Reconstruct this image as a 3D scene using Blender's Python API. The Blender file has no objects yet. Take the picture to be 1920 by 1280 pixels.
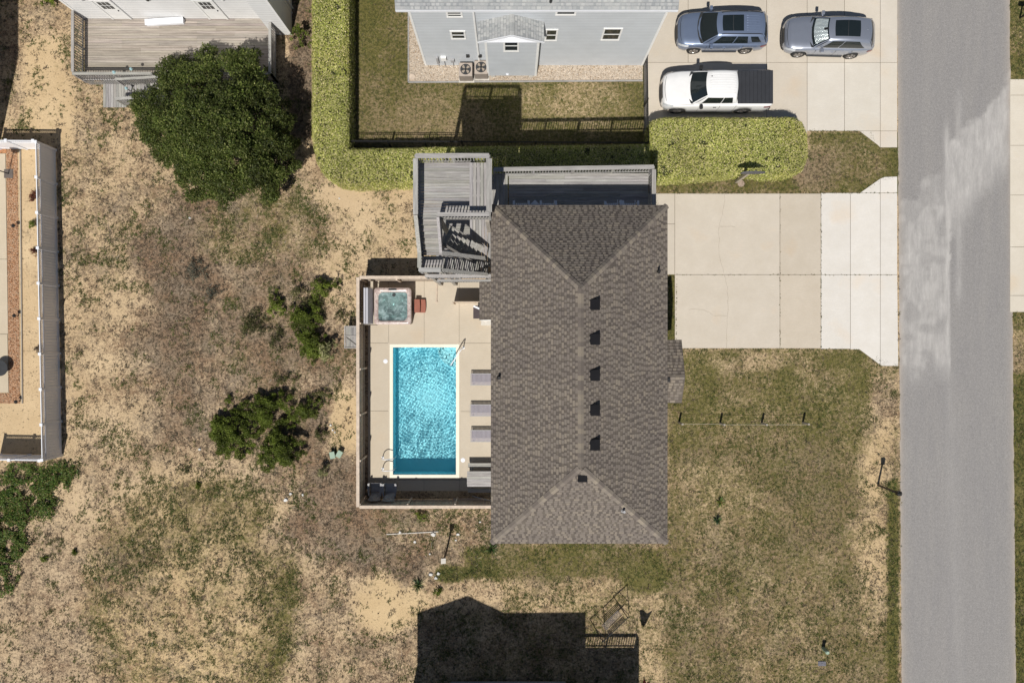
import bpy, bmesh, math, random
import numpy as np
from mathutils import Vector, Matrix
from math import radians, sin, cos, pi

# ------------------------------------------------------------------ scene, camera, light
S = bpy.context.scene
COL = S.collection
H = 38.8                      # height of the drone above the ground
PPM = 33.0                    # photograph pixels per metre on the ground
cam_d = bpy.data.cameras.new('camera'); cam = bpy.data.objects.new('camera', cam_d); COL.objects.link(cam)
cam.location = (0, 0, H); cam.rotation_euler = (0, 0, 0)
cam_d.sensor_width = 36; cam_d.lens = 36 * H * PPM / 1920.0
cam_d.clip_end = 6000; cam_d.clip_start = 0.5
S.camera = cam
SUN_AZ = radians(12.0)        # shadows run towards +y, 12 degrees to +x
SUN_EL = radians(55.6)
w = bpy.data.worlds.new('World'); S.world = w; w.use_nodes = True
wn = w.node_tree.nodes; wl = w.node_tree.links
sky = wn.new('ShaderNodeTexSky'); sky.sky_type = 'NISHITA'; sky.sun_disc = False
sky.sun_elevation = SUN_EL; sky.sun_rotation = pi + SUN_AZ
sky.air_density = 1.0; sky.dust_density = 0.6; sky.ozone_density = 1.5
wl.new(sky.outputs[0], wn['Background'].inputs[0]); wn['Background'].inputs[1].default_value = 0.050
sd = bpy.data.lights.new('sun', 'SUN'); sd.energy = 5.0; sd.angle = radians(0.53); sd.color = (1.0, 0.955, 0.88)
sun = bpy.data.objects.new('sun', sd); COL.objects.link(sun)
ldir = Vector((sin(SUN_AZ) * cos(SUN_EL), cos(SUN_AZ) * cos(SUN_EL), -sin(SUN_EL)))
sun.rotation_euler = ldir.to_track_quat('-Z', 'Y').to_euler(); sun.location = (-10, -40, 60)
S.view_settings.view_transform = 'Standard'; S.view_settings.look = 'None'
S.view_settings.exposure = -0.12; S.view_settings.gamma = 1.0
S.render.engine = 'CYCLES'
R = random.Random(7)
NR = np.random.RandomState(11)

# ------------------------------------------------------------------ helpers
def P(px, py, z=0.0):
    f = (1 - z / H) / PPM
    return ((px - 960) * f, (640 - py) * f)

def nd(nt, typ, **kw):
    n = nt.nodes.new(typ)
    for k, v in kw.items():
        if k.startswith('i_'):
            key = k[2:]
            key = int(key) if key.isdigit() else key.replace('_', ' ')
            n.inputs[key].default_value = v
        else: setattr(n, k, v)
    return n

def newmat(name):
    m = bpy.data.materials.new(name); m.use_nodes = True
    return m, m.node_tree, m.node_tree.nodes['Principled BSDF']

def c4(c): return (c[0], c[1], c[2], 1.0)

def mix(nt, fac, a, b, typ='MIX'):
    m = nt.nodes.new('ShaderNodeMix'); m.data_type = 'RGBA'; m.blend_type = typ
    for sock, v in ((m.inputs['Factor'], fac), (m.inputs[6], a), (m.inputs[7], b)):
        if hasattr(v, 'is_linked') or hasattr(v, 'links'): nt.links.new(v, sock)
        elif isinstance(v, (int, float)): sock.default_value = v
        else: sock.default_value = c4(v)
    return m.outputs[2]

def math_n(nt, op, a, b=None, c=None, clamp=False):
    m = nt.nodes.new('ShaderNodeMath'); m.operation = op; m.use_clamp = clamp
    for i, v in enumerate((a, b, c)):
        if v is None: continue
        if hasattr(v, 'links'): nt.links.new(v, m.inputs[i])
        else: m.inputs[i].default_value = v
    return m.outputs[0]

def maprange(nt, v, a, b, c=0.0, d=1.0):
    m = nt.nodes.new('ShaderNodeMapRange'); nt.links.new(v, m.inputs[0])
    for i, q in enumerate((a, b, c, d)): m.inputs[i + 1].default_value = q
    return m.outputs[0]

def coords(nt, scale=(1, 1, 1)):
    tc = nt.nodes.new('ShaderNodeTexCoord'); mp = nt.nodes.new('ShaderNodeMapping')
    mp.inputs['Scale'].default_value = scale
    nt.links.new(tc.outputs['Object'], mp.inputs[0]); return mp.outputs[0]

def noise(nt, vec, scale, detail=4, rough=0.6, dist=0.0):
    n = nt.nodes.new('ShaderNodeTexNoise'); nt.links.new(vec, n.inputs['Vector'])
    n.inputs['Scale'].default_value = scale; n.inputs['Detail'].default_value = detail
    n.inputs['Roughness'].default_value = rough; n.inputs['Distortion'].default_value = dist
    return n.outputs[0]

def bump(nt, bs, h, strength=0.4, dist=0.02):
    b = nt.nodes.new('ShaderNodeBump'); b.inputs['Strength'].default_value = strength; b.inputs['Distance'].default_value = dist
    nt.links.new(h, b.inputs['Height']); nt.links.new(b.outputs[0], bs.inputs['Normal'])

def mat(name, col, rough=0.7, metal=0.0, var=0.18, scale=3.0, stretch=(1, 1, 1), fine=0.0, attr=False, bmp=0.0, coat=0.0, spec=0.5):
    """general material: base colour varied by two noises, optional per-face tint"""
    m, nt, bs = newmat(name)
    v = coords(nt, stretch)
    n1 = noise(nt, v, scale, 6, 0.65)
    dark = [c * (1 - var) for c in col]; lite = [min(1, c * (1 + var)) for c in col]
    out = mix(nt, maprange(nt, n1, 0.3, 0.7), dark, lite)
    if fine:
        n2 = noise(nt, v, scale * 9, 3, 0.7)
        out = mix(nt, maprange(nt, n2, 0.35, 0.65, 1 - fine, 1 + fine), (0, 0, 0), out, 'MIX') if False else mix(nt, 1.0, out, mix(nt, maprange(nt, n2, 0.3, 0.7), (1 - fine,) * 3, (1 + fine,) * 3), 'MULTIPLY')
    if attr:
        a = nd(nt, 'ShaderNodeAttribute', attribute_name='col')
        out = mix(nt, 1.0, out, a.outputs['Color'], 'MULTIPLY')
    nt.links.new(out, bs.inputs['Base Color'])
    bs.inputs['Roughness'].default_value = rough; bs.inputs['Metallic'].default_value = metal
    bs.inputs['Specular IOR Level'].default_value = spec
    if coat: bs.inputs['Coat Weight'].default_value = coat; bs.inputs['Coat Roughness'].default_value = 0.06
    if bmp: bump(nt, bs, noise(nt, v, scale * 6, 5, 0.7), bmp, 0.02)
    return m

def leafmat(name, rough=0.55, trans=0.25):
    m, nt, bs = newmat(name)
    a = nd(nt, 'ShaderNodeAttribute', attribute_name='col')
    nt.links.new(a.outputs['Color'], bs.inputs['Base Color'])
    bs.inputs['Roughness'].default_value = rough; bs.inputs['Specular IOR Level'].default_value = 0.3
    if trans:
        tr = nt.nodes.new('ShaderNodeBsdfTranslucent'); nt.links.new(a.outputs['Color'], tr.inputs[0])
        ms = nt.nodes.new('ShaderNodeMixShader'); ms.inputs[0].default_value = trans
        nt.links.new(bs.outputs[0], ms.inputs[1]); nt.links.new(tr.outputs[0], ms.inputs[2])
        nt.links.new(ms.outputs[0], nt.nodes['Material Output'].inputs[0])
    return m

ORG = {}
def tag(o, label=None, cat=None, group=None, kind=None):
    if label: o['label'] = label
    if cat: o['category'] = cat
    if group: o['group'] = group
    if kind: o['kind'] = kind
    return o

def thing(name, label, cat, loc=(0, 0, 0), rotz=0.0, group=None):
    o = bpy.data.objects.new(name, None); COL.objects.link(o)
    o.location = loc; o.rotation_euler = (0, 0, rotz); o.empty_display_size = 0.3
    tag(o, label, cat, group)
    if rotz == 0: ORG[o.name] = Vector(loc)
    return o

def dup(root, loc, rotz=None, label=None):
    r = root.copy(); COL.objects.link(r); r.location = loc
    if rotz is not None: r.rotation_euler = (0, 0, rotz)
    if label: r['label'] = label
    for ch in list(root.children):
        c = ch.copy(); COL.objects.link(c); c.parent = r
        for g in list(ch.children):
            d = g.copy(); COL.objects.link(d); d.parent = c
    return r

def finish(name, me, m, parent, off=None, smooth=False):
    o = bpy.data.objects.new(name, me); COL.objects.link(o)
    mats = m if isinstance(m, (list, tuple)) else [m]
    for x in mats: me.materials.append(x)
    if parent is not None:
        o.parent = parent
    if smooth:
        me.polygons.foreach_set('use_smooth', [True] * len(me.polygons))
    return o

def root_of(o):
    while o.parent is not None: o = o.parent
    return o

class MB:
    """collects geometry for one mesh"""
    def __init__(s): s.v = []; s.f = []; s.c = []; s.mi = []; s.cur = 0
    def add(s, vs, fs, c=(1, 1, 1)):
        b = len(s.v); s.v += [tuple(x) for x in vs]
        for f in fs: s.f.append([b + i for i in f]); s.c.append(c); s.mi.append(s.cur)
    def quad(s, a, b, c_, d, c=(1, 1, 1)): s.add([a, b, c_, d], [(0, 1, 2, 3)], c)
    def box(s, x0, x1, y0, y1, z0, z1, c=(1, 1, 1)):
        if x0 > x1: x0, x1 = x1, x0
        if y0 > y1: y0, y1 = y1, y0
        s.add([(x0, y0, z0), (x1, y0, z0), (x1, y1, z0), (x0, y1, z0), (x0, y0, z1), (x1, y0, z1), (x1, y1, z1), (x0, y1, z1)],
              [(3, 2, 1, 0), (4, 5, 6, 7), (0, 1, 5, 4), (1, 2, 6, 5), (2, 3, 7, 6), (3, 0, 4, 7)], c)
    def beam(s, a, b, wd, ht, c=(1, 1, 1), up=(0, 0, 1)):
        """box of width wd and height ht running from a to b"""
        a = Vector(a); b = Vector(b); d = b - a
        if d.length < 1e-6: return
        d.normalize(); u = Vector(up)
        if abs(d.dot(u)) > 0.98: u = Vector((0, 1, 0))
        sd_ = d.cross(u).normalized(); u = sd_.cross(d).normalized()
        p = []
        for q in (a, b):
            for i, j in ((-1, -1), (1, -1), (1, 1), (-1, 1)):
                p.append(q + sd_ * (i * wd / 2) + u * (j * ht / 2))
        s.add(p, [(0, 1, 2, 3), (7, 6, 5, 4), (0, 4, 5, 1), (1, 5, 6, 2), (2, 6, 7, 3), (3, 7, 4, 0)], c)
    def tube(s, pts, r, n=8, c=(1, 1, 1), r2=None):
        pts = [Vector(p) for p in pts]; rings = []
        prev = None
        for i, p in enumerate(pts):
            d = (pts[min(i + 1, len(pts) - 1)] - pts[max(i - 1, 0)]).normalized()
            u = Vector((0, 0, 1)) if abs(d.z) < 0.9 else Vector((0, 1, 0))
            if prev is not None:
                u = prev
            a = d.cross(u)
            if a.length < 1e-4: a = d.cross(Vector((1, 0, 0)))
            a.normalize(); b = a.cross(d).normalized(); prev = b
            rr = r if r2 is None else r + (r2 - r) * i / max(1, len(pts) - 1)
            rings.append([p + a * (rr * cos(2 * pi * k / n)) + b * (rr * sin(2 * pi * k / n)) for k in range(n)])
        vs = [q for g in rings for q in g]; fs = []
        for i in range(len(rings) - 1):
            for k in range(n):
                fs.append((i * n + k, i * n + (k + 1) % n, (i + 1) * n + (k + 1) % n, (i + 1) * n + k))
        fs.append(tuple(range(n))[::-1]); fs.append(tuple(range((len(rings) - 1) * n, len(rings) * n)))
        s.add(vs, fs, c)
    def cyl(s, x, y, z0, z1, r, n=20, c=(1, 1, 1), r2=None):
        r2 = r if r2 is None else r2
        vs = [(x + r * cos(2 * pi * k / n), y + r * sin(2 * pi * k / n), z0) for k in range(n)] + \
             [(x + r2 * cos(2 * pi * k / n), y + r2 * sin(2 * pi * k / n), z1) for k in range(n)]
        fs = [(k, (k + 1) % n, n + (k + 1) % n, n + k) for k in range(n)] + [tuple(range(n))[::-1], tuple(range(n, 2 * n))]
        s.add(vs, fs, c)
    def grid(s, fn, us, vs_, c=(1, 1, 1)):
        n = len(vs_); pts = [fn(u, v) for u in us for v in vs_]
        fs = [(i * n + j, (i + 1) * n + j, (i + 1) * n + j + 1, i * n + j + 1) for i in range(len(us) - 1) for j in range(n - 1)]
        s.add(pts, fs, c)
    def prism(s, poly, z0, z1, c=(1, 1, 1)):
        n = len(poly)
        s.add([(x, y, z0) for x, y in poly] + [(x, y, z1) for x, y in poly],
              [tuple(range(n))[::-1], tuple(range(n, 2 * n))] + [(k, (k + 1) % n, n + (k + 1) % n, n + k) for k in range(n)], c)
    def build(s, name, m, parent=None, smooth=False, bevel=0.0):
        off = Vector((0, 0, 0))
        if parent is not None: off = ORG.get(root_of(parent).name, off)
        me = bpy.data.meshes.new(name)
        me.from_pydata([(x - off.x, y - off.y, z - off.z) for x, y, z in s.v], [], s.f)
        me.update()
        a = me.color_attributes.new('col', 'FLOAT_COLOR', 'CORNER')
        arr = []
        for f, c in zip(s.f, s.c): arr += [c[0], c[1], c[2], 1.0] * len(f)
        a.data.foreach_set('color', arr)
        me.polygons.foreach_set('material_index', s.mi)
        o = finish(name, me, m, parent)
        bm_ = bmesh.new(); bm_.from_mesh(me); bmesh.ops.recalc_face_normals(bm_, faces=bm_.faces); bm_.to_mesh(me); bm_.free()
        if smooth: me.polygons.foreach_set('use_smooth', [True] * len(me.polygons))
        if bevel:
            md = o.modifiers.new('bevel', 'BEVEL'); md.width = bevel; md.segments = 2; md.limit_method = 'ANGLE'; md.angle_limit = radians(40)
        return o

def np_mesh(name, V, F, C, m, parent=None, smooth=False, off=None):
    """fast mesh: V (n,3), F (m,k) and per-vertex colours C (n,3)"""
    me = bpy.data.meshes.new(name)
    if parent is not None and off is None: off = ORG.get(root_of(parent).name, Vector((0, 0, 0)))
    if off is not None: V = V - np.array(off)
    k = F.shape[1]
    me.vertices.add(len(V)); me.vertices.foreach_set('co', V.astype(np.float32).ravel())
    me.loops.add(F.size); me.loops.foreach_set('vertex_index', F.astype(np.int32).ravel())
    me.polygons.add(len(F)); me.polygons.foreach_set('loop_start', np.arange(0, F.size, k, dtype=np.int32))
    me.update(calc_edges=True)
    if C is not None:
        a = me.color_attributes.new('col', 'FLOAT_COLOR', 'POINT')
        cc = np.ones((len(V), 4), np.float32); cc[:, :3] = C; a.data.foreach_set('color', cc.ravel())
    return finish(name, me, m, parent, smooth=smooth)

def leafcloud(name, pts, nrm, size, cols, m, parent=None, jitter=0.7, aspect=0.55):
    """one rhombic leaf per point, facing roughly along nrm"""
    n = len(pts)
    d = nrm + NR.normal(0, jitter, (n, 3)); d /= np.linalg.norm(d, axis=1)[:, None] + 1e-9
    t = NR.normal(0, 1, (n, 3)); t -= (t * d).sum(1)[:, None] * d; t /= np.linalg.norm(t, axis=1)[:, None] + 1e-9
    b = np.cross(d, t)
    sz = (size * NR.uniform(0.6, 1.35, n))[:, None]
    V = np.stack([pts - t * sz, pts - b * sz * aspect + t * sz * 0.1, pts + t * sz, pts + b * sz * aspect + t * sz * 0.1], 1).reshape(-1, 3)
    F = np.arange(4 * n).reshape(n, 4)
    return np_mesh(name, V, F, np.repeat(cols, 4, 0), m, parent)

def palette(n, cols, weights=None, var=0.25):
    cols = np.array(cols); k = NR.choice(len(cols), n, p=weights)
    return np.clip(cols[k] * NR.uniform(1 - var, 1 + var, (n, 1)), 0, 1)

# smooth value noise in numpy
_tab = NR.rand(256, 256)
def vnoise(x, y, s):
    x = x * s; y = y * s
    xi = np.floor(x).astype(int); yi = np.floor(y).astype(int); fx = x - xi; fy = y - yi
    fx = fx * fx * (3 - 2 * fx); fy = fy * fy * (3 - 2 * fy)
    g = lambda a, b: _tab[a % 256, b % 256]
    return (g(xi, yi) * (1 - fx) + g(xi + 1, yi) * fx) * (1 - fy) + (g(xi, yi + 1) * (1 - fx) + g(xi + 1, yi + 1) * fx) * fy
def fbm(x, y, s, o=4):
    t = 0; a = 0.5; q = 0
    for i in range(o): t = t + a * vnoise(x + i * 17.3, y - i * 9.1, s); q += a; a *= 0.55; s *= 2.05
    return t / q
def sstep(a, b, x):
    t = np.clip((x - a) / (b - a + 1e-9), 0, 1); return t * t * (3 - 2 * t)

# ------------------------------------------------------------------ materials
M = {}
M['wood_x'] = mat('weathered_wood_x', (0.32, 0.31, 0.30), 0.8, var=0.32, scale=2.2, stretch=(0.5, 9, 9), fine=0.18, attr=True, bmp=0.3)
M['wood_y'] = mat('weathered_wood_y', (0.32, 0.31, 0.30), 0.8, var=0.32, scale=2.2, stretch=(9, 0.5, 9), fine=0.18, attr=True, bmp=0.3)
M['wood_z'] = mat('weathered_wood_z', (0.33, 0.30, 0.26), 0.8, var=0.25, scale=3, stretch=(6, 6, 0.5), fine=0.15, attr=True)
M['tan_x'] = mat('tan_decking', (0.335, 0.295, 0.255), 0.8, var=0.38, scale=2.0, stretch=(0.35, 9, 9), fine=0.15, attr=True, bmp=0.3)
M['fence_wood'] = mat('fence_wood', (0.40, 0.335, 0.27), 0.85, var=0.25, scale=3, stretch=(5, 5, 0.6), fine=0.15, attr=True)
M['fence_cap'] = mat('fence_cap_wood', (0.56, 0.46, 0.37), 0.8, var=0.2, scale=4, fine=0.12, attr=True)
M['white'] = mat('white_vinyl', (0.77, 0.79, 0.84), 0.35, var=0.04)
M['white_trim'] = mat('white_trim', (0.78, 0.78, 0.77), 0.5, var=0.05)
M['steel'] = mat('polished_steel', (0.62, 0.60, 0.58), 0.22, metal=1.0, var=0.08)
M['black'] = mat('black_metal', (0.015, 0.015, 0.016), 0.45, var=0.2)
M['matte_black'] = mat('matte_black', (0.010, 0.010, 0.012), 0.9, var=0.2, spec=0.2)
M['rubber'] = mat('tyre_rubber', (0.02, 0.02, 0.02), 0.85, var=0.3)
M['plastic_dark'] = mat('dark_plastic', (0.03, 0.032, 0.035), 0.55, var=0.2)
M['rim'] = mat('alloy_rim', (0.45, 0.43, 0.42), 0.3, metal=0.8, var=0.1)
M['leaf'] = leafmat('leaves', trans=0.35)
M['blade'] = leafmat('grass_blades', 0.8, 0.15)
M['bark'] = mat('bark', (0.10, 0.075, 0.055), 0.9, var=0.3, scale=8, bmp=0.5)
M['glass'] = mat('window_glass', (0.02, 0.026, 0.03), 0.06, var=0.2, spec=0.8)
M['grey_plastic'] = mat('grey_plastic', (0.34, 0.34, 0.35), 0.55, var=0.1)
M['concrete_plain'] = mat('rough_concrete', (0.55, 0.52, 0.47), 0.85, var=0.15, scale=3, fine=0.12, attr=True)

def siding(name, col, pitch=0.13, axis='z'):
    m, nt, bs = newmat(name)
    tc = nt.nodes.new('ShaderNodeTexCoord'); sp = nt.nodes.new('ShaderNodeSeparateXYZ'); nt.links.new(tc.outputs['Object'], sp.inputs[0])
    z = math_n(nt, 'MULTIPLY', sp.outputs[{'x': 0, 'y': 1, 'z': 2}[axis]], 1 / pitch)
    fr = math_n(nt, 'FRACT', z)
    line = maprange(nt, fr, 0.0, 0.22, 0.62, 1.0)
    n = noise(nt, tc.outputs['Object'], 1.2, 5, 0.6)
    base = mix(nt, maprange(nt, n, 0.3, 0.7), [c * 0.94 for c in col], [min(1, c * 1.04) for c in col])
    cmb = nt.nodes.new('ShaderNodeCombineColor')
    for i in range(3): nt.links.new(line, cmb.inputs[i])
    nt.links.new(mix(nt, 1.0, base, cmb.outputs[0], 'MULTIPLY'), bs.inputs['Base Color'])
    bs.inputs['Roughness'].default_value = 0.5
    bump(nt, bs, math_n(nt, 'SUBTRACT', 1.0, fr), 0.5, 0.02)
    return m
M['siding_grey'] = siding('grey_lap_siding', (0.54, 0.57, 0.605), 0.17)
M['siding_white'] = siding('white_lap_siding', (0.74, 0.74, 0.74), 0.2)
M['siding_house'] = siding('taupe_lap_siding', (0.50, 0.47, 0.42), 0.13)

# ------------------------------------------------------------------ ground cover fields (in photograph pixels, ground level)
def box_m(px, py, x0, x1, y0, y1, s=12):
    return sstep(x0 - s, x0 + s, px) * (1 - sstep(x1 - s, x1 + s, px)) * sstep(y0 - s, y0 + s, py) * (1 - sstep(y1 - s, y1 + s, py))
def ell(px, py, cx, cy, rx, ry, s=0.35):
    r = np.sqrt(((px - cx) / rx) ** 2 + ((py - cy) / ry) ** 2); return 1 - sstep(1 - s, 1 + s, r)

def fields(px, py):
    x = px / PPM; y = py / PPM
    wx = (fbm(x, y, 0.35) - 0.5) * 70; wy = (fbm(x + 50, y + 20, 0.35) - 0.5) * 70
    qx = px + wx; qy = py + wy
    G = np.full(px.shape, 0.14); D = np.full(px.shape, 0.38); T = np.full(px.shape, 0.45); L = np.zeros(px.shape)
    def put(m, g=None, d=None, t=None, l=None):
        nonlocal G, D, T, L
        if g is not None: G = G * (1 - m) + g * m
        if d is not None: D = D * (1 - m) + d * m
        if t is not None: T = T * (1 - m) + t * m
        if l is not None: L = L * (1 - m) + l * m
    put(ell(qx, qy, 250, 330, 210, 330), g=0.20, d=0.42, t=0.55)
    put(box_m(qx, qy, 40, 130, 60, 260), g=0.10, d=0.16, t=0.7)
    put(box_m(qx, qy, 120, 280, 560, 800, 40), g=0.05, d=0.34, t=0.55)
    put(ell(qx, qy, 400, 470, 140, 130), g=0.16, d=0.66, t=0.2)
    put(ell(qx, qy, 400, 650, 150, 200), g=0.10, d=0.60, t=0.3)
    put(ell(qx, qy, 340, 540, 60, 110), g=0.05, d=0.78, t=0.1)
    put(ell(qx, qy, 540, 680, 120, 200), g=0.20, d=0.62, t=0.2)
    put(ell(qx, qy, 560, 400, 90, 70), g=0.36, d=0.55, t=0.25)
    put(box_m(qx, qy, 580, 780, 345, 510, 20), g=0.20, d=0.26, t=0.5)
    put(ell(qx, qy, 650, 370, 45, 20), g=0.0, d=0.05, t=0.35)
    put(ell(qx, qy, 640, 800, 30, 90), g=0.04, d=0.18, t=0.8)
    put(ell(qx, qy, 620, 900, 60, 50), g=0.05, d=0.66, t=0.1)
    put(box_m(qx, qy, 0, 360, 890, 1000, 50), g=0.03, d=0.32, t=0.45)
    put(box_m(qx, qy, -60, 190, 1000, 1400, 40), g=0.04, d=0.42, t=0.3)
    mx = px + wx * 0.35; my = py + wy * 0.35
    put(ell(mx, my, 360, 1120, 205, 225, 0.12), g=0.36, d=0.46, t=1.0)
    ring = ell(mx, my, 365, 1120, 205, 225, 0.12) * (1 - ell(mx, my, 350, 1150, 150, 175, 0.2))
    put(ring * sstep(300, 440, px), g=0.60, d=0.48, t=0.8)
    put(ell(mx, my, 420, 985, 110, 50, 0.6), g=0.52, d=0.36, t=1.0)
    put(ell(qx, qy, 380, 1130, 120, 120, 0.6), g=0.27, d=0.36, t=1.0)
    put(ell(qx, qy, 500, 430, 130, 60), g=0.44, d=0.5, t=0.3)
    put(ell(qx, qy, 545, 1000, 60, 40, 0.5), g=0.05, d=0.34, t=0.4)
    put(box_m(qx, qy, 575, 780, 1000, 1400, 30), g=0.14, d=0.46, t=0.4)
    put(ell(qx, qy, 640, 990, 110, 60), g=0.05, d=0.62, t=0.2)
    put(ell(qx, qy, 735, 1130, 65, 50), g=0.03, d=0.14, t=0.9)
    put(box_m(qx, qy, 690, 920, 960, 1050, 20), g=0.22, d=0.58, t=0.3)
    put(ell(qx, qy, 735, 1050, 70, 35), g=0.08, d=0.64, t=0.2)
    put(ell(qx, qy, 860, 1077, 30, 18), g=0.95, d=0.5)
    put(ell(qx, qy, 915, 1070, 32, 24), g=0.95, d=0.5)
    put(ell(qx, qy, 905, 1040, 28, 18), g=0.85, d=0.5)
    put(box_m(qx, qy, 930, 1240, 1010, 1095, 16), g=0.56, d=0.66, t=0.4, l=0.5)
    put(box_m(qx, qy, 930, 1260, 1095, 1290, 16), g=0.34, d=0.44, t=0.7, l=0.3)
    put(ell(qx, qy, 1210, 1080, 45, 30), g=0.75, d=0.4)
    put(box_m(qx, qy, 785, 1190, 1150, 1300, 10), g=0.35, d=0.5, t=0.3, l=0.2)
    # big front lawn
    lawn = box_m(px, py, 1250, 1684, 655, 1400, 10)
    put(lawn, g=0.48, d=0.56, t=0.5, l=0.5)
    put(lawn * ell(qx, qy, 1420, 720, 190, 80, 0.7), g=0.58, d=0.50, l=0.6)
    put(lawn * ell(qx, qy, 1600, 720, 30, 180, 0.6), g=0.62, d=0.5, l=0.7)
    put(lawn * ell(qx, qy, 1430, 690, 90, 20), g=0.4, d=0.45)
    put(lawn * ell(qx, qy, 1540, 930, 90, 80), g=0.40, d=0.70, l=0.6)
    put(lawn * ell(qx, qy, 1330, 930, 80, 60, 0.8), g=0.48, d=0.48, t=0.6)
    put(lawn * box_m(qx, qy, 1240, 1400, 1000, 1400, 40), g=0.42, d=0.60, t=0.5, l=0.35)
    put(lawn * box_m(qx, qy, 1400, 1600, 1080, 1400, 40), g=0.45, d=0.54, t=0.6, l=0.35)
    put(lawn * ell(qx + wx * 0.4, qy, 1645, 860, 32, 140, 0.8), g=0.20, d=0.34, t=0.9, l=0)
    put(lawn * ell(qx + wx * 0.4, qy, 1642, 1060, 28, 110, 0.8), g=0.24, d=0.38, t=0.9, l=0)
    put(lawn * ell(qx, qy, 1650, 740, 26, 30), g=0.12, d=0.5, t=0.5, l=0)
    put(lawn * box_m(px + wx * 0.15, py, 1664, 1740, 900, 1400, 9), g=0.88, d=0.5)
    put(box_m(px, py, 1250, 1275, 515, 760, 5), g=0.8, d=0.5, l=0.6)
    # strips between the driveways, verge over the road
    put(box_m(px, py, 1230, 1684, 330, 362, 5), g=0.60, d=0.62, t=0.4, l=0.5)
    put(box_m(px, py, 1515, 1684, 246, 362, 5), g=0.66, d=0.5, l=0.6)
    put(ell(qx, qy, 1600, 300, 55, 30), g=0.50, d=0.6)
    put(ell(qx, qy, 1530, 330, 30, 40), g=0.25, d=0.7)
    put(box_m(px, py, 1672, 1690, 246, 362, 4), g=0.95, d=0.3)
    put(box_m(px, py, 1888, 2400, -400, 1700, 3), g=0.62, d=0.45, t=0.8, l=0.3)
    put(ell(qx, qy, 1915, 120, 20, 40), g=0.9, d=0.3)
    put(box_m(px, py, 1893, 2400, 620, 700, 8), g=0.3, d=0.5, t=0.8)
    put(box_m(px, py, 1893, 2400, 700, 1400, 20), g=0.85, d=0.5)
    # neighbour's back yard
    yard = box_m(px, py, 652, 1213, -400, 285, 5)
    put(yard, g=0.52, d=0.80, t=0.35, l=0.9)
    put(yard * box_m(qx, qy, 650, 720, -100, 120, 20), g=0.8, d=0.6)
    put(yard * ell(qx, qy, 1070, 200, 110, 50), g=0.50, d=0.46, t=0.4)
    put(yard * ell(qx, qy, 810, 220, 110, 50), g=0.36, d=0.72, t=0.5)
    put(box_m(px, py, 545, 585, -300, 260, 8), g=0.08, d=0.8, t=0.1)
    # vinyl-fenced yard: bare sand
    put(box_m(px, py, -900, 98, 275, 862, 3), g=0.0, d=0.20, t=0.6)
    out = (px < -20) | (px > 1960) | (py < -20) | (py > 1300)
    return G, D, T, L

def hgt(x, y):
    cx, cy = P(365, 1115); r = np.sqrt(((x - cx) / 6.6) ** 2 + ((y - cy) / 6.6) ** 2)
    r = r + (fbm(x, y, 0.35, 2) - 0.5) * 0.35
    return 0.75 * (1 - sstep(0.35, 1.05, r))

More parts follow.
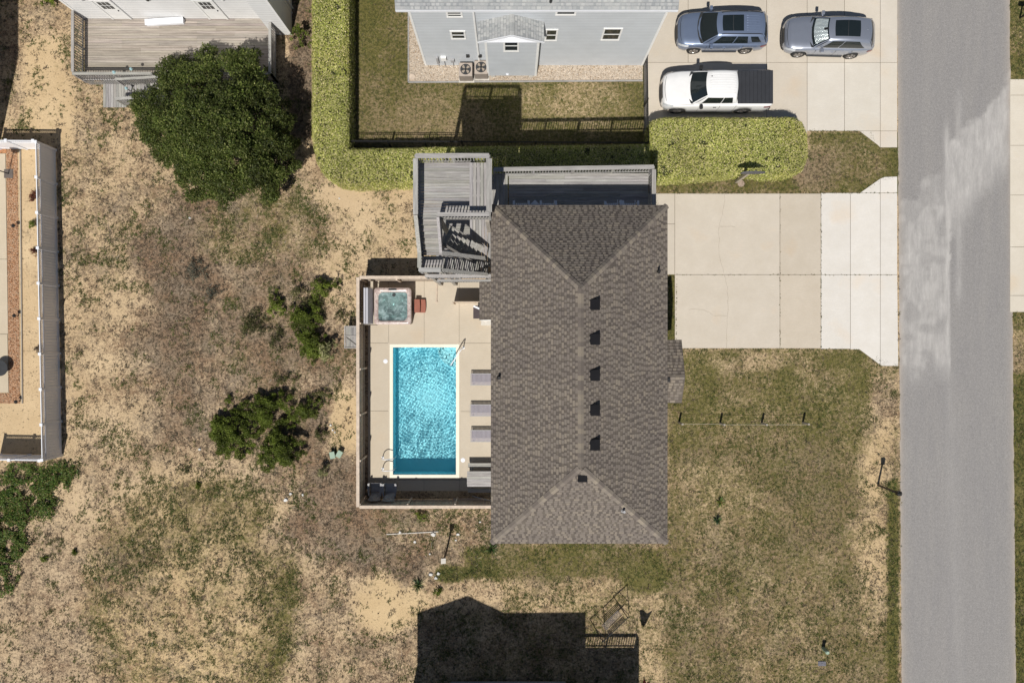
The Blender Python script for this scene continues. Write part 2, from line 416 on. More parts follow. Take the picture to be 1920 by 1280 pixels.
# ------------------------------------------------------------------ ground
def ground_material():
    m, nt, bs = newmat('sandy_ground')
    v = coords(nt)
    a = nd(nt, 'ShaderNodeAttribute', attribute_name='col'); sp = nt.nodes.new('ShaderNodeSeparateColor'); nt.links.new(a.outputs['Color'], sp.inputs[0])
    al = nd(nt, 'ShaderNodeAttribute', attribute_name='lawn'); lawn = al.outputs['Fac']
    big = maprange(nt, noise(nt, v, 0.5, 5, 0.6), 0.32, 0.68)
    fine = maprange(nt, noise(nt, v, 22, 4, 0.7), 0.3, 0.7)
    pink = mix(nt, big, (0.48, 0.36, 0.235), (0.59, 0.455, 0.31))
    yel = mix(nt, big, (0.54, 0.395, 0.22), (0.63, 0.475, 0.275))
    sand = mix(nt, sp.outputs[2], pink, yel)
    sand = mix(nt, 1.0, sand, mix(nt, fine, (0.84, 0.84, 0.84), (1.12, 1.12, 1.12)), 'MULTIPLY')
    # dry litter, then green, then single dark tufts
    def cover(dens, scale, det, rough, soft, k=-0.40, o=0.70):
        n = noise(nt, v, scale, det, rough, 0.2)
        th = math_n(nt, 'MULTIPLY_ADD', dens, k, o)
        return maprange(nt, math_n(nt, 'SUBTRACT', n, th), -soft, soft)
    d1 = cover(sp.outputs[1], 2.6, 10, 0.90, 0.03, -0.28, 0.645)
    d2 = cover(sp.outputs[1], 9.0, 6, 0.85, 0.035, -0.34, 0.67)
    dm = math_n(nt, 'MAXIMUM', math_n(nt, 'MULTIPLY', d1, 0.85), math_n(nt, 'MULTIPLY', d2, 0.8))
    hf = maprange(nt, noise(nt, v, 15, 5, 0.85), 0.38, 0.62)
    tone = maprange(nt, noise(nt, v, 0.55, 6, 0.7), 0.38, 0.62)
    dcol = mix(nt, hf, mix(nt, tone, (0.070, 0.032, 0.017), (0.045, 0.036, 0.028)), mix(nt, tone, (0.27, 0.17, 0.105), (0.30, 0.235, 0.175)))
    lcol = mix(nt, hf, (0.070, 0.052, 0.024), (0.31, 0.235, 0.13))
    dcol = mix(nt, lawn, dcol, lcol)
    out = mix(nt, dm, sand, dcol)
    g1 = cover(sp.outputs[0], 4.6, 9, 0.88, 0.045)
    g2 = cover(sp.outputs[0], 1.5, 8, 0.85, 0.08, -0.34, 0.68)
    gm = math_n(nt, 'MULTIPLY', math_n(nt, 'MAXIMUM', g1, math_n(nt, 'MULTIPLY', g2, 0.7)), 0.86)
    gcol = mix(nt, maprange(nt, noise(nt, v, 17, 5, 0.85), 0.38, 0.62), (0.036, 0.040, 0.008), (0.165, 0.155, 0.036))
    out = mix(nt, gm, out, gcol)
    both = math_n(nt, 'MAXIMUM', sp.outputs[0], sp.outputs[1])
    tf = math_n(nt, 'MULTIPLY', cover(both, 6.5, 5, 0.65, 0.03, -0.17, 0.655), 0.75)
    out = mix(nt, tf, out, mix(nt, maprange(nt, sp.outputs[0], 0.1, 0.4), (0.075, 0.055, 0.038), (0.060, 0.062, 0.020)))
    nt.links.new(out, bs.inputs['Base Color']); bs.inputs['Roughness'].default_value = 0.95
    bs.inputs['Specular IOR Level'].default_value = 0.15
    bump(nt, bs, noise(nt, v, 9, 8, 0.75), 0.55, 0.06)
    return m

POOL = (P(737, 889)[0], P(855, 651)[0], P(737, 889)[1], P(855, 651)[1])     # x0 x1 y0 y1
def build_ground():
    xs = np.concatenate([[-2500, -600, -150, -60, -40], np.arange(-32, 32.01, 0.25), [40, 60, 150, 600, 2500]])
    ys = np.concatenate([[-2500, -600, -150, -60, -35], np.arange(-22, 22.01, 0.25), [35, 60, 150, 600, 2500]])
    px0, px1, py0, py1 = POOL
    def snap(a, q):
        i = np.argmin(abs(a - q)); a[i] = q; return i
    i0 = snap(xs, px0 - 0.1); i1 = snap(xs, px1 + 0.1); j0 = snap(ys, py0 - 0.1); j1 = snap(ys, py1 + 0.1)
    X, Y = np.meshgrid(xs, ys, indexing='ij')
    px = X * PPM + 960; py = 640 - Y * PPM
    G, D, T, L = fields(px, py)
    lo = (fbm(X, Y, 0.9, 4) - 0.5)
    G = np.clip(G + lo * 0.40 * (G > 0.02), 0, 1); D = np.clip(D + (fbm(X + 31, Y, 0.8, 4) - 0.5) * 0.42 * (D > 0.02), 0, 1)
    V = np.stack([X, Y, hgt(X, Y)], -1).reshape(-1, 3)
    n = len(ys); F = []
    for i in range(len(xs) - 1):
        for j in range(len(ys) - 1):
            if i0 <= i < i1 and j0 <= j < j1: continue
            F.append((i * n + j, (i + 1) * n + j, (i + 1) * n + j + 1, i * n + j + 1))
    C = np.stack([G, D, T], -1).reshape(-1, 3)
    o = np_mesh('ground', V, np.array(F), C, ground_material())
    at = o.data.attributes.new('lawn', 'FLOAT', 'POINT'); at.data.foreach_set('value', L.astype(np.float32).ravel())
    tag(o, kind='structure')
build_ground()

# areas where nothing grows (photograph pixels at ground level)
def blocked(px, py):
    b = (px > 1682 + py * 0.0055) & (px < 1893 + py * 0.0095)
    b |= (px > 1236) & (px < 1684) & (py > 362) & (py < 655) & ~((px < 1265) & (py > 515))
    b |= (px > 1610) & (px < 1684) & (py > 331 + (1684 - px) * 0.4) & (py < 686 - (1684 - px) * 0.4)
    b |= (px > 1215) & (px < 1513) & (py < 290)
    b |= (px > 1215) & (px < 1684) & (py < 245)
    b |= (px > 1640) & (px < 1684) & (py < 277)
    b |= (px > 1892) & (py > 149) & (py < 585)
    b |= (px > 684) & (px < 1222) & (py > 512) & (py < 936)
    b |= (px > 943) & (px < 1192) & (py > 450) & (py < 945)
    b |= (px > 766) & (px < 1207) & (py < 156)
    b |= (px < 106) & (py > 270) & (py < 858)
    b |= (px > 584) & (px < 655) & (py < 345)
    b |= (px > 584) & (px < 1240) & (py > 285) & (py < 343)
    b |= (px > 1220) & (px < 1515) & (py > 232) & (py < 336)
    return b

def tufts():
    n = 300000
    px = NR.uniform(-10, 1935, n); py = NR.uniform(-10, 1295, n)
    G, D, T, L = fields(px, py)
    x = (px - 960) / PPM; y = (640 - py) / PPM
    clump = fbm(x, y, 1.3, 4); cl2 = fbm(x + 9, y + 4, 3.5, 3)
    u = NR.rand(n)
    keepG = (u < np.clip((clump - 0.58 + G * 0.42) * 3.6, 0, 1) * (0.85 - 0.5 * L)) & (G > 0.02)
    keepD = (~keepG) & (NR.rand(n) < np.clip((cl2 - 0.60 + D * 0.42) * 3.2, 0, 1) * (0.6 - 0.4 * L)) & (D > 0.05)
    bl = blocked(px, py); keepG &= ~bl; keepD &= ~bl
    for nm, keep, cols, wts, lab, nb, hh in (
        ('grass', keepG, [(0.055, 0.075, 0.018), (0.09, 0.115, 0.03), (0.13, 0.125, 0.04), (0.20, 0.17, 0.07)], [0.35, 0.35, 0.2, 0.1], 'small green grass tufts scattered over the sandy lots', 6, 0.07),
        ('dry_grass', keepD, [(0.085, 0.062, 0.042), (0.13, 0.10, 0.068), (0.24, 0.18, 0.115), (0.10, 0.095, 0.06)], [0.35, 0.3, 0.2, 0.15], 'dry brown grass and dead weed stems on the sand', 5, 0.055)):
        X = x[keep]; Y = y[keep]; k = len(X)
        if not k: continue
        s = NR.uniform(0.6, 1.5, k) * (1 - 0.4 * L[keep]); Z = hgt(X, Y)
        base = palette(k, cols, wts, 0.3)
        Vs = []; Cs = []
        for b in range(nb):
            a = NR.uniform(0, 2 * pi, k); rr = NR.uniform(0.0, 0.05, k) * s; l = NR.uniform(0.035, 0.095, k) * s; h = NR.uniform(0.3, 1.3, k) * hh * s
            bx = X + rr * np.cos(a); by = Y + rr * np.sin(a); wv = 0.013 * s
            ex = bx + l * np.cos(a); ey = by + l * np.sin(a)
            p0 = np.stack([bx - np.sin(a) * wv, by + np.cos(a) * wv, Z + 0.001], -1)
            p1 = np.stack([bx + np.sin(a) * wv, by - np.cos(a) * wv, Z + 0.001], -1)
            p2 = np.stack([ex, ey, Z + h], -1)
            Vs.append(np.stack([p0, p1, p2], 1)); Cs.append(np.repeat(np.clip(base * NR.uniform(0.75, 1.3, (k, 1)), 0, 1)[:, None], 3, 1))
        V = np.concatenate(Vs, 0).reshape(-1, 3); C = np.concatenate(Cs, 0).reshape(-1, 3)
        o = np_mesh(nm, V, np.arange(len(V)).reshape(-1, 3), C, M['blade'])
        tag(o, lab, nm.replace('_', ' '), kind='stuff')
tufts()

# ------------------------------------------------------------------ road
def build_road():
    m, nt, bs = newmat('asphalt')
    v = coords(nt); a = nd(nt, 'ShaderNodeAttribute', attribute_name='col'); sp = nt.nodes.new('ShaderNodeSeparateColor'); nt.links.new(a.outputs['Color'], sp.inputs[0])
    f1 = maprange(nt, noise(nt, v, 30, 3, 0.8), 0.3, 0.7); f2 = maprange(nt, noise(nt, coords(nt, (1, 0.12, 1)), 1.5, 6, 0.7), 0.3, 0.7)
    base = mix(nt, f1, (0.180, 0.174, 0.172), (0.335, 0.323, 0.316))
    base = mix(nt, 1.0, base, mix(nt, maprange(nt, noise(nt, v, 8, 4, 0.9), 0.36, 0.64), (0.90, 0.90, 0.90), (1.10, 1.10, 1.10)), 'MULTIPLY')
    base = mix(nt, 1.0, base, mix(nt, f2, (0.94, 0.94, 0.95), (1.07, 1.06, 1.04)), 'MULTIPLY')
    pale = mix(nt, maprange(nt, noise(nt, coords(nt, (1, 0.14, 1)), 4, 7, 0.75), 0.3, 0.7), (0.38, 0.365, 0.355), (0.55, 0.53, 0.505))
    fac = math_n(nt, 'MULTIPLY', sp.outputs[0], maprange(nt, noise(nt, coords(nt, (1, 0.22, 1)), 2.6, 7, 0.75), 0.3, 0.62, 0.30, 1.0))
    out = mix(nt, fac, base, pale)
    edge = mix(nt, sp.outputs[1], out, (0.42, 0.36, 0.30))
    nt.links.new(edge, bs.inputs['Base Color']); bs.inputs['Roughness'].default_value = 0.9; bs.inputs['Specular IOR Level'].default_value = 0.2
    bump(nt, bs, noise(nt, v, 45, 3, 0.8), 0.4, 0.01)
    us = np.linspace(0, 1, 60); ys = np.concatenate([[-400, -100, -40], np.arange(-24, 24.01, 0.12), [40, 100, 400]])
    U, Y = np.meshgrid(us, ys, indexing='ij'); py = 640 - Y * PPM; pc = np.clip(py, -100, 1400)
    xl = (1682 + pc * 0.0065 - 960) / PPM + (vnoise(Y * 0 + 3, Y, 4.0) - 0.5) * 0.05
    xr = (1893 + pc * 0.0090 - 960) / PPM + (vnoise(Y * 0 + 9, Y, 4.0) - 0.5) * 0.05
    X = xl + (xr - xl) * U; px = X * PPM + 960
    nz = (fbm(X, Y, 0.8, 4) - 0.5) * 90
    qx = px + nz; qy = py + (fbm(X + 7, Y, 0.8, 4) - 0.5) * 60
    # sand-washed stain: diagonal sheet running across the road
    up = 380 - (qx - 1690) * 1.15; up = np.where(px > 1775, np.minimum(up, 265 - (px - 1775) * 1.0), up)
    lo = np.where(px < 1782, 690 + 0 * px, 420 - (px - 1782) * 1.2)
    st = sstep(up - 6, up + 14, qy) * (1 - sstep(lo - 25, lo + 45, qy))
    st = st * np.where(px < 1775, 0.35 + 0.5 * sstep(0.38, 0.6, fbm(X, Y, 1.1, 3)), 0.9)
    ln = np.exp(-((px - (1775 + nz * 0.03)) / 4.5) ** 2) * box_m(px, py, 1700, 1900, 240, 690, 30) * 0.9
    ln2 = np.exp(-((px - 1798) / 6) ** 2) * box_m(px, py, 1700, 1900, 180, 560, 30) * 0.5
    st = np.clip(np.maximum(np.maximum(st * 0.95, ln), ln2), 0, 1)
    wear = np.exp(-((px - (1780 + (py - 700) * 0.03)) / 12) ** 2) * box_m(px, py, 1700, 1900, 690, 1500, 60) * 0.12
    st = np.maximum(st, wear)
    e = np.maximum(np.exp(-(px - (1682 + pc * 0.0065)) / 5), np.exp(-((1893 + pc * 0.009) - px) / 5)) * (0.4 + 0.9 * fbm(X, Y, 2.5, 3)) * 0.8
    dots = np.zeros_like(X)
    for cx, cy, r in ((1716, 73, 4), (1713, 150, 4), (1712, 228, 3), (1717, 102, 3)): dots = np.maximum(dots, np.exp(-(((px - cx) / r) ** 2 + ((py - cy) / (r * 1.4)) ** 2)))
    C = np.stack([st * (1 - dots), np.clip(e, 0, 1), dots], -1)
    V = np.stack([X, Y, np.full_like(X, 0.012)], -1).reshape(-1, 3); n = len(ys)
    I, J = np.meshgrid(np.arange(len(us) - 1), np.arange(n - 1), indexing='ij')
    F = np.stack([I * n + J, (I + 1) * n + J, (I + 1) * n + J + 1, I * n + J + 1], -1).reshape(-1, 4)
    tag(np_mesh('road', V, F, C.reshape(-1, 3), m), kind='structure')
build_road()

# ------------------------------------------------------------------ concrete slabs
def slab_mat(name, col):
    m, nt, bs = newmat(name)
    v = coords(nt); a = nd(nt, 'ShaderNodeAttribute', attribute_name='col')
    b = mix(nt, maprange(nt, noise(nt, v, 0.9, 7, 0.68), 0.3, 0.7), [c * k for c, k in zip(col, (0.90, 0.88, 0.84))], [c * 1.06 for c in col])
    b = mix(nt, maprange(nt, noise(nt, coords(nt, (1.5, 9, 1)), 2.0, 5, 0.7), 0.35, 0.7), b, [c * 0.93 for c in col])
    st = maprange(nt, noise(nt, v, 0.45, 3, 0.5), 0.60, 0.74, 0.0, 0.45)
    b = mix(nt, st, b, (col[0] * 0.92, col[1] * 0.78, col[2] * 0.62))
    b = mix(nt, 1.0, b, mix(nt, maprange(nt, noise(nt, v, 25, 3, 0.8), 0.3, 0.7), (0.94, 0.94, 0.94), (1.05, 1.05, 1.05)), 'MULTIPLY')
    nt.links.new(mix(nt, 1.0, b, a.outputs['Color'], 'MULTIPLY'), bs.inputs['Base Color'])
    bs.inputs['Roughness'].default_value = 0.85; bs.inputs['Specular IOR Level'].default_value = 0.25
    bump(nt, bs, noise(nt, v, 35, 4, 0.8), 0.2, 0.01)
    return m
M['slab'] = slab_mat('beige_concrete', (0.57, 0.515, 0.44))
M['pool_slab'] = slab_mat('pool_deck_concrete', (0.54, 0.475, 0.385))
M['joint'] = mat('joint_dirt', (0.16, 0.13, 0.09), 0.95, var=0.4, scale=9)
M['crack'] = mat('crack_dirt', (0.30, 0.25, 0.19), 0.95, var=0.4, scale=9)

def slabs(name, polys, m, gap=0.012, base=None, zt=0.03):
    """polys: (list of pixel corners, tint); the joints are gaps over a dark bed"""
    mb = MB(); jb = MB()
    for poly, tint in polys:
        pts = [P(x, y) for x, y in poly]; cx = sum(p[0] for p in pts) / len(pts); cy = sum(p[1] for p in pts) / len(pts)
        sh = []
        n = len(pts)
        A = sum(pts[i][0] * pts[(i + 1) % n][1] - pts[(i + 1) % n][0] * pts[i][1] for i in range(n))
        if A < 0: pts = pts[::-1]
        for i in range(n):
            p0 = Vector(pts[i - 1]); p1 = Vector(pts[i]); p2 = Vector(pts[(i + 1) % n])
            d1 = (p1 - p0).normalized(); d2 = (p2 - p1).normalized()
            n1 = Vector((-d1.y, d1.x)); n2 = Vector((-d2.y, d2.x))
            bis = (n1 + n2); bis = bis / max(0.3, bis.length_squared / 2)
            q = p1 + bis * gap; sh.append((q.x, q.y))
        t = R.uniform(0.965, 1.03)
        mb.prism(sh, 0.002, zt, tuple(c * t for c in tint)); jb.prism(pts, 0.003, 0.008)
    a = mb.build(name, m); tag(a, kind='structure')
    b = jb.build(name + '_joints', M['joint']); tag(b, kind='structure')
BE = (1, 1, 1); WH = (1.22, 1.29, 1.41)
def rect(x0, x1, y0, y1): return [(x0, y0), (x1, y0), (x1, y1), (x0, y1)]
slabs('driveway', [
    (rect(1205, 1265, 363, 420), BE), (rect(1205, 1265, 420, 515), BE), (rect(1265, 1462, 363, 515), BE), (rect(1462, 1539, 363, 515), (0.97, 0.955, 0.93)),
    (rect(1265, 1462, 515, 653), BE), (rect(1462, 1539, 515, 653), (0.98, 0.96, 0.93)),
    (rect(1539, 1594, 362, 515), WH), (rect(1594, 1650, 362, 515), WH), (rect(1539, 1594, 515, 654), WH),
    ([(1594, 515), (1650, 515), (1650, 684), (1611, 655), (1594, 655)], WH),
    ([(1650, 515), (1682, 515), (1684, 686), (1655, 686), (1650, 684)], WH),
    (rect(1650, 1682, 362, 515), WH), ([(1612, 362), (1650, 335), (1650, 362)], WH), ([(1650, 335), (1658, 332), (1682, 331), (1682, 362), (1650, 362)], WH)], M['slab'])
slabs('neighbour_driveway', [
    (rect(1207, 1290, -60, 118), BE), (rect(1290, 1437, -60, 118), BE), (rect(1437, 1513, -60, 118), BE), (rect(1207, 1437, 118, 250), BE), (rect(1437, 1513, 118, 250), BE),
    (rect(1207, 1513, -320, -60), BE), (rect(1513, 1683, -320, -60), WH),
    (rect(1513, 1583, -60, 118), (1.06, 1.07, 1.08)), (rect(1583, 1650, -60, 118), (1.06, 1.07, 1.08)), (rect(1650, 1682, -60, 118), (1.1, 1.12, 1.15)),
    (rect(1513, 1583, 118, 246), (1.13, 1.17, 1.22)), (rect(1583, 1650, 118, 246), (1.12, 1.16, 1.2)), (rect(1650, 1682, 118, 246), (1.14, 1.16, 1.18)),
    ([(1611, 246), (1650, 246), (1650, 277), (1645, 272)], (1.12, 1.15, 1.2)), (rect(1650, 1682, 246, 277), (1.14, 1.16, 1.2))], M['slab'])
slabs('opposite_driveway', [(rect(1893, 2200, a, b), (1.13, 1.15, 1.15)) for a, b in ((149, 179), (179, 273), (273, 366), (366, 463), (463, 554), (554, 585))], M['slab'])
def pool_deck():
    x0, x1 = 690, 1230; px0, px1, py0, py1 = 729, 863, 643, 899
    ps = [(rect(x0, 729, 527, 643), BE), (rect(729, 795.5, 527, 643), BE), (rect(795.5, 861, 527, 643), (1.03, 1.03, 1.03)), (rect(861, 943, 527, 643), BE),
          (rect(x0, 729, 643, 770), (0.98, 0.98, 0.98)), (rect(x0, 729, 770, 899), (1.0, 0.99, 0.97)), (rect(863, 943, 643, 771), BE), (rect(863, 943, 771, 899), BE),
          (rect(x0, 795, 899, 920), BE), (rect(795, 862, 899, 920), BE), (rect(862, 943, 899, 920), BE)]
    slabs('pool_deck', ps, M['pool_slab'], gap=0.008)
pool_deck()
def crack(name, pts, w=0.02, z=0.034):
    mb = MB(); pp = []
    for i in range(len(pts) - 1):
        a = Vector(pts[i]); b = Vector(pts[i + 1]); n = max(2, int((b - a).length / 6))
        for k in range(n): q = a.lerp(b, k / n); pp.append(Vector((q.x + R.uniform(-1.2, 1.2), q.y + R.uniform(-1.2, 1.2))))
    pp.append(Vector(pts[-1]))
    ps = [Vector((*P(p.x, p.y), z)) for p in pp]
    for i in range(len(ps) - 1):
        d = (ps[i + 1] - ps[i]).normalized(); s = Vector((-d.y, d.x, 0)) * (w / 2) * R.uniform(0.6, 1.2)
        mb.quad(ps[i] - s, ps[i + 1] - s, ps[i + 1] + s, ps[i] + s)
    tag(mb.build(name, M['crack']), kind='structure')
crack('driveway_crack', [(1358, 364), (1357, 390), (1347, 425), (1349, 480), (1364, 540), (1364, 600), (1362, 652)], 0.013)
crack('driveway_crack', [(1290, 580), (1318, 580), (1340, 592), (1362, 592)], 0.012)
crack('driveway_crack', [(1350, 424), (1378, 426)], 0.012)
crack('driveway_crack', [(1437, 85), (1440, 60), (1436, 20)], 0.012)

# gravel beds with real stones
def inpoly(x, y, poly):
    c = np.zeros(x.shape, bool); n = len(poly)
    for i in range(n):
        x1, y1 = poly[i]; x2, y2 = poly[(i + 1) % n]
        c ^= ((y1 > y) != (y2 > y)) & (x < (x2 - x1) * (y - y1) / (y2 - y1 + 1e-12) + x1)
    return c
def gravel(name, polypx, cols, n, label, size=0.03):
    poly = [P(x, y) for x, y in polypx]
    mb = MB(); mb.add([(x, y, 0.012) for x, y in poly], [tuple(range(len(poly)))])
    avg = np.mean(cols, 0)
    tag(mb.build(name + '_bed', mat(name + '_bed', tuple(avg * 0.75), 0.95, var=0.5, scale=14, fine=0.3, bmp=0.8)), kind='structure')
    xs = [p[0] for p in poly]; ys = [p[1] for p in poly]
    x = NR.uniform(min(xs), max(xs), n); y = NR.uniform(min(ys), max(ys), n); k = inpoly(x, y, poly); x = x[k]; y = y[k]; n = len(x)
    s = NR.uniform(0.6, 1.5, n) * size
    oct_ = np.array([(1, 0, 0), (0, 1, 0), (-1, 0, 0), (0, -1, 0), (0, 0, 0.75), (0, 0, -0.4)])
    off = oct_[None] * s[:, None, None] * NR.uniform(0.6, 1.3, (n, 6, 1))
    a = NR.uniform(0, 6.3, n); ca = np.cos(a)[:, None]; sa = np.sin(a)[:, None]
    vx = off[:, :, 0] * ca - off[:, :, 1] * sa; vy = off[:, :, 0] * sa + off[:, :, 1] * ca
    V = np.stack([x[:, None] + vx, y[:, None] + vy, 0.02 + off[:, :, 2]], -1).reshape(-1, 3)
    f = np.array([(0, 1, 4), (1, 2, 4), (2, 3, 4), (3, 0, 4), (1, 0, 5), (2, 1, 5), (3, 2, 5), (0, 3, 5)])
    F = (np.arange(n)[:, None, None] * 6 + f[None]).reshape(-1, 3)
    tag(np_mesh(name, V, F, np.repeat(palette(n, cols, None, 0.25), 6, 0), M['blade']), label, 'gravel', kind='stuff')
gravel('pebble_gravel', [(766, -150), (766, 155), (1205, 152), (1207, -150)], [(0.62, 0.50, 0.37), (0.72, 0.62, 0.50), (0.50, 0.38, 0.26), (0.80, 0.74, 0.66), (0.42, 0.32, 0.24)], 14000, 'tan and cream pebbles round the base of the grey house')
gravel('lava_gravel', [(12, 280), (33, 280), (38, 756), (-60, 756), (-60, 737), (17, 737)], [(0.50, 0.25, 0.12), (0.60, 0.34, 0.18), (0.42, 0.20, 0.10), (0.66, 0.52, 0.38), (0.34, 0.19, 0.11)], 9000, 'orange brown gravel strip beside the patio inside the white fence')
gravel('lava_gravel_back', [(-60, 280), (12, 280), (12, 287), (-60, 287)], [(0.50, 0.25, 0.12), (0.60, 0.34, 0.18), (0.42, 0.20, 0.10)], 1500, 'orange brown gravel behind the neighbour patio')
slabs('neighbour_patio', [([(-60, 288), (11, 288), (14, 486), (-60, 486)], (1.0, 0.98, 0.93)), ([(-60, 486), (14, 486), (16, 626), (-60, 626)], (1.0, 0.98, 0.93)), ([(-60, 626), (15, 626), (17, 736), (-60, 736)], (0.98, 0.96, 0.9))], M['pool_slab'])

# ------------------------------------------------------------------ roofs
def shingle_mat(name, rough=0.95):
    m, nt, bs = newmat(name)
    v = coords(nt); a = nd(nt, 'ShaderNodeAttribute', attribute_name='col')
    b = mix(nt, maprange(nt, noise(nt, v, 0.6, 6, 0.65), 0.3, 0.7), (0.90, 0.89, 0.89), (1.09, 1.08, 1.04))
    b = mix(nt, 1.0, b, mix(nt, maprange(nt, noise(nt, v, 60, 2, 0.8), 0.3, 0.7), (0.82, 0.82, 0.82), (1.18, 1.18, 1.18)), 'MULTIPLY')
    nt.links.new(mix(nt, 1.0, b, a.outputs['Color'], 'MULTIPLY'), bs.inputs['Base Color'])
    bs.inputs['Roughness'].default_value = rough; bs.inputs['Specular IOR Level'].default_value = 0.2
    return m
M['shingle'] = shingle_mat('asphalt_shingle')
BROWN = [(0.105, 0.091, 0.082), (0.114, 0.099, 0.089), (0.124, 0.107, 0.094), (0.134, 0.116, 0.10)]
BRTAB = [(0.182, 0.158, 0.140), (0.196, 0.172, 0.150), (0.220, 0.190, 0.160), (0.172, 0.149, 0.133)]
GREY = [(0.27, 0.285, 0.30), (0.31, 0.325, 0.34), (0.35, 0.36, 0.37)]
GRTAB = [(0.33, 0.345, 0.355), (0.40, 0.41, 0.415), (0.36, 0.37, 0.38)]
def slope(mb, E0, E1, R1, R0, base, tabs, expo=0.135, th=0.014):
    E0, E1, R1, R0 = map(Vector, (E0, E1, R1, R0))
    u = (E1 - E0).normalized(); up = (R0 - E0) - u * (R0 - E0).dot(u); ln = up.length; up.normalize()
    nrm = u.cross(up).normalized()
    if nrm.z < 0: nrm = -nrm
    n = int(round(ln / expo)); Lw = (R0 - E0).dot(u); W = (E1 - E0).length; Rw = (R1 - E0).dot(u)
    def pt(s, v, h): return E0 + u * s + up * v + nrm * h
    for i in range(n):
        v0 = ln * i / n; v1 = ln * (i + 1) / n
        a0 = Lw * v0 / ln; a1 = Lw * v1 / ln; b0 = W + (Rw - W) * v0 / ln; b1 = W + (Rw - W) * v1 / ln
        if b0 - a0 < 0.02: continue
        s = a0; segs = []
        while s < b0 - 1e-4:
            wd = R.uniform(0.25, 0.6); e = min(b0, s + wd)
            if b0 - e < 0.08: e = b0
            segs.append((s, e)); s = e
        for (s, e) in segs:
            c = R.choice(base); dk = tuple(k * 0.80 for k in c)  # dark butt edge and shadow line of each course, painted into the colour
            s1 = min(max(s, a1), b1); e1 = max(min(e, b1), a1); vm = v0 + (v1 - v0) * 0.2
            sm_ = s + (s1 - s) * 0.2; em_ = e + (e1 - e) * 0.2
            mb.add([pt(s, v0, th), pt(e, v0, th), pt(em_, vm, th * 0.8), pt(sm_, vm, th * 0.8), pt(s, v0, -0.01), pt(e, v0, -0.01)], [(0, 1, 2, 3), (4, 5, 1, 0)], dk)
            mb.add([pt(sm_, vm, th * 0.8), pt(em_, vm, th * 0.8), pt(e1, v1, 0.002), pt(s1, v1, 0.002)], [(0, 1, 2, 3)], c)
        mid0 = max(a0, a1); mid1 = min(b0, b1); s = mid0 - R.uniform(0.0, 0.26)
        while s < mid1 - 0.1:
            wd = R.choice((0.11, 0.15, 0.15, 0.19, 0.24)); e = s + wd
            if s > mid0 and e < mid1:
                c = R.choice(tabs); h = th + 0.012
                va = v0 + 0.17 * (v1 - v0); mb.add([pt(s, va, h), pt(e, va, h), pt(e, v1 - 0.004, 0.012), pt(s, v1 - 0.004, 0.012), pt(s, va, 0), pt(e, va, 0)],
                       [(0, 1, 2, 3), (4, 5, 1, 0), (0, 3, 4), (1, 5, 2)], c)
            s = e + R.choice((0.06, 0.08, 0.12, 0.17))
def ridge_caps(mb, a, b, na, nb, cols, w_=0.15, step=0.2):
    """bent cap shingles along a ridge; na, nb are unit directions running down each side"""
    a = Vector(a); b = Vector(b); d = (b - a); n = int(d.length / step); d.normalize(); na = Vector(na); nb = Vector(nb)
    for i in range(n):
        p = a + d * (i * step); q = p + d * (step * 1.15); c = R.choice(cols); hz = Vector((0, 0, 0.045)); lz = Vector((0, 0, 0.028))
        mb.add([p + hz, q + lz, q + na * w_ + lz, p + na * w_ + hz, q + nb * w_ + lz, p + nb * w_ + hz, p + na * w_, p + nb * w_, p],
               [(0, 1, 2, 3), (0, 5, 4, 1), (0, 3, 6, 8), (0, 8, 7, 5)], c)

def window_on_y(parent, x0, x1, z0, z1, y, sgn=-1, sash=True, name='window'):
    """window in a wall whose outside faces sgn*y"""
    f = MB(); fr = 0.09; d = 0.04 * sgn
    f.box(x0 - fr, x1 + fr, y, y + d, z1, z1 + fr); f.box(x0 - fr, x1 + fr, y, y + d * 1.3, z0 - fr, z0)
    f.box(x0 - fr, x0, y, y + d, z0, z1); f.box(x1, x1 + fr, y, y + d, z0, z1)
    if sash: f.box(x0, x1, y, y + d * 0.8, (z0 + z1) / 2 - 0.025, (z0 + z1) / 2 + 0.025)
    o = f.build(name, M['white_trim'], parent)
    g = MB(); g.box(x0 + 0.001, x1 - 0.001, y - d * 0.2, y + d * 0.35, z0 + 0.001, z1 - 0.001); g.build('pane', M['glass'], o)
    return o
def window_on_x(parent, y0, y1, z0, z1, x, sgn=1, sash=True, name='window'):
    f = MB(); fr = 0.09; d = 0.04 * sgn
    f.box(x, x + d, y0 - fr, y1 + fr, z1, z1 + fr); f.box(x, x + d * 1.3, y0 - fr, y1 + fr, z0 - fr, z0)
    f.box(x, x + d, y0 - fr, y0, z0, z1); f.box(x, x + d, y1, y1 + fr, z0, z1)
    if sash: f.box(x, x + d * 0.8, y0, y1, (z0 + z1) / 2 - 0.025, (z0 + z1) / 2 + 0.025)
    o = f.build(name, M['white_trim'], parent)
    g = MB(); g.box(x - d * 0.2, x + d * 0.35, y0 + 0.001, y1 - 0.001, z0 + 0.001, z1 - 0.001); g.build('pane', M['glass'], o)
    return o
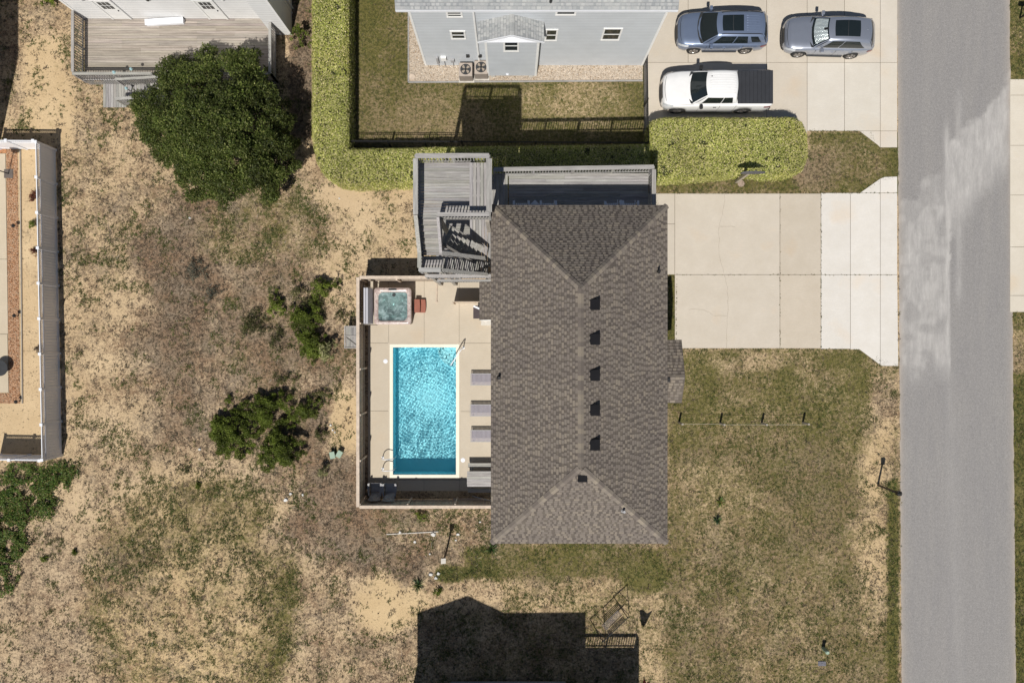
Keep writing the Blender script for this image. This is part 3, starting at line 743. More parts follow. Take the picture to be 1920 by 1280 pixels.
def door_on_y(parent, x0, x1, z0, z1, y, sgn=-1, glass=True):
    f = MB(); d = 0.05 * sgn
    f.box(x0, x1, y, y + d, z0, z1)
    f.box(x0 - 0.1, x0, y, y + d * 1.6, z0, z1); f.box(x1, x1 + 0.1, y, y + d * 1.6, z0, z1); f.box(x0 - 0.1, x1 + 0.1, y, y + d * 1.6, z1, z1 + 0.1)
    o = f.build('door', M['white_trim'], parent)
    if glass:
        g = MB(); w_ = (x1 - x0 - 0.24) / 3; zz0 = z0 + (z1 - z0) * 0.55; hh = (z1 - 0.15 - zz0) / 2
        for i in range(3):
            for j in range(2):
                g.box(x0 + 0.12 + i * w_ + 0.02, x0 + 0.12 + (i + 1) * w_ - 0.02, y + d, y + d * 1.15, zz0 + j * hh + 0.03, zz0 + (j + 1) * hh - 0.03)
        g.build('pane', M['glass'], o)
    h = MB(); h.cyl((x1 - 0.08), y + d * 1.6, z0 + 0.98, z0 + 1.03, 0.03, 10); h.build('handle', M['black'], o)
    return o

# ------------------------------------------------------------------ main house
EZ = 7.76; RZ = 10.5
ex0, ey1 = P(922, 386, EZ); ex1, ey0 = P(1250, 1017, EZ)
exr = P(1249, 386, EZ)[0]
rx = P(1089, 540, RZ)[0]; ryt = P(1089, 541, RZ)[1]; ryb = P(1092, 876, RZ)[1]
house = thing('beach_house', 'large house with brown shingled hip roof in the middle of the lot', 'house', ((ex0 + ex1) / 2, (ey0 + ey1) / 2, 0))
def main_house():
    wb = MB(); o_ = 0.42
    wb.box(ex0 + o_, ex1 - o_, ey0 + o_, ey1 - o_, 0, EZ - 0.05)
    wb.build('wall', M['siding_house'], house)
    sf = MB(); sf.box(ex0 + 0.03, ex1 - 0.03, ey0 + 0.03, ey1 - 0.03, EZ - 0.045, EZ - 0.015)
    sf.build('soffit', M['white_trim'], house)
    fa = MB()
    fa.box(ex0, ex1, ey1 - 0.025, ey1 + 0.005, EZ - 0.2, EZ - 0.01); fa.box(ex0, ex1, ey0 - 0.005, ey0 + 0.025, EZ - 0.2, EZ - 0.01)
    fa.box(ex0 - 0.005, ex0 + 0.025, ey0 + 0.03, ey1 - 0.03, EZ - 0.2, EZ - 0.01); fa.box(ex1 - 0.025, ex1 + 0.005, ey0 + 0.03, ey1 - 0.03, EZ - 0.2, EZ - 0.01)
    fa.build('fascia', M['white_trim'], house)
    A = (ex0 - 0.03, ey1 + 0.03, EZ); B = (ex1 + 0.03, ey1 + 0.03, EZ); C = (ex1 + 0.03, ey0 - 0.03, EZ); D_ = (ex0 - 0.03, ey0 - 0.03, EZ)
    T = (rx, ryt, RZ); U = (rx, ryb, RZ)
    mb = MB()
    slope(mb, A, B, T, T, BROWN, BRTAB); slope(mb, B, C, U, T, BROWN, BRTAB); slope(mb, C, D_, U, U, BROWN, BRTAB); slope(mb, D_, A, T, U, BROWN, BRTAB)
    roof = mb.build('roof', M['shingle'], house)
    rc = MB(); cols = [(0.215, 0.188, 0.16), (0.19, 0.166, 0.145), (0.155, 0.134, 0.12), (0.25, 0.217, 0.178)]
    def dn(p, q, side):    # unit vector down-slope perpendicular to hip
        return Vector(side).normalized()
    sN = (0, 1, -(RZ - EZ) / (ey1 - ryt)); sS = (0, -1, -(RZ - EZ) / (ryb - ey0)); sW = (-1, 0, -(RZ - EZ) / (rx - ex0)); sE = (1, 0, -(RZ - EZ) / (ex1 - rx))
    def perp(v, d):
        d = Vector(d).normalized(); v = Vector(v); v = v - d * v.dot(d); return v.normalized()
    for p, q, s1, s2 in ((A, T, sN, sW), (B, T, sN, sE), (C, U, sS, sE), (D_, U, sS, sW)):
        d = Vector(q) - Vector(p); ridge_caps(rc, p, q, perp(s1, d), perp(s2, d), cols)
    ridge_caps(rc, U, T, Vector(sW).normalized(), Vector(sE).normalized(), cols, 0.15)
    rc.build('ridge_cap', M['shingle'], roof)
    # black box vents
    def zr(x, y):
        return min(EZ + (RZ - EZ) * (ex1 - x) / (ex1 - rx), EZ + (RZ - EZ) * (x - ex0) / (rx - ex0), EZ + (RZ - EZ) * (ey1 - y) / (ey1 - ryt), EZ + (RZ - EZ) * (y - ey0) / (ryb - ey0))
    def vent(px, py, rot=0, s=1.0):
        z = 10.25; x, y = P(px, py, z); z = zr(x, y) + 0.0; x, y = P(px, py, z)
        v = MB(); a = 0.215 * s
        pr = [(-a, 0.0, a, 0.13), (a, 0.10, a, 0.20)]
        if rot == 0:
            v.add([(x - a, y - a, z + 0.02), (x + a, y - a, z - 0.18), (x + a, y + a, z - 0.18), (x - a, y + a, z + 0.02),
                   (x - a, y - a, z + 0.14), (x + a, y - a, z + 0.1), (x + a, y + a, z + 0.1), (x - a, y + a, z + 0.14)],
                  [(3, 2, 1, 0), (4, 5, 6, 7), (0, 1, 5, 4), (1, 2, 6, 5), (2, 3, 7, 6), (3, 0, 4, 7)])
            v.box(x - a - 0.04, x + a + 0.02, y - a - 0.02, y + a + 0.02, z + 0.09, z + 0.115)
        else:
            v.box(x - a * 0.9, x + a * 0.9, y - a * 0.7, y + a * 0.7, z - 0.12, z + 0.12)
        v.build('roof_vent', M['matte_black'], roof, bevel=0.015)
    for py in (571, 636, 703, 768, 833): vent(1114, py)
    vent(1092, 896, 1)
    for px, py in ((1236, 508), (936, 708), (1169, 957)):
        x, y = P(px, py, 8.5); z = zr(x, y); x, y = P(px, py, z + 0.2); z = zr(x, y)
        p = MB(); p.cyl(x, y, z - 0.1, z + 0.33, 0.055, 14); p.cyl(x, y, z - 0.08, z + 0.1, 0.14, 14, (0.5, 0.5, 0.5), 0.07)
        p.build('vent_pipe', M['grey_plastic'] if px == 1169 else M['black'], roof)
    # windows and doors on all four walls
    yN = ey1 - o_; yS = ey0 + o_; xW = ex0 + o_; xE = ex1 - o_
    for x in (0.6, 2.9, 5.4):
        window_on_y(house, x - 0.45, x + 0.45, 6.1 + 0.1, 7.3, yN, 1); 
    door_on_y(house, 1.4, 2.3, 5.5, 7.5, yN, 1)
    for x in (0.9, 3.0, 5.2):
        for z in (1.2, 3.9, 6.2): window_on_y(house, x - 0.45, x + 0.45, z, z + 1.2, yS, -1)
    for y in (-6.5, -3.5, 3.2):
        for z in (3.7, 6.1): window_on_x(house, y - 0.45, y + 0.45, z, z + 1.2, xE, 1)
    for y in (-7.2, -4.6, -2.0, 1.0):
        for z in (1.1, 3.8, 6.1): window_on_x(house, y - 0.5, y + 0.5, z, z + 1.2, xW, -1)
    # entry gable on the east side
    bz = 5.45; gz = 6.15
    bx1 = P(1278, 700, bz)[0]; by1 = P(0, 637, bz)[1]; by0 = P(0, 755, bz)[1]; ym = P(0, 707, gz)[1]
    g = MB(); g.box(xE, bx1 - 0.25, by0 + 0.25, by1 - 0.25, 0, bz - 0.1)
    g.add([(bx1 - 0.25, by0 + 0.25, bz - 0.1), (bx1 - 0.25, by1 - 0.25, bz - 0.1), (bx1 - 0.25, ym, gz - 0.1)], [(0, 1, 2)])
    g.build('entry_wall', M['siding_house'], house)
    r = MB()
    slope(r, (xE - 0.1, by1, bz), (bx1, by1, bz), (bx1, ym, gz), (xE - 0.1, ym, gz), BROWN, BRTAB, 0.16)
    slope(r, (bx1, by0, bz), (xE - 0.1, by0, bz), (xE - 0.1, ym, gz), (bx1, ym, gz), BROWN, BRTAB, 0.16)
    r.box(xE, bx1 - 0.05, by0 + 0.03, by1 - 0.03, bz - 0.09, bz - 0.03, (0.2, 0.18, 0.16))
    ridge_caps(r, (xE, ym, gz), (bx1, ym, gz), Vector((0, 1, -0.5)).normalized(), Vector((0, -1, -0.5)).normalized(), BRTAB, 0.13)
    er = r.build('entry_roof', M['shingle'], house)
    v = MB(); x, y = P(1253, 712, 6.15); v.box(x - 0.08, x + 0.08, y - 0.1, y + 0.1, 5.9, 6.25); v.build('entry_vent', M['black'], er)
    # lean-to roof over the west door
    lz = 3.0; lx0, ly1 = P(899, 527, lz); ly0 = P(899, 600, lz)[1]
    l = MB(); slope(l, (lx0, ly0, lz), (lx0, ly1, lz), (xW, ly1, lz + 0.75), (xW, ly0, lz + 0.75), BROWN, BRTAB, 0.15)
    lr = l.build('porch_roof', M['shingle'], house)
    l2 = MB(); l2.add([(lx0 + 0.02, ly0 + 0.02, lz - 0.02), (xW, ly0 + 0.02, lz - 0.02), (xW, ly0 + 0.02, lz + 0.72)], [(0, 1, 2)])
    l2.add([(lx0 + 0.02, ly1 - 0.02, lz - 0.02), (xW, ly1 - 0.02, lz - 0.02), (xW, ly1 - 0.02, lz + 0.72)], [(0, 1, 2)])
    l2.box(lx0 + 0.02, xW, ly0 - 0.02, ly0 + 0.02, lz - 0.14, lz + 0.0); l2.box(lx0, lx0 + 0.04, ly0, ly1, lz - 0.14, lz - 0.01)
    l2.build('porch_trim', M['white_trim'], house)
    for y in (ly0 + 0.2, ly1 - 0.2): l3 = MB(); l3.box(lx0 + 0.1, lx0 + 0.22, y - 0.06, y + 0.06, 0.03, lz - 0.1); l3.build('porch_post', M['white_trim'], house)
main_house()

# ------------------------------------------------------------------ decks
def tint(a=0.82, b=1.15): t = R.uniform(a, b); return (t, t * R.uniform(0.97, 1.02), t * R.uniform(0.94, 1.03))
def boards(mb, x0, x1, y0, y1, z, d='x', w_=0.14, gap=0.012, th=0.035, seg=3.6):
    if x0 > x1: x0, x1 = x1, x0
    if y0 > y1: y0, y1 = y1, y0
    a0, a1, b0, b1 = (x0, x1, y0, y1) if d == 'x' else (y0, y1, x0, x1)
    n = max(1, int(round((b1 - b0) / w_))); st = (b1 - b0) / n
    for i in range(n):
        c0 = b0 + i * st + gap / 2; c1 = c0 + st - gap; s = a0; first = True
        while s < a1 - 1e-3:
            ln = seg * (R.choice((0.5, 1, 0.75)) if first else 1); first = False
            e = min(a1, s + ln)
            if a1 - e < 0.5: e = a1
            zz = z + R.uniform(-0.002, 0.002)
            if d == 'x': mb.box(s + 0.002, e - 0.002, c0, c1, zz - th, zz, tint())
            else: mb.box(c0, c1, s + 0.002, e - 0.002, zz - th, zz, tint())
            s = e
def railing(parent, p0, p1, z0, z1=None, h=1.0, cap=0.19, sp=0.135, m='wood_x', posts=True, name='railing', bal=0.04, lattice=False, mat2=None):
    """railing from p0 to p1 with floor height z0 -> z1"""
    z1 = z0 if z1 is None else z1
    mb = MB(); a = Vector((p0[0], p0[1], z0)); b = Vector((p1[0], p1[1], z1)); L = (b - a).length; d = (b - a) / L
    up = Vector((0, 0, 1)); flat = Vector((d.x, d.y, 0)).normalized()
    mb.beam(a + up * h, b + up * h, cap, 0.035, tint(0.95, 1.15)); mb.beam(a + up * (h - 0.09), b + up * (h - 0.09), 0.04, 0.09, tint()); mb.beam(a + up * 0.1, b + up * 0.1, 0.04, 0.09, tint())
    n = max(1, int(L / sp))
    for i in range(n + 1):
        q = a.lerp(b, i / n); mb.beam(q + up * 0.05, q + up * (h - 0.05), bal, bal, tint(), up=flat)
    if posts:
        k = max(1, int(round(L / 2.0)))
        for i in range(k + 1):
            q = a.lerp(b, i / k); mb.beam(q - up * 0.25, q + up * (h - 0.02), 0.09, 0.09, tint(), up=flat)
    return mb.build(name, M[m], parent)
def lattice(mb, a, b, z0a, z1a, z0b, z1b, pitch=0.13, w_=0.024):
    """diagonal lattice panel between a and b (xy) with sloping bottom and top"""
    a = Vector((a[0], a[1], 0)); b = Vector((b[0], b[1], 0)); L = (b - a).length; d = (b - a) / L; n = Vector((-d.y, d.x, 0))
    lo = lambda s: z0a + (z0b - z0a) * s / L; hi = lambda s: z1a + (z1b - z1a) * s / L
    for sg, off in ((1, 0.006), (-1, -0.006)):
        s = -3.0
        while s < L + 3.0:
            # clip line z = z0 + sg*(t - s) to the panel
            pts = []
            for k in range(81):
                t = L * k / 80; z = z0a + sg * (t - s)
                if lo(t) <= z <= hi(t): pts.append((t, z))
            if len(pts) >= 2:
                p = a + d * pts[0][0] + n * off; q = a + d * pts[-1][0] + n * off
                p.z = pts[0][1]; q.z = pts[-1][1]
                mb.beam(p, q, 0.006, w_, tint(), up=(0, 0, 1)) if False else mb.beam(p, q, w_, 0.006, tint(), up=n)
            s += pitch
def stairs(mb, a, b, width_dir, wd, n, z0, z1, th=0.04):
    """open-tread flight from a (z0) to b (z1); width_dir unit vector"""
    a = Vector((a[0], a[1], 0)); b = Vector((b[0], b[1], 0)); wdv = Vector((width_dir[0], width_dir[1], 0)); d = (b - a)
    run = d / n
    for i in range(n):
        z = z0 + (z1 - z0) * (i + 0.5) / n; q = a + run * i; e = q + run * 1.08
        for k in range(2):
            s0 = q.lerp(e, k * 0.5 + 0.01); s1 = q.lerp(e, k * 0.5 + 0.49)
            c = tint()
            P4 = [s0, s1, s1 + wdv * wd, s0 + wdv * wd]
            mb.add([(p.x, p.y, z - th) for p in P4] + [(p.x, p.y, z) for p in P4], [(3, 2, 1, 0), (4, 5, 6, 7), (0, 1, 5, 4), (1, 2, 6, 5), (2, 3, 7, 6), (3, 0, 4, 7)], c)
    for o in (0.03, wd - 0.03):
        p = a + wdv * o; q = b + wdv * o; mb.beam((p.x, p.y, z0 - 0.14), (q.x, q.y, z1 - 0.14), 0.04, 0.25, tint(0.7, 0.9))

DZ = 5.65; RH = 1.0                                # long deck
def long_deck():
    lx0 = ex0 + 0.42; x1 = P(1226, 0, DZ + RH)[0]; yR = P(0, 313, DZ + RH)[1]; yL = P(0, 318, DZ + RH)[1]; xl = P(928, 0, DZ + RH)[0]
    y0 = ey1 - 0.42
    d = thing('long_deck', 'long narrow upstairs deck along the shingled house, part in sun', 'deck', ((xl + x1) / 2, (y0 + yR) / 2, 0))
    mb = MB(); boards(mb, -0.15, x1 - 0.05, y0 + 0.005, yR - 0.05, DZ, 'x'); mb.build('deck_boards', M['wood_x'], d)
    mb = MB(); boards(mb, -2.05, -0.2, 3.6, yR - 0.1, DZ, 'y'); mb.build('walkway_boards', M['wood_y'], d)
    fr = MB()
    for y in (y0 + 0.1, yR - 0.12): fr.box(-0.9, x1 - 0.08, y - 0.03, y + 0.03, DZ - 0.28, DZ - 0.04)
    fr.box(x1 - 0.11, x1 - 0.07, y0, yR - 0.1, DZ - 0.28, DZ - 0.04)
    for x in np.arange(0.0, x1 - 0.2, 0.6): fr.box(x - 0.02, x + 0.02, y0 + 0.14, yR - 0.16, DZ - 0.24, DZ - 0.045)
    fr.build('joist', M['wood_x'], d)
    for x in (0.2, 2.4, 4.5, x1 - 0.2):
        p = MB(); p.box(x - 0.08, x + 0.08, yR - 0.32, yR - 0.16, 0, DZ - 0.285); p.build('post', M['wood_z'], d)
    railing(d, (-0.85, yL), (x1, yR), DZ, cap=0.2)
    railing(d, (x1, yR - 0.12), (x1, y0 + 0.1), DZ, cap=0.2, m='wood_y')
long_deck()

def tower():
    TZ = 8.9; LZ = 7.7
    x0 = P(779, 0, TZ + 1)[0]; x1 = P(917, 0, TZ + 1)[0]; y1 = P(0, 292, TZ + 1)[1]; ym = P(0, 402, TZ + 1)[1]; xm = P(821, 0, TZ + 1)[0]
    yb = P(0, 506, LZ + 1)[1]; yl = P(0, 474, LZ + 1)[1]
    t = thing('stair_tower', 'grey wooden lookout deck on tall posts with stairs wrapping down around an opening', 'deck', ((x0 + x1) / 2, (y1 + yb) / 2, 0))
    mb = MB(); boards(mb, x0 + 0.02, x1 - 0.02, ym, y1 - 0.02, TZ, 'x', 0.13); mb.build('deck_boards', M['wood_x'], t)
    mb = MB(); boards(mb, x0 + 0.02, xm, yb + 0.02, yl - 0.02, LZ, 'x', 0.13); mb.build('landing_boards', M['wood_x'], t)
    # flight south, top deck -> landing
    mb = MB(); n = 6; dy = (ym - yl) / n
    for i in range(n):
        z = TZ - (TZ - LZ) * (i + 0.6) / (n + 0.2); ya = ym - i * dy
        for k in range(2):
            mb.box(x0 + 0.05, xm - 0.02, ya - dy * (k + 1) / 2 + 0.005, ya - dy * k / 2 - 0.005 if k else ya, z - 0.04, z, tint())
        mb.box(x0 + 0.05, xm - 0.02, ya - 0.02, ya, z, z + (TZ - LZ) / n - 0.045, tint(0.8, 0.9))
    for x in (x0 + 0.03, xm): mb.beam((x, ym, TZ - 0.15), (x, yl, LZ - 0.12), 0.04, 0.25, tint())
    mb.build('upper_stairs', M['wood_x'], t)
    mb = MB(); xe = P(914, 0, 6.3)[0]
    stairs(mb, (xm, yb + 0.05), (xe, yb + 0.05), (0, 1), yl - yb - 0.08, 9, LZ, DZ, 0.04); mb.build('middle_stairs', M['wood_y'], t)
    # lower flight seen through the opening
    mb = MB(); a = Vector((-1.35, 4.55)); b = Vector((-2.85, 5.35)); dd = (b - a).normalized(); wv = Vector((dd.y, -dd.x))
    stairs(mb, (a.x, a.y), (b.x, b.y), (wv.x, wv.y), -0.9, 8, DZ, DZ + 1.35, 0.04); mb.build('lower_stairs', M['wood_x'], t)
    mb = MB()
    for h in (0.35, 0.6, 0.85, 1.0): mb.beam((a.x - wv.x * 0.95, a.y - wv.y * 0.95, DZ + h), (b.x - wv.x * 0.95, b.y - wv.y * 0.95, DZ + 1.35 + h), 0.09, 0.045, (0.5, 0.48, 0.46))
    for s in (0, 0.5, 1):
        q = a.lerp(b, s) - wv * 0.95; mb.beam((q.x, q.y, DZ + 1.35 * s - 0.1), (q.x, q.y, DZ + 1.35 * s + 1.0), 0.09, 0.09)
    mb.build('lower_handrail', M['wood_x'], t)
    mb = MB(); boards(mb, x0 + 0.3, -3.25, 4.9, 6.2, DZ + 1.35, 'x'); mb.build('lower_landing', M['wood_x'], t)
    fl = MB(); boards(fl, x0 + 0.1, -2.1, 3.3, 6.9, 2.9, 'x'); fl.build('bottom_landing', M['wood_x'], t)
    # bench along the east rail
    b_ = MB()
    for i in range(5): b_.box(x1 - 0.86 + i * 0.155, x1 - 0.725 + i * 0.155, ym + 0.1, y1 - 0.15, TZ + 0.40, TZ + 0.44, tint(0.9, 1.1))
    for y in np.linspace(ym + 0.3, y1 - 0.3, 4): b_.box(x1 - 0.80, x1 - 0.3, y - 0.04, y + 0.04, TZ + 0.3, TZ + 0.4); b_.box(x1 - 0.6, x1 - 0.5, y - 0.04, y + 0.04, TZ, TZ + 0.3)
    b_.build('bench', M['wood_y'], t)
    railing(t, (x0, y1), (x1, y1), TZ, cap=0.2); railing(t, (x0, y1 - 0.12), (x0, ym), TZ, cap=0.2, m='wood_y')
    railing(t, (x1, y1 - 0.12), (x1, ym + 0.1), TZ, cap=0.24, m='wood_y'); railing(t, (xm - 0.02, ym), (x1 + 0.02, ym), TZ, cap=0.17)
    railing(t, (x0, ym - 0.02), (x0, yl), TZ, LZ, cap=0.17, m='wood_y'); railing(t, (x0, yl - 0.02), (x0, yb + 0.1), LZ, cap=0.17, m='wood_y')
    railing(t, (xm, ym - 0.1), (xm, yl), TZ, LZ, cap=0.12, m='wood_y'); railing(t, (x0, yb), (xm, yb), LZ, cap=0.2)
    railing(t, (xm + 0.05, yb), (xe, yb), LZ, DZ + 0.1, cap=0.14); railing(t, (xm + 0.05, yl), (xe - 0.1, yl), LZ, DZ + 0.1, cap=0.17, sp=0.9, posts=False)
    railing(t, (x0, yb - 0.05), (-0.95, yb - 0.05), DZ - 0.1, cap=0.14); railing(t, (x0 + 0.3, yb - 0.03), (-1.0, yb - 0.03), 2.9, cap=0.12)
    f = MB()
    for (a, b, z) in (((x0, y1 - 0.05), (x1, y1 - 0.05), TZ), ((x0, ym + 0.03), (x1, ym + 0.03), TZ), ((x0, yb + 0.05), (xm, yb + 0.05), LZ), ((x0 + 0.02, yb - 0.02), (-1.0, yb - 0.02), DZ - 0.2)):
        f.beam((a[0], a[1], z - 0.17), (b[0], b[1], z - 0.17), 0.05, 0.24, tint(0.8, 1))
    for x in (x0 + 0.03, x1 - 0.03): f.beam((x, ym, TZ - 0.17), (x, y1, TZ - 0.17), 0.05, 0.24, tint(0.8, 1))
    f.build('beam', M['wood_x'], t)
    for (x, y, z) in ((x0 + 0.08, y1 - 0.1, TZ - 0.3), (x1 - 0.08, y1 - 0.1, TZ - 0.3), (x0 + 0.08, ym, TZ - 0.3), (x1 - 0.12, ym, TZ - 0.3), (x0 + 0.08, yb + 0.1, LZ - 0.3), (xm - 0.05, yb + 0.1, LZ - 0.3), (xm - 0.05, ym, TZ - 0.3), (-1.1, yb + 0.1, DZ)):
        p = MB(); p.box(x - 0.09, x + 0.09, y - 0.09, y + 0.09, 0, z); p.build('post', M['wood_z'], t)
tower()

# white rocking chairs and a small table under the eave
def rocking_chair():
    t = thing('rocking_chair', 'x', 'chair', (0, 0, 0), 0.0001, 'white rocking chairs on the long deck')
    wm = M['white']
    b = MB()
    for i in range(6): b.box(-0.27 + i * 0.092, -0.20 + i * 0.092, -0.22, 0.28, 0.42, 0.445)
    b.build('seat', wm, t)
    b = MB()
    for i in range(6): b.beam((-0.235 + i * 0.094, -0.22, 0.45), (-0.235 + i * 0.094, -0.45, 1.1), 0.06, 0.02, up=(0, 1, 0))
    b.beam((-0.3, -0.45, 1.1), (0.3, -0.45, 1.1), 0.05, 0.06); b.beam((-0.3, -0.24, 0.5), (0.3, -0.24, 0.5), 0.05, 0.05)
    b.build('backrest', wm, t)
    for s in (-1, 1):
        b = MB(); b.box(s * 0.36 - 0.05, s * 0.36 + 0.05, -0.3, 0.36, 0.64, 0.665); b.build('armrest', wm, t)
        b = MB(); b.beam((s * 0.32, 0.27, 0.05), (s * 0.32, 0.27, 0.64), 0.045, 0.045); b.beam((s * 0.32, -0.24, 0.05), (s * 0.32, -0.33, 0.8), 0.045, 0.045); b.build('leg', wm, t)
        b = MB(); b.tube([(s * 0.32, y, 0.02 + 0.25 * y * y) for y in np.linspace(-0.6, 0.5, 9)], 0.022, 6); b.build('rocker', wm, t)
    return t
rc0 = rocking_chair()
cl = ['white rocking chair at the left end of the row by the small table', 'white rocking chair just right of the small pointed table', 'white rocking chair on the right, inner one of the right pair', 'white rocking chair nearest the right end of the long deck']
for i, px in enumerate((977.5, 1028, 1150, 1182)):
    x, y = P(px, 386, DZ + 0.6)
    if i == 0: rc0.location = (x, y - 0.12, DZ); rc0.rotation_euler = (0, 0, 0.0); rc0['label'] = cl[0]
    else: dup(rc0, (x, y - 0.12, DZ), 0.08 if i == 2 else 0, cl[i])
x, y = P(1003, 384, DZ + 0.5)
st = thing('side_table', 'small white table between the two left rocking chairs', 'table', (x, y, DZ))
b = MB(); b.prism([(x + 0.24 * cos(k * pi / 2), y + 0.24 * sin(k * pi / 2)) for k in range(4)], DZ + 0.48, DZ + 0.51); b.build('table_top', M['white'], st)
b = MB(); b.box(x - 0.03, x + 0.03, y - 0.03, y + 0.03, DZ, DZ + 0.48); b.box(x - 0.15, x + 0.15, y - 0.15, y + 0.15, DZ + 0.0, DZ + 0.03); b.build('table_base', M['white'], st)

# ------------------------------------------------------------------ pool
def pool():
    x0, x1, y0, y1 = POOL
    t = thing('swimming_pool', 'rectangular turquoise swimming pool with cream coping in the fenced yard', 'pool', ((x0 + x1) / 2, (y0 + y1) / 2, 0))
    m, nt, bs = newmat('pool_plaster')
    v = coords(nt); b = mix(nt, maprange(nt, noise(nt, v, 2, 4, 0.6), 0.3, 0.7), (0.37, 0.84, 0.95), (0.42, 0.88, 0.98))
    nt.links.new(b, bs.inputs['Base Color']); bs.inputs['Roughness'].default_value = 0.8; bs.inputs['Specular IOR Level'].default_value = 0.0
    D = -1.25
    mb = MB()
    mb.quad((x0, y0, D), (x1, y0, D), (x1, y1, D), (x0, y1, D))
    for a, c in (((x0, y0), (x1, y0)), ((x1, y0), (x1, y1)), ((x1, y1), (x0, y1)), ((x0, y1), (x0, y0))):
        mb.quad((a[0], a[1], D), (c[0], c[1], D), (c[0], c[1], 0.03), (a[0], a[1], 0.03))
    bas = mb.build('basin', m, t)
    s = MB()
    for i in range(3):
        r = 1.15 - 0.3 * i; z = -1.0 + i * 0.28; s.prism([(x1, y1), ] + [(x1 - r * cos(a), y1 - r * sin(a)) for a in np.linspace(0, pi / 2, 14)], D + 0.001 * i, z)
    sm = mat('step_plaster', (0.48, 0.85, 0.90), 0.8, var=0.05, spec=0.0); stp = s.build('pool_step', sm, t)
    dd = MB()
    for (px, py) in ((829, 654), (822, 659), (841, 665), (846, 658), (835, 671), (853, 678), (847, 684)):
        x, y = P(px, py); dd.cyl(x, y, -1.0, -0.42, 0.03, 8)
    dd.build('step_stud', M['plastic_dark'], t)
    c = MB(); o = 0.19
    cc = (1, 0.99, 0.96)
    c.box(x0 - o, x1 + o, y1, y1 + o, 0.0, 0.05); c.box(x0 - o, x1 + o, y0 - o, y0, 0.0, 0.05)
    c.box(x0 - o, x0, y0, y1, 0.0, 0.05); c.box(x1, x1 + o, y0, y1, 0.0, 0.05)
    c.build('coping', mat('cream_coping', (0.80, 0.76, 0.64), 0.6, var=0.04, scale=2), t, bevel=0.012)
    e = MB(); q = 0.27
    e.box(x0 - q, x1 + q, y1 + o, y1 + q, 0.0, 0.036); e.box(x0 - q, x1 + q, y0 - q, y0 - o, 0.0, 0.036); e.box(x0 - q, x0 - o, y0 - o, y1 + o, 0.0, 0.036); e.box(x1 + o, x1 + q, y0 - o, y1 + o, 0.0, 0.036)
    e.build('coping_edge', M['pool_slab'], t)
    # water: rippled surface
    nx, ny = 200, 400
    X, Y = np.meshgrid(np.linspace(x0 + 0.001, x1 - 0.001, nx), np.linspace(y0 + 0.001, y1 - 0.001, ny), indexing='ij')
    cx, cy = P(800, 765)
    r = np.sqrt((X - cx) ** 2 + (Y - cy) ** 2)
    calm = sstep(0.2, 1.5, r)
    Z = 0.0011 * np.sin(r * 34) * sstep(0.3, 2.2, r) + 0.0012 * np.sin(r * 17 + 1.3)
    for (ax, ay, k, am) in ((1, 0.2, 21, .0008), (0.3, 1, 27, .0008), (-0.8, 0.7, 33, .0006), (0.6, 0.8, 41, .0005), (1, -0.5, 37, .0005)):
        ph = 3 * fbm(X + ax * 9, Y + ay * 7, 0.9, 2); Z = Z + am * np.sin(k * (ax * X + ay * Y) + ph * 4) * (0.35 + 0.65 * calm)
    Z = Z + (fbm(X, Y, 9.5, 3) - 0.5) * 0.0075 * (0.4 + 0.6 * calm)
    V = np.stack([X, Y, Z - 0.10], -1).reshape(-1, 3)
    I, J = np.meshgrid(np.arange(nx - 1), np.arange(ny - 1), indexing='ij'); F = np.stack([I * ny + J, (I + 1) * ny + J, (I + 1) * ny + J + 1, I * ny + J + 1], -1).reshape(-1, 4)
    wm = bpy.data.materials.new('pool_water'); wm.use_nodes = True; nt = wm.node_tree
    for n in list(nt.nodes): nt.nodes.remove(n)
    out = nt.nodes.new('ShaderNodeOutputMaterial')
    rf = nt.nodes.new('ShaderNodeBsdfRefraction'); rf.inputs['IOR'].default_value = 1.33; rf.inputs['Roughness'].default_value = 0.0; rf.inputs[0].default_value = (0.93, 0.99, 1.0, 1)
    gl = nt.nodes.new('ShaderNodeBsdfGlossy'); gl.inputs['Roughness'].default_value = 0.02
    fr = nt.nodes.new('ShaderNodeFresnel'); fr.inputs[0].default_value = 1.33
    ms = nt.nodes.new('ShaderNodeMixShader'); nt.links.new(fr.outputs[0], ms.inputs[0]); nt.links.new(rf.outputs[0], ms.inputs[1]); nt.links.new(gl.outputs[0], ms.inputs[2])
    nt.links.new(ms.outputs[0], out.inputs[0])
    wo = np_mesh('pool_water', V, F, None, wm, t, smooth=True)
    wo.cycles.is_caustics_caster = True
    for o_ in (bas, stp): o_.cycles.is_caustics_receiver = True
    sd.cycles.is_caustics_light = True
pool()

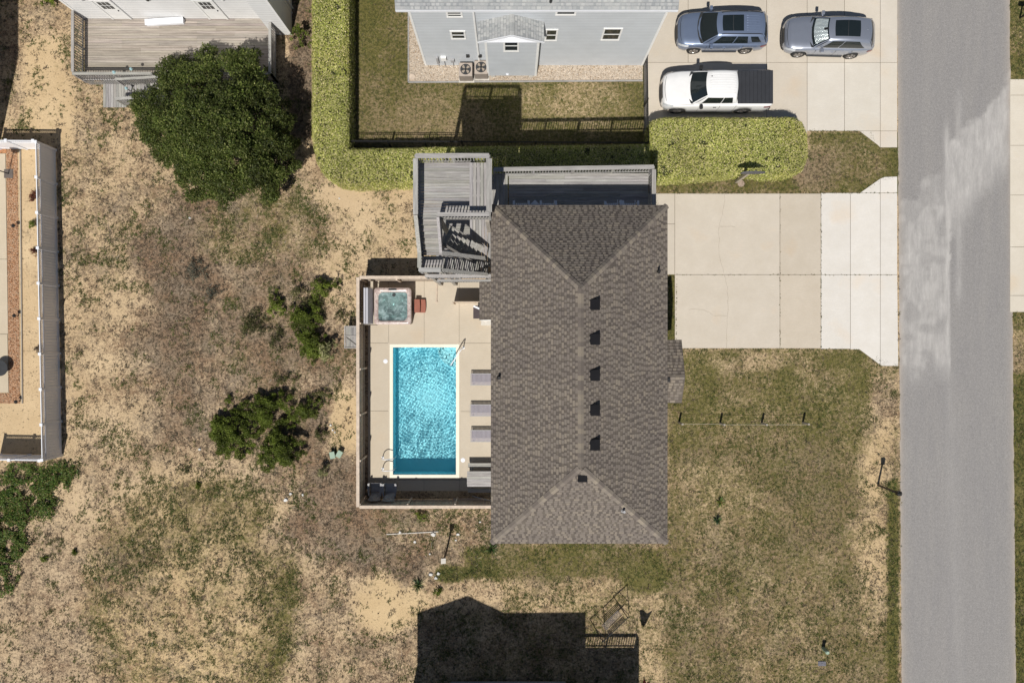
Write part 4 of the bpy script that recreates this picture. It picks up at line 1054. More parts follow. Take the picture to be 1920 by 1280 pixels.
# ------------------------------------------------------------------ hedges and trees
def edge_dist(x, y, poly):
    d = np.full(x.shape, 1e9)
    for i in range(len(poly)):
        ax, ay = poly[i - 1]; bx, by = poly[i]; L2 = (bx - ax) ** 2 + (by - ay) ** 2 + 1e-12
        t = np.clip(((x - ax) * (bx - ax) + (y - ay) * (by - ay)) / L2, 0, 1)
        d = np.minimum(d, np.hypot(x - ax - t * (bx - ax), y - ay - t * (by - ay)))
    return d
HEDGE = [(0.44, 0.46, 0.12), (0.58, 0.58, 0.22), (0.30, 0.35, 0.065), (0.74, 0.66, 0.38), (0.16, 0.20, 0.03)]
def hedge(name, label, pts, h, dens=1150):
    poly = [P(x, y, h) for x, y in pts]
    A = sum(poly[i - 1][0] * poly[i][1] - poly[i][0] * poly[i - 1][1] for i in range(len(poly)))
    if A < 0: poly = poly[::-1]
    cx = sum(p[0] for p in poly) / len(poly); cy = sum(p[1] for p in poly) / len(poly)
    t = thing(name, label, 'hedge', (cx, cy, 0), 0)
    xs = [p[0] for p in poly]; ys = [p[1] for p in poly]
    n = int((max(xs) - min(xs)) * (max(ys) - min(ys)) * dens)
    x = NR.uniform(min(xs), max(xs), n); y = NR.uniform(min(ys), max(ys), n); k = inpoly(x, y, poly); x = x[k]; y = y[k]
    d = edge_dist(x, y, poly); lump = (fbm(x, y, 1.6, 4) - 0.5)
    hole = fbm(x + 40, y, 2.2, 3); kk = (hole < 0.75) | (NR.rand(len(x)) < 0.18); x, y, d, lump = x[kk], y[kk], d[kk], lump[kk]
    z = h - 0.28 * (1 - np.clip(d / 0.35, 0, 1)) ** 2 + lump * 0.22 - np.abs(NR.normal(0, 0.035, len(x)))
    pts3 = np.stack([x, y, z], -1); nrm = np.tile([0, 0, 1.0], (len(x), 1))
    sp = []; sn = []
    for i in range(len(poly)):
        a = Vector(poly[i - 1]); b = Vector(poly[i]); L = (b - a).length; nn = int(L * h * dens * 0.55)
        if nn < 1: continue
        s = NR.rand(nn); dx = (b - a) / L; nx, ny = dx.y, -dx.x
        zz = NR.uniform(0.05, h - 0.1, nn); off = NR.normal(-0.02, 0.04, nn) - 0.10 * np.clip((zz - h + 0.4) / 0.4, 0, 1)
        sp.append(np.stack([a.x + dx.x * L * s + nx * off, a.y + dx.y * L * s + ny * off, zz], -1)); sn.append(np.tile([nx, ny, 0.35], (nn, 1)))
    P3 = np.concatenate([pts3] + sp); N3 = np.concatenate([nrm] + sn)
    big = fbm(P3[:, 0], P3[:, 1], 0.55, 3)
    cols = palette(len(P3), HEDGE, [0.3, 0.27, 0.2, 0.13, 0.10], 0.3)
    cols *= (0.62 + 0.50 * big + 0.42 * fbm(P3[:, 0], P3[:, 1], 5, 2))[:, None]; cols[:, 1] *= 0.97 + 0.08 * (fbm(P3[:, 0] + 9, P3[:, 1], 0.7, 2) - 0.5)
    leafcloud('foliage', P3, N3, 0.032, cols, M['leaf'], t, 0.38, 0.62)
    mb = MB(); c = Vector((cx, cy)); sh = []
    m = len(poly)
    for i in range(m):
        p0 = Vector(poly[i - 1]); p1 = Vector(poly[i]); p2 = Vector(poly[(i + 1) % m]); d1 = (p1 - p0).normalized(); d2 = (p2 - p1).normalized()
        b = Vector((-d1.y, d1.x)) + Vector((-d2.y, d2.x)); b = b / max(0.4, b.length_squared / 2); q = p1 + b * 0.14; sh.append((q.x, q.y))
    mb.prism(sh, 0, h - 0.22); mb.build('branches', mat('hedge_inside', (0.05, 0.055, 0.02), 0.95, var=0.5, scale=12, bmp=1.0), t)
    return t
hedge('hedge', 'long clipped yellow green hedge running down beside the tree and behind the decks',
      [(582, -70), (582, 255), (590, 300), (604, 325), (630, 342), (665, 346), (720, 343), (1221, 338), (1221, 268), (900, 272), (700, 276), (652, 276), (652, -70)], 1.75)
hedge('hedge', 'thick clipped yellow green hedge block with rounded corners below the white pickup',
      [(1218, 260), (1218, 232), (1226, 222), (1250, 217), (1380, 218), (1490, 217), (1508, 226), (1518, 250), (1519, 292), (1508, 318), (1486, 327), (1445, 328), (1400, 322), (1360, 328), (1290, 334), (1238, 336), (1224, 330)], 1.5, 1250)

def crown_cloud(name, lobes, cols, wts, size, dens, parent, inner=0.25, jit=0.8, mt=None):
    """lobes: (x,y,z,r); leaves on the outer part of overlapping lobes"""
    Pp = []; Nn = []
    L = np.array(lobes)
    for (x, y, z, r) in lobes:
        n = max(6, int(4 * pi * r * r * dens)); d = NR.normal(0, 1, (n, 3)); d[:, 2] = np.abs(d[:, 2]) * np.where(NR.rand(n) < 0.78, 1, -1); d /= np.linalg.norm(d, axis=1)[:, None]
        rr = r * (1 - inner * NR.rand(n) ** 1.5 + NR.normal(0, 0.05, n)); Pp.append(np.array([x, y, z]) + d * rr[:, None] * [1, 1, 0.85]); Nn.append(d)
    # sprays: short shoots of leaves poking out of the lobes
    for (x, y, z, r) in lobes:
        k = max(4, int(r * r * 90)); d = NR.normal(0, 1, (k, 3)); d[:, 2] = np.abs(d[:, 2]) * 0.9; d /= np.linalg.norm(d, axis=1)[:, None]
        ln = NR.uniform(0.06, 0.20, k) * min(1, 0.5 + r)
        for j in range(7):
            Pp.append(np.array([x, y, z]) + d * (r * 0.92 + ln * j / 6)[:, None] + NR.normal(0, 0.02, (k, 3))); Nn.append(NR.normal(0, 1, (k, 3)))
    P3 = np.concatenate(Pp); N3 = np.concatenate(Nn)
    keep = np.ones(len(P3), bool)
    for i in range(0, len(P3), 20000):
        q = P3[i:i + 20000]; dd = ((q[:, None, :] - L[None, :, :3]) ** 2).sum(2) < (L[None, :, 3] * 0.42) ** 2
        keep[i:i + 20000] = ~dd.any(1)
    keep &= P3[:, 2] > 0.03
    P3 = P3[keep]; N3 = N3[keep] + [0, 0, 0.4]
    c = palette(len(P3), cols, wts, 0.35); big = fbm(P3[:, 0] * 1.0, P3[:, 1], 1.3, 4); c *= np.clip(0.25 + 1.5 * big, 0.35, 1.6)[:, None]; sml = fbm(P3[:, 0] + 5, P3[:, 1], 4.5, 2); c *= (0.6 + 0.8 * sml)[:, None]
    leafcloud(name, P3, N3, size, c, mt or M['leaf'], parent, jit, 0.5)
def limbs(parent, base, lobes, r0, name='trunk', k=12):
    mb = MB(); bx, by = base; L = list(lobes); R.shuffle(L)
    zc = sum(l[2] for l in L) / len(L)
    mb.tube([(bx, by, 0), (bx + 0.03, by, zc * 0.3), (bx, by + 0.04, zc * 0.55)], r0, 8, r2=r0 * 0.7)
    for (x, y, z, r) in L[:k]:
        m = Vector((bx, by, zc * 0.5)).lerp(Vector((x, y, z)), 0.5) + Vector((R.uniform(-.1, .1), R.uniform(-.1, .1), -0.1 * z))
        mb.tube([(bx, by, zc * R.uniform(0.2, 0.5)), m, (x, y, z)], r0 * 0.45, 6, r2=r0 * 0.1)
    mb.build(name, M['bark'], parent)

def big_tree():
    outline = [(248, 200), (262, 172), (296, 150), (304, 122), (345, 112), (368, 118), (398, 98), (440, 90), (478, 100), (492, 132), (520, 150), (528, 190), (548, 215), (556, 262), (545, 290), (552, 315), (522, 350), (505, 372), (455, 390), (410, 382), (362, 374), (338, 350), (344, 325), (305, 305), (288, 300), (268, 255)]
    cx, cy = P(415, 235, 2.5)
    t = thing('evergreen_tree', 'broad dark green evergreen tree beside the wooden deck of the white house', 'tree', (cx, cy, 0))
    lobes = []
    while len(lobes) < 210:
        x = R.uniform(245, 557); y = R.uniform(88, 390); xa = np.array([float(x)]); ya = np.array([float(y)])
        if not inpoly(xa, ya, outline)[0]: continue
        d = edge_dist(xa, ya, outline)[0]
        r = R.uniform(0.32, 0.72)
        if d < r * 25: continue
        z = 1.3 + 3.0 * min(1, d / 105) ** 0.6 + R.uniform(-0.3, 0.45)
        X, Y = P(x, y, z); lobes.append((X, Y, z, r))
    for _ in range(75):
        k = R.randrange(len(outline)); a = outline[k - 1]; b = outline[k]; s = R.random(); x = a[0] + (b[0] - a[0]) * s; y = a[1] + (b[1] - a[1]) * s
        f_ = R.uniform(-0.06, 0.13); x += (405 - x) * f_; y += (240 - y) * f_; z = R.uniform(0.6, 2.2); X, Y = P(x, y, z); lobes.append((X, Y, z, R.uniform(0.16, 0.42)))
    crown_cloud('crown', lobes, [(0.055, 0.080, 0.014), (0.09, 0.12, 0.026), (0.15, 0.175, 0.045), (0.22, 0.23, 0.08)], [0.35, 0.35, 0.22, 0.08], 0.050, 270, t, 0.55, 1.0)
    limbs(t, (cx, cy), lobes, 0.2, k=30)
big_tree()

DKG = ([(0.075, 0.105, 0.012), (0.12, 0.16, 0.022), (0.19, 0.23, 0.045)], [0.35, 0.4, 0.25])
def bush(label, px, py, rp, h, pal=DKG, dens=150, size=0.038, ry=None, name='shrub', nl=None, inner=0.5, group=None, cat='shrub'):
    X, Y = P(px, py, h * 0.5); r = rp / PPM * 1.06; ryy = (ry or rp) / PPM * 1.06
    t = thing(name, label, cat, (X, Y, 0), 0, group)
    nl = nl or max(7, int(26 * r * ryy)); lobes = []
    ph = [R.uniform(0, 6.3) for _ in range(3)]
    for _ in range(int(nl * 2.2)):
        a = R.uniform(0, 2 * pi); q = R.random() ** 0.6
        e = 1 + 0.16 * sin(2 * a + ph[0]) + 0.13 * sin(3 * a + ph[1]) + 0.10 * sin(5 * a + ph[2])
        lr = R.uniform(0.10, 0.26) * min(r, ryy, 0.9) * (1.3 - 0.5 * q)
        z = h * (0.22 + 0.62 * (1 - q ** 1.6)) * R.uniform(0.7, 1.15)
        lobes.append((X + cos(a) * q * e * (r - lr * 0.4), Y + sin(a) * q * e * (ryy - lr * 0.4), max(0.06, min(z, h - lr * 0.5)), lr))
    crown_cloud('crown', lobes, pal[0], pal[1], size * 0.95, dens * 2.9, t, inner, 0.9)
    limbs(t, (X, Y), lobes, 0.03 + 0.02 * h, 'trunk', 8)
OLV = ([(0.07, 0.085, 0.025), (0.11, 0.125, 0.04), (0.16, 0.15, 0.06)], None)
BRG = ([(0.11, 0.16, 0.02), (0.17, 0.22, 0.03), (0.24, 0.28, 0.06)], None)
PAL = ([(0.36, 0.36, 0.17), (0.26, 0.28, 0.11), (0.46, 0.43, 0.25)], None)
GRY = ([(0.15, 0.16, 0.12), (0.22, 0.22, 0.17), (0.10, 0.11, 0.08)], None)
RST = ([(0.16, 0.05, 0.03), (0.22, 0.08, 0.04), (0.10, 0.04, 0.03)], None)
for a in (
    ('dark green shrub, left and lowest-lying of the big clump below the scrub', 437, 816, 53, 1.3, DKG, 170, 0.038, 40),
    ('rounded dark green shrub at the bottom of the big clump', 527, 840, 40, 1.4, DKG, 170, 0.038, 45),
    ('dark green shrub at the top of the big clump, widest of its three', 502, 768, 46, 1.2, DKG, 150, 0.038, 36),
    ('small dark green shrub right of the big clump', 572, 768, 27, 0.9, DKG, 150, 0.036, 24),
    ('small low green shrub just below the shrub right of the clump', 600, 811, 16, 0.5, OLV, 130, 0.036, 13),
    ('loose olive shrub by the fence above the sandy strip', 607, 742, 22, 0.5, OLV, 70, 0.034, 16),
    ('dark green shrub in the middle of the upper scrub, largest there', 570, 600, 34, 1.1, DKG, 150, 0.038, 34),
    ('dark green shrub leaning over the pale shrub left of the wooden gate', 588, 648, 26, 1.1, DKG, 150, 0.038, 34),
    ('bright green shrub at the top of the upper scrub', 604, 541, 24, 0.9, BRG, 150, 0.036, 22),
    ('small dark green shrub nearest the hot tub fence corner', 631, 530, 13, 0.7, DKG, 150, 0.034, 12),
    ('green shrub left of the largest upper scrub shrub', 514, 572, 19, 0.8, BRG, 140, 0.036, 24),
    ('thin olive shrub between two green ones in the upper scrub', 560, 548, 20, 0.5, OLV, 80, 0.034, 16),
    ('olive brown dead-looking bush in the scrub left of the green shrubs', 475, 605, 26, 0.5, OLV, 60, 0.034, 32),
    ('loose olive shrub in the scrub above the big clump', 535, 710, 22, 0.5, OLV, 80, 0.034, 16),
    ('loose green shrub low in the weeds between the two shrub groups', 520, 640, 20, 0.45, OLV, 60, 0.034, 24),
    ('olive weedy bush just above the scrub by the sandy path', 585, 570, 24, 0.45, OLV, 60, 0.034, 18),
    ('low olive bush at the right of the upper shrub group', 640, 590, 12, 0.35, OLV, 70, 0.034, 14),
    ('tiny round bright green shrub alone left of the big clump', 429, 750, 9, 0.45, BRG, 240, 0.03),
    ('pale yellowish tall shrub left of the wooden hatch by the fence', 613, 657, 19, 1.3, PAL, 130, 0.04, 22),
    ('small pale green shrub below the two green blocks', 604, 883, 11, 0.8, PAL, 160, 0.036),
    ('silvery grey low bush at the left of the scrub', 367, 508, 26, 0.4, GRY, 70, 0.03, 20),
    ('second silvery grey low bush under the first', 395, 548, 18, 0.35, GRY, 60, 0.03, 18),
    ('bright green shrub in the shade at the corner of the white house', 561, 66, 17, 1.3, BRG, 170, 0.04, 24),
    ('small green shrub by the foot of the tall wooden steps at the top left', 88, 2, 14, 0.8, BRG, 120, 0.04, 10),
    ('tiny green shrub inside the white fence', 62, 421, 9, 0.5, BRG, 200, 0.03),
    ('low olive patch of shrub on the sand at the lower middle', 345, 880, 20, 0.25, OLV, 70, 0.03, 10),
    ('small dark green weed clump on the sand near the lower left', 82, 1048, 6, 0.2, DKG, 240, 0.03),
    ('small green weed clump right of the sandy mound top', 372, 910, 6, 0.2, BRG, 240, 0.03),
    ('green weedy clump against the bottom wooden fence', 790, 968, 12, 0.4, BRG, 150, 0.034, 9),
    ('small yellow green weed by the concrete rubble', 822, 1110, 12, 0.3, BRG, 130, 0.034, 7),
    ('rust brown shrub against the white fence, upper one', 62, 367, 10, 0.5, RST, 200, 0.034),
    ('rust brown small shrub against the white fence, lower one', 64, 472, 7, 0.4, RST, 200, 0.03),
    ('grey brown twiggy ball shrub at the white fence', 70, 655, 7, 0.35, ([(0.2, 0.16, 0.12), (0.28, 0.22, 0.17)], None), 200, 0.026),
    ('small dark green weed left of the sand fan', 140, 1035, 5, 0.2, DKG, 240, 0.03)):
    bush(*a)

def yucca(label, px, py, rp, n=34, col=((0.12, 0.16, 0.04), (0.2, 0.24, 0.07))):
    X, Y = P(px, py, 0.1); t = thing('yucca', label, 'plant', (X, Y, 0)); mb = MB(); r = rp / PPM
    for i in range(n):
        a = R.uniform(0, 2 * pi); e = R.uniform(0.1, 1.3); l = r * R.uniform(0.8, 1.25)
        d = Vector((cos(a) * cos(e), sin(a) * cos(e), sin(e))); s = Vector((-sin(a), cos(a), 0)) * 0.022
        b = Vector((X, Y, 0.04)); m = b + d * l * 0.5; q = b + d * l - Vector((0, 0, 0.05)); c = R.choice(col); c = tuple(k * R.uniform(0.7, 1.3) for k in c)
        mb.add([b - s, b + s, m + s, m - s, q], [(0, 1, 2, 3), (3, 2, 4)], c)
    mb.build('leaves', M['leaf'], t)
    st_ = MB(); st_.cyl(X, Y, 0, 0.08, 0.05, 8); st_.build('stem', M['bark'], t)
yucca('upper bright yucca on the front lawn', 1351, 941, 12)
yucca('lower dark green yucca on the front lawn', 1345, 974, 12, 30, ((0.04, 0.08, 0.03), (0.1, 0.15, 0.05)))
yucca('dark spiky yucca at the bottom left corner of the brown roof', 922, 1028, 15, 44, ((0.04, 0.07, 0.02), (0.10, 0.14, 0.05)))
yucca('spiky yucca beside the concrete rubble', 784, 1097, 15, 40, ((0.05, 0.09, 0.03), (0.13, 0.17, 0.06)))

def vines():
    n = 70000; px = NR.uniform(-60, 150, n); py = NR.uniform(862, 1120, n)
    wv = (fbm(px / PPM, py / PPM, 0.9, 4) - 0.5) * 120
    m = np.maximum(ell(px + wv, py + wv * 0.6, 30, 925, 85, 55, 0.3), ell(px + wv, py, 0, 1010, 30, 110, 0.3)); m = np.maximum(m, ell(px + wv, py + wv * 0.5, 95, 900, 60, 30, 0.4))
    cl = fbm(px / PPM + 3, py / PPM, 2.6, 3)
    k = (NR.rand(n) < m) & (cl > 0.38) & ~((px < 108) & (py < 868)); px = px[k]; py = py[k]; z = NR.uniform(0.02, 0.42, len(px)) * np.clip(fbm(px / PPM, py / PPM, 1.8, 3) * 1.8, 0.2, 1.3); f = (1 - z / H) / PPM
    P3 = np.stack([(px - 960) * f, (640 - py) * f, z], -1)
    c = palette(len(px), [(0.05, 0.10, 0.015), (0.10, 0.16, 0.025), (0.17, 0.20, 0.05), (0.22, 0.17, 0.06)], [0.35, 0.35, 0.2, 0.1], 0.3)
    o = leafcloud('ground_vines', P3, np.tile([0, 0, 1.0], (len(px), 1)), 0.045, c, M['leaf'], None, 0.5, 0.6)
    tag(o, 'green trailing vines creeping over the sand below the white fence', 'vines', kind='stuff')
vines()

# ------------------------------------------------------------------ vehicles
def paint(name, col, metal=0.5, rough=0.32):
    m, nt, bs = newmat(name); v = coords(nt)
    nt.links.new(mix(nt, maprange(nt, noise(nt, v, 2, 4, 0.6), 0.3, 0.7), [c * 0.96 for c in col], [min(1, c * 1.03) for c in col]), bs.inputs['Base Color'])
    bs.inputs['Metallic'].default_value = metal; bs.inputs['Roughness'].default_value = rough; bs.inputs['Coat Weight'].default_value = 0.8; bs.inputs['Coat Roughness'].default_value = 0.05
    return m
M['carglass'] = mat('car_glass', (0.012, 0.017, 0.018), 0.05, var=0.1, spec=0.9)
M['lamp'] = mat('headlamp_lens', (0.5, 0.52, 0.54), 0.15, var=0.2, coat=0.8)
M['tail'] = mat('tail_lamp_lens', (0.25, 0.015, 0.015), 0.2, var=0.2)
M['seat'] = mat('car_interior', (0.05, 0.045, 0.04), 0.8, var=0.4, scale=5)

def interp(keys, x):
    ks = sorted(keys); xs = [k[0] for k in ks]; ys = [k[1] for k in ks]
    return float(np.interp(x, xs, ys))
def vehicle(name, label, cat, cx, cy, rot, L, W, top, wid, wheels, cab, pmat, wr_=0.37, extras=None):
    """local frame: X from nose (-L/2) to tail, Z up; top/wid: profiles along X (0..L)"""
    t = thing(name, label, cat, (cx, cy, 0), rot if rot else 0.0001)
    hx = L / 2
    xs = sorted(set(list(np.linspace(0, L, 64)) + [0.02, 0.06, 0.12, L - 0.02, L - 0.06]))
    mb = MB(); rings = []
    for x in xs:
        wv = interp(wid, x) * W / 2; zt = interp(top, x); zb = 0.24 + (0.12 if x < 0.1 or x > L - 0.1 else 0)
        arch = zb
        for wx in wheels:
            dx = abs(x - wx)
            if dx < wr_ + 0.07: arch = max(arch, wr_ + math.sqrt(max(0, (wr_ + 0.07) ** 2 - dx ** 2)))
        zs = zt - 0.10; mid = (zb + zs) / 2
        a1 = max(zb + 0.10, arch); a2 = max(mid, arch + 0.01)
        half = [(0, zb), (wv * 0.86, max(zb, arch if arch > zb else zb)), (wv * 0.985, a1), (wv, a2), (wv * 0.992, max(a2 + 0.005, zs - 0.08)), (wv * 0.955, zs + 0.03), (wv * 0.86, zt), (wv * 0.5, zt + 0.025), (0, zt + 0.035)]
        ring = [(x - hx, y, z) for y, z in half] + [(x - hx, -y, z) for y, z in half[-2:0:-1]]
        rings.append(ring)
    n = len(rings[0]); vs = [p for r in rings for p in r]
    fs = [(i * n + k, i * n + (k + 1) % n, (i + 1) * n + (k + 1) % n, (i + 1) * n + k) for i in range(len(rings) - 1) for k in range(n)]
    fs += [tuple(range(n)), tuple(range((len(rings) - 1) * n, len(rings) * n))[::-1]]
    mb.add(vs, fs); body = mb.build('body', pmat, t, smooth=True)
    # cabin
    a, b, c, d = cab['x']; zr = cab['zr']; wb = cab['wb']; wr = cab['wr']; bow = cab.get('bow', 0.16); cr = cab.get('crown', 0.05)
    fb = lambda s: wb * (1 - 0.10 * max(0, s - 0.6) ** 2 * 6 * cab.get('taper', 1) * 0.3)
    frr = lambda s: wr * (1 - 0.05 * (2 * s - 1) ** 2)
    zrf = lambda s: zr - cab.get('fall', 0.06) * (2 * s - 1) ** 2 - cab.get('rfall', 0.0) * max(0, s - 0.5)
    zb_ = lambda x: interp(top, x) - 0.015
    def side(s, q, off=0.0, sg=1):
        xb = a + (b - a) * s; xt = c + (d - c) * s
        B = Vector((xb - hx, fb(s), zb_(xb))); T = Vector((xt - hx, frr(s), zrf(s))); p = B.lerp(T, q); bl = 0.035 * sin(pi * q) + off
        p.y += bl; p.z += bl * 0.35; p.y *= sg; return p
    def front(u, q, off=0.0):
        B = Vector((a - bow * (1 - u * u) - hx, u * fb(0), zb_(a))); T = Vector((c - 0.5 * bow * (1 - u * u) - hx, u * frr(0), zrf(0) + cr * (1 - u * u)))
        p = B.lerp(T, q); bl = 0.03 * sin(pi * q) + off; p.x -= bl * 0.5; p.z += bl; return p
    def rear(u, q, off=0.0):
        B = Vector((b + 0.10 * (1 - u * u) - hx, u * fb(1), zb_(b))); T = Vector((d + 0.06 * (1 - u * u) - hx, u * frr(1), zrf(1) + cr * (1 - u * u)))
        p = B.lerp(T, q); bl = 0.03 * sin(pi * q) + off; p.x += bl * 0.6; p.z += bl; return p
    def roof(u, v, off=0.0):
        x = (c + (d - c) * v) + (-0.5 * bow * (1 - v) + 0.06 * v) * (1 - u * u)
        return Vector((x - hx, u * frr(v), zrf(v) + cr * (1 - u * u) + off))
    mb = MB(); Q = [0, 0.25, 0.5, 0.75, 1]; Sx = np.linspace(0, 1, 16); U = np.linspace(-1, 1, 13)
    for sg in (1, -1): mb.grid(lambda s, q: side(s, q, 0, sg), Sx, Q)
    mb.grid(front, U, Q); mb.grid(rear, U, Q); mb.grid(roof, U, Sx)
    cb = mb.build('cabin', pmat, t, smooth=True)
    bm_ = bmesh.new(); bm_.from_mesh(cb.data); bmesh.ops.remove_doubles(bm_, verts=bm_.verts, dist=0.002); bmesh.ops.recalc_face_normals(bm_, faces=bm_.faces); bm_.to_mesh(cb.data); bm_.free(); cb.data.update()
    def patch(nm, fn, us, vs2, m, par=t, smooth=True):
        q = MB(); q.grid(fn, us, vs2); return q.build(nm, m, par, smooth=smooth)
    bw = 0.93
    patch('windshield', lambda u, q: front(u * bw, 0.02 + 0.93 * q, 0.012), np.linspace(-1, 1, 11), np.linspace(0, 1, 6), M['carglass'])
    if cab.get('shade'):
        sm = mat('foil_sunshade', (0.70, 0.78, 0.78), 0.25, metal=0.6, var=0.25, scale=2, stretch=(1, 6, 1), bmp=0.8)
        o = patch('sunshade', lambda u, q: front(u * 0.86, 0.16 + 0.72 * q, 0.02 + 0.006 * sin(u * 19 + q * 5)), np.linspace(-1, 1, 40), np.linspace(0, 1, 8), sm)
        patch('mirror_housing', lambda u, q: front(u * 0.10, 0.70 + 0.24 * q, 0.03), [-1, 0, 1], [0, 0.5, 1], M['black'])
    # cowl strip
    patch('cowl', lambda u, q: front(u * 0.98, 0.0, 0.004) + Vector((-0.13 + 0.14 * q, 0, 0.012 + 0.004 * q)), np.linspace(-1, 1, 11), [0, 0.5, 1], M['plastic_dark'])
    patch('rear_window', lambda u, q: rear(u * 0.86, 0.12 + 0.75 * q, 0.012), np.linspace(-1, 1, 9), np.linspace(0, 1, 5), M['carglass'])
    for (s0, s1, s2, s3, q0, q1) in cab['win']:      # bottom s0..s1, top s2..s3
        for sg in (1, -1):
            patch('side_window', lambda u, q: side((s0 + (s1 - s0) * u) * (1 - q) + (s2 + (s3 - s2) * u) * q, q0 + (q1 - q0) * q, 0.012, sg), np.linspace(0, 1, 9), np.linspace(0, 1, 5), M['carglass'])
    if cab.get('sun'):
        u0, v0, v1 = cab['sun']
        patch('sunroof', lambda u, v: roof(u * u0, v0 + (v1 - v0) * v, 0.012), np.linspace(-1, 1, 9), np.linspace(0, 1, 9), M['carglass'])
        patch('sunroof_seam', lambda u, v: roof(u * u0, (v0 + v1) / 2 - 0.006 + 0.012 * v, 0.017), np.linspace(-1, 1, 5), [0, 1], M['plastic_dark'])
    if cab.get('ribs'):
        v0, v1, k, um = cab['ribs']
        for i in range(k):
            u = -um + 2 * um * i / (k - 1)
            q = MB(); q.tube([roof(u, v, 0.002) for v in np.linspace(v0, v1, 8)], 0.013, 6); q.build('roof_rib', pmat, t, smooth=True)
    if cab.get('rails'):
        for sg in (1, -1):
            q = MB(); q.tube([roof(sg * 0.93, v, 0.05 if 0.08 < v < 0.97 else 0.0) for v in np.linspace(0.06, 0.98, 14)], 0.02, 7); q.build('roof_rail', cab['rails'], t, smooth=True)
    q = MB(); p = roof(cab.get('antx', 0.0), cab.get('ant', 0.93), 0.0); q.cyl(p.x, p.y, p.z - 0.01, p.z + 0.06, 0.04, 8, r2=0.01); q.build('antenna', pmat if not cab.get('antb') else M['black'], t)
    # wheels
    for wx in wheels:
        for sg in (1, -1):
            wy = sg * (W / 2 - 0.115)
            ty = MB(); prof = [(0.235, -0.1), (wr_ - 0.02, -0.115), (wr_, -0.08), (wr_, 0.08), (wr_ - 0.02, 0.115), (0.235, 0.1)]; n_ = 28
            vs = [(wx - hx + r * cos(2 * pi * k / n_), wy + yy, wr_ + r * sin(2 * pi * k / n_)) for r, yy in prof for k in range(n_)]
            ty.add(vs, [(i * n_ + k, i * n_ + (k + 1) % n_, (i + 1) * n_ + (k + 1) % n_, (i + 1) * n_ + k) for i in range(5) for k in range(n_)])
            wo = ty.build('wheel', M['rubber'], t, smooth=True)
            rm = MB(); yo = wy + sg * 0.085
            for k in range(5):
                an = 2 * pi * k / 5 + 0.3
                for da in (-0.13, 0.13): rm.beam((wx - hx, yo, wr_), (wx - hx + 0.235 * cos(an + da), yo, wr_ + 0.235 * sin(an + da)), 0.05, 0.03, up=(0, 1, 0))
            rm.tube([(wx - hx + 0.235 * cos(q_), yo, wr_ + 0.235 * sin(q_)) for q_ in np.linspace(0, 2 * pi, 25)], 0.018, 6)
            rm.build('rim', M['rim'], wo)
            dk = MB(); dk.add([(wx - hx + 0.23 * cos(2 * pi * k / 20), yo - sg * 0.05, wr_ + 0.23 * sin(2 * pi * k / 20)) for k in range(20)], [tuple(range(20))]); dk.build('brake_disc', M['plastic_dark'], wo)
    # lamps, grille, mirrors, handles, bumper trim
    zf = interp(top, 0.12)
    for sg in (1, -1):
        q = MB()
        pts = []
        for i in range(9):
            x = 0.05 + 0.52 * i / 8; wv = interp(wid, x) * W / 2
            pts.append([(x - hx, sg * (wv * (0.93)), interp(top, x) - 0.065), (x - hx - 0.01, sg * (wv * 1.004), interp(top, x) - 0.16)])
        for i in range(8): q.quad(pts[i][0], pts[i + 1][0], pts[i + 1][1], pts[i][1])
        for v in range(len(q.v)): q.v[v] = (q.v[v][0] - 0.004, q.v[v][1] + sg * 0.012, q.v[v][2] + 0.012)
        q.build('headlight', M['lamp'], t)
        q = MB()
        for i in range(6):
            x0 = L - 0.42 + 0.36 * i / 6; x1 = L - 0.42 + 0.36 * (i + 1) / 6
            w0 = interp(wid, x0) * W / 2 * 1.0 + 0.008; w1 = interp(wid, x1) * W / 2 + 0.008
            q.quad((x0 - hx, sg * w0, interp(top, x0) - 0.14), (x1 - hx, sg * w1, interp(top, x1) - 0.14), (x1 - hx, sg * w1, interp(top, x1) - 0.32), (x0 - hx, sg * w0, interp(top, x0) - 0.32))
        q.build('tail_light', M['tail'], t)
        mx = a + 0.42; my = fb(0) + 0.14
        q = MB(); q.box(mx - hx - 0.09, mx - hx + 0.07, sg * (my - 0.06), sg * (my + 0.15), zb_(a) + 0.02, zb_(a) + 0.18); q.box(mx - hx - 0.03, mx - hx + 0.03, sg * (my - 0.22), sg * (my - 0.04), zb_(a) + 0.02, zb_(a) + 0.06)
        q.build('side_mirror', cab.get('mirror', pmat), t, bevel=0.03)
        for hxp in cab['handles']:
            q = MB(); wv = interp(wid, hxp) * W / 2; q.box(hxp - hx, hxp - hx + 0.17, sg * wv * 0.99, sg * (wv + 0.03), interp(top, hxp) - 0.24, interp(top, hxp) - 0.205); q.build('door_handle', cab.get('handle', pmat), t, bevel=0.008)
        q = MB(); q.box(wheels[0] + wr_ + 0.12 - hx, wheels[1] - wr_ - 0.12 - hx, sg * (W / 2 - 0.05), sg * (W / 2 + 0.015), 0.26, 0.36); q.build('side_sill', M['plastic_dark'], t, bevel=0.01)
        for sx in cab['seams']:
            q = MB(); wv = interp(wid, sx) * W / 2; q.box(sx - hx - 0.006, sx - hx + 0.006, sg * (wv * 0.9), sg * (wv + 0.002), 0.38, interp(top, sx) - 0.10); q.build('door_seam', M['black'], t)
    q = MB(); w0 = interp(wid, 0.03) * W / 2
    q.box(-hx - 0.015, -hx + 0.05, -w0 * 0.62, w0 * 0.62, 0.42, zf - 0.12); q.build('grille', M['plastic_dark'], t, bevel=0.02)
    q = MB()
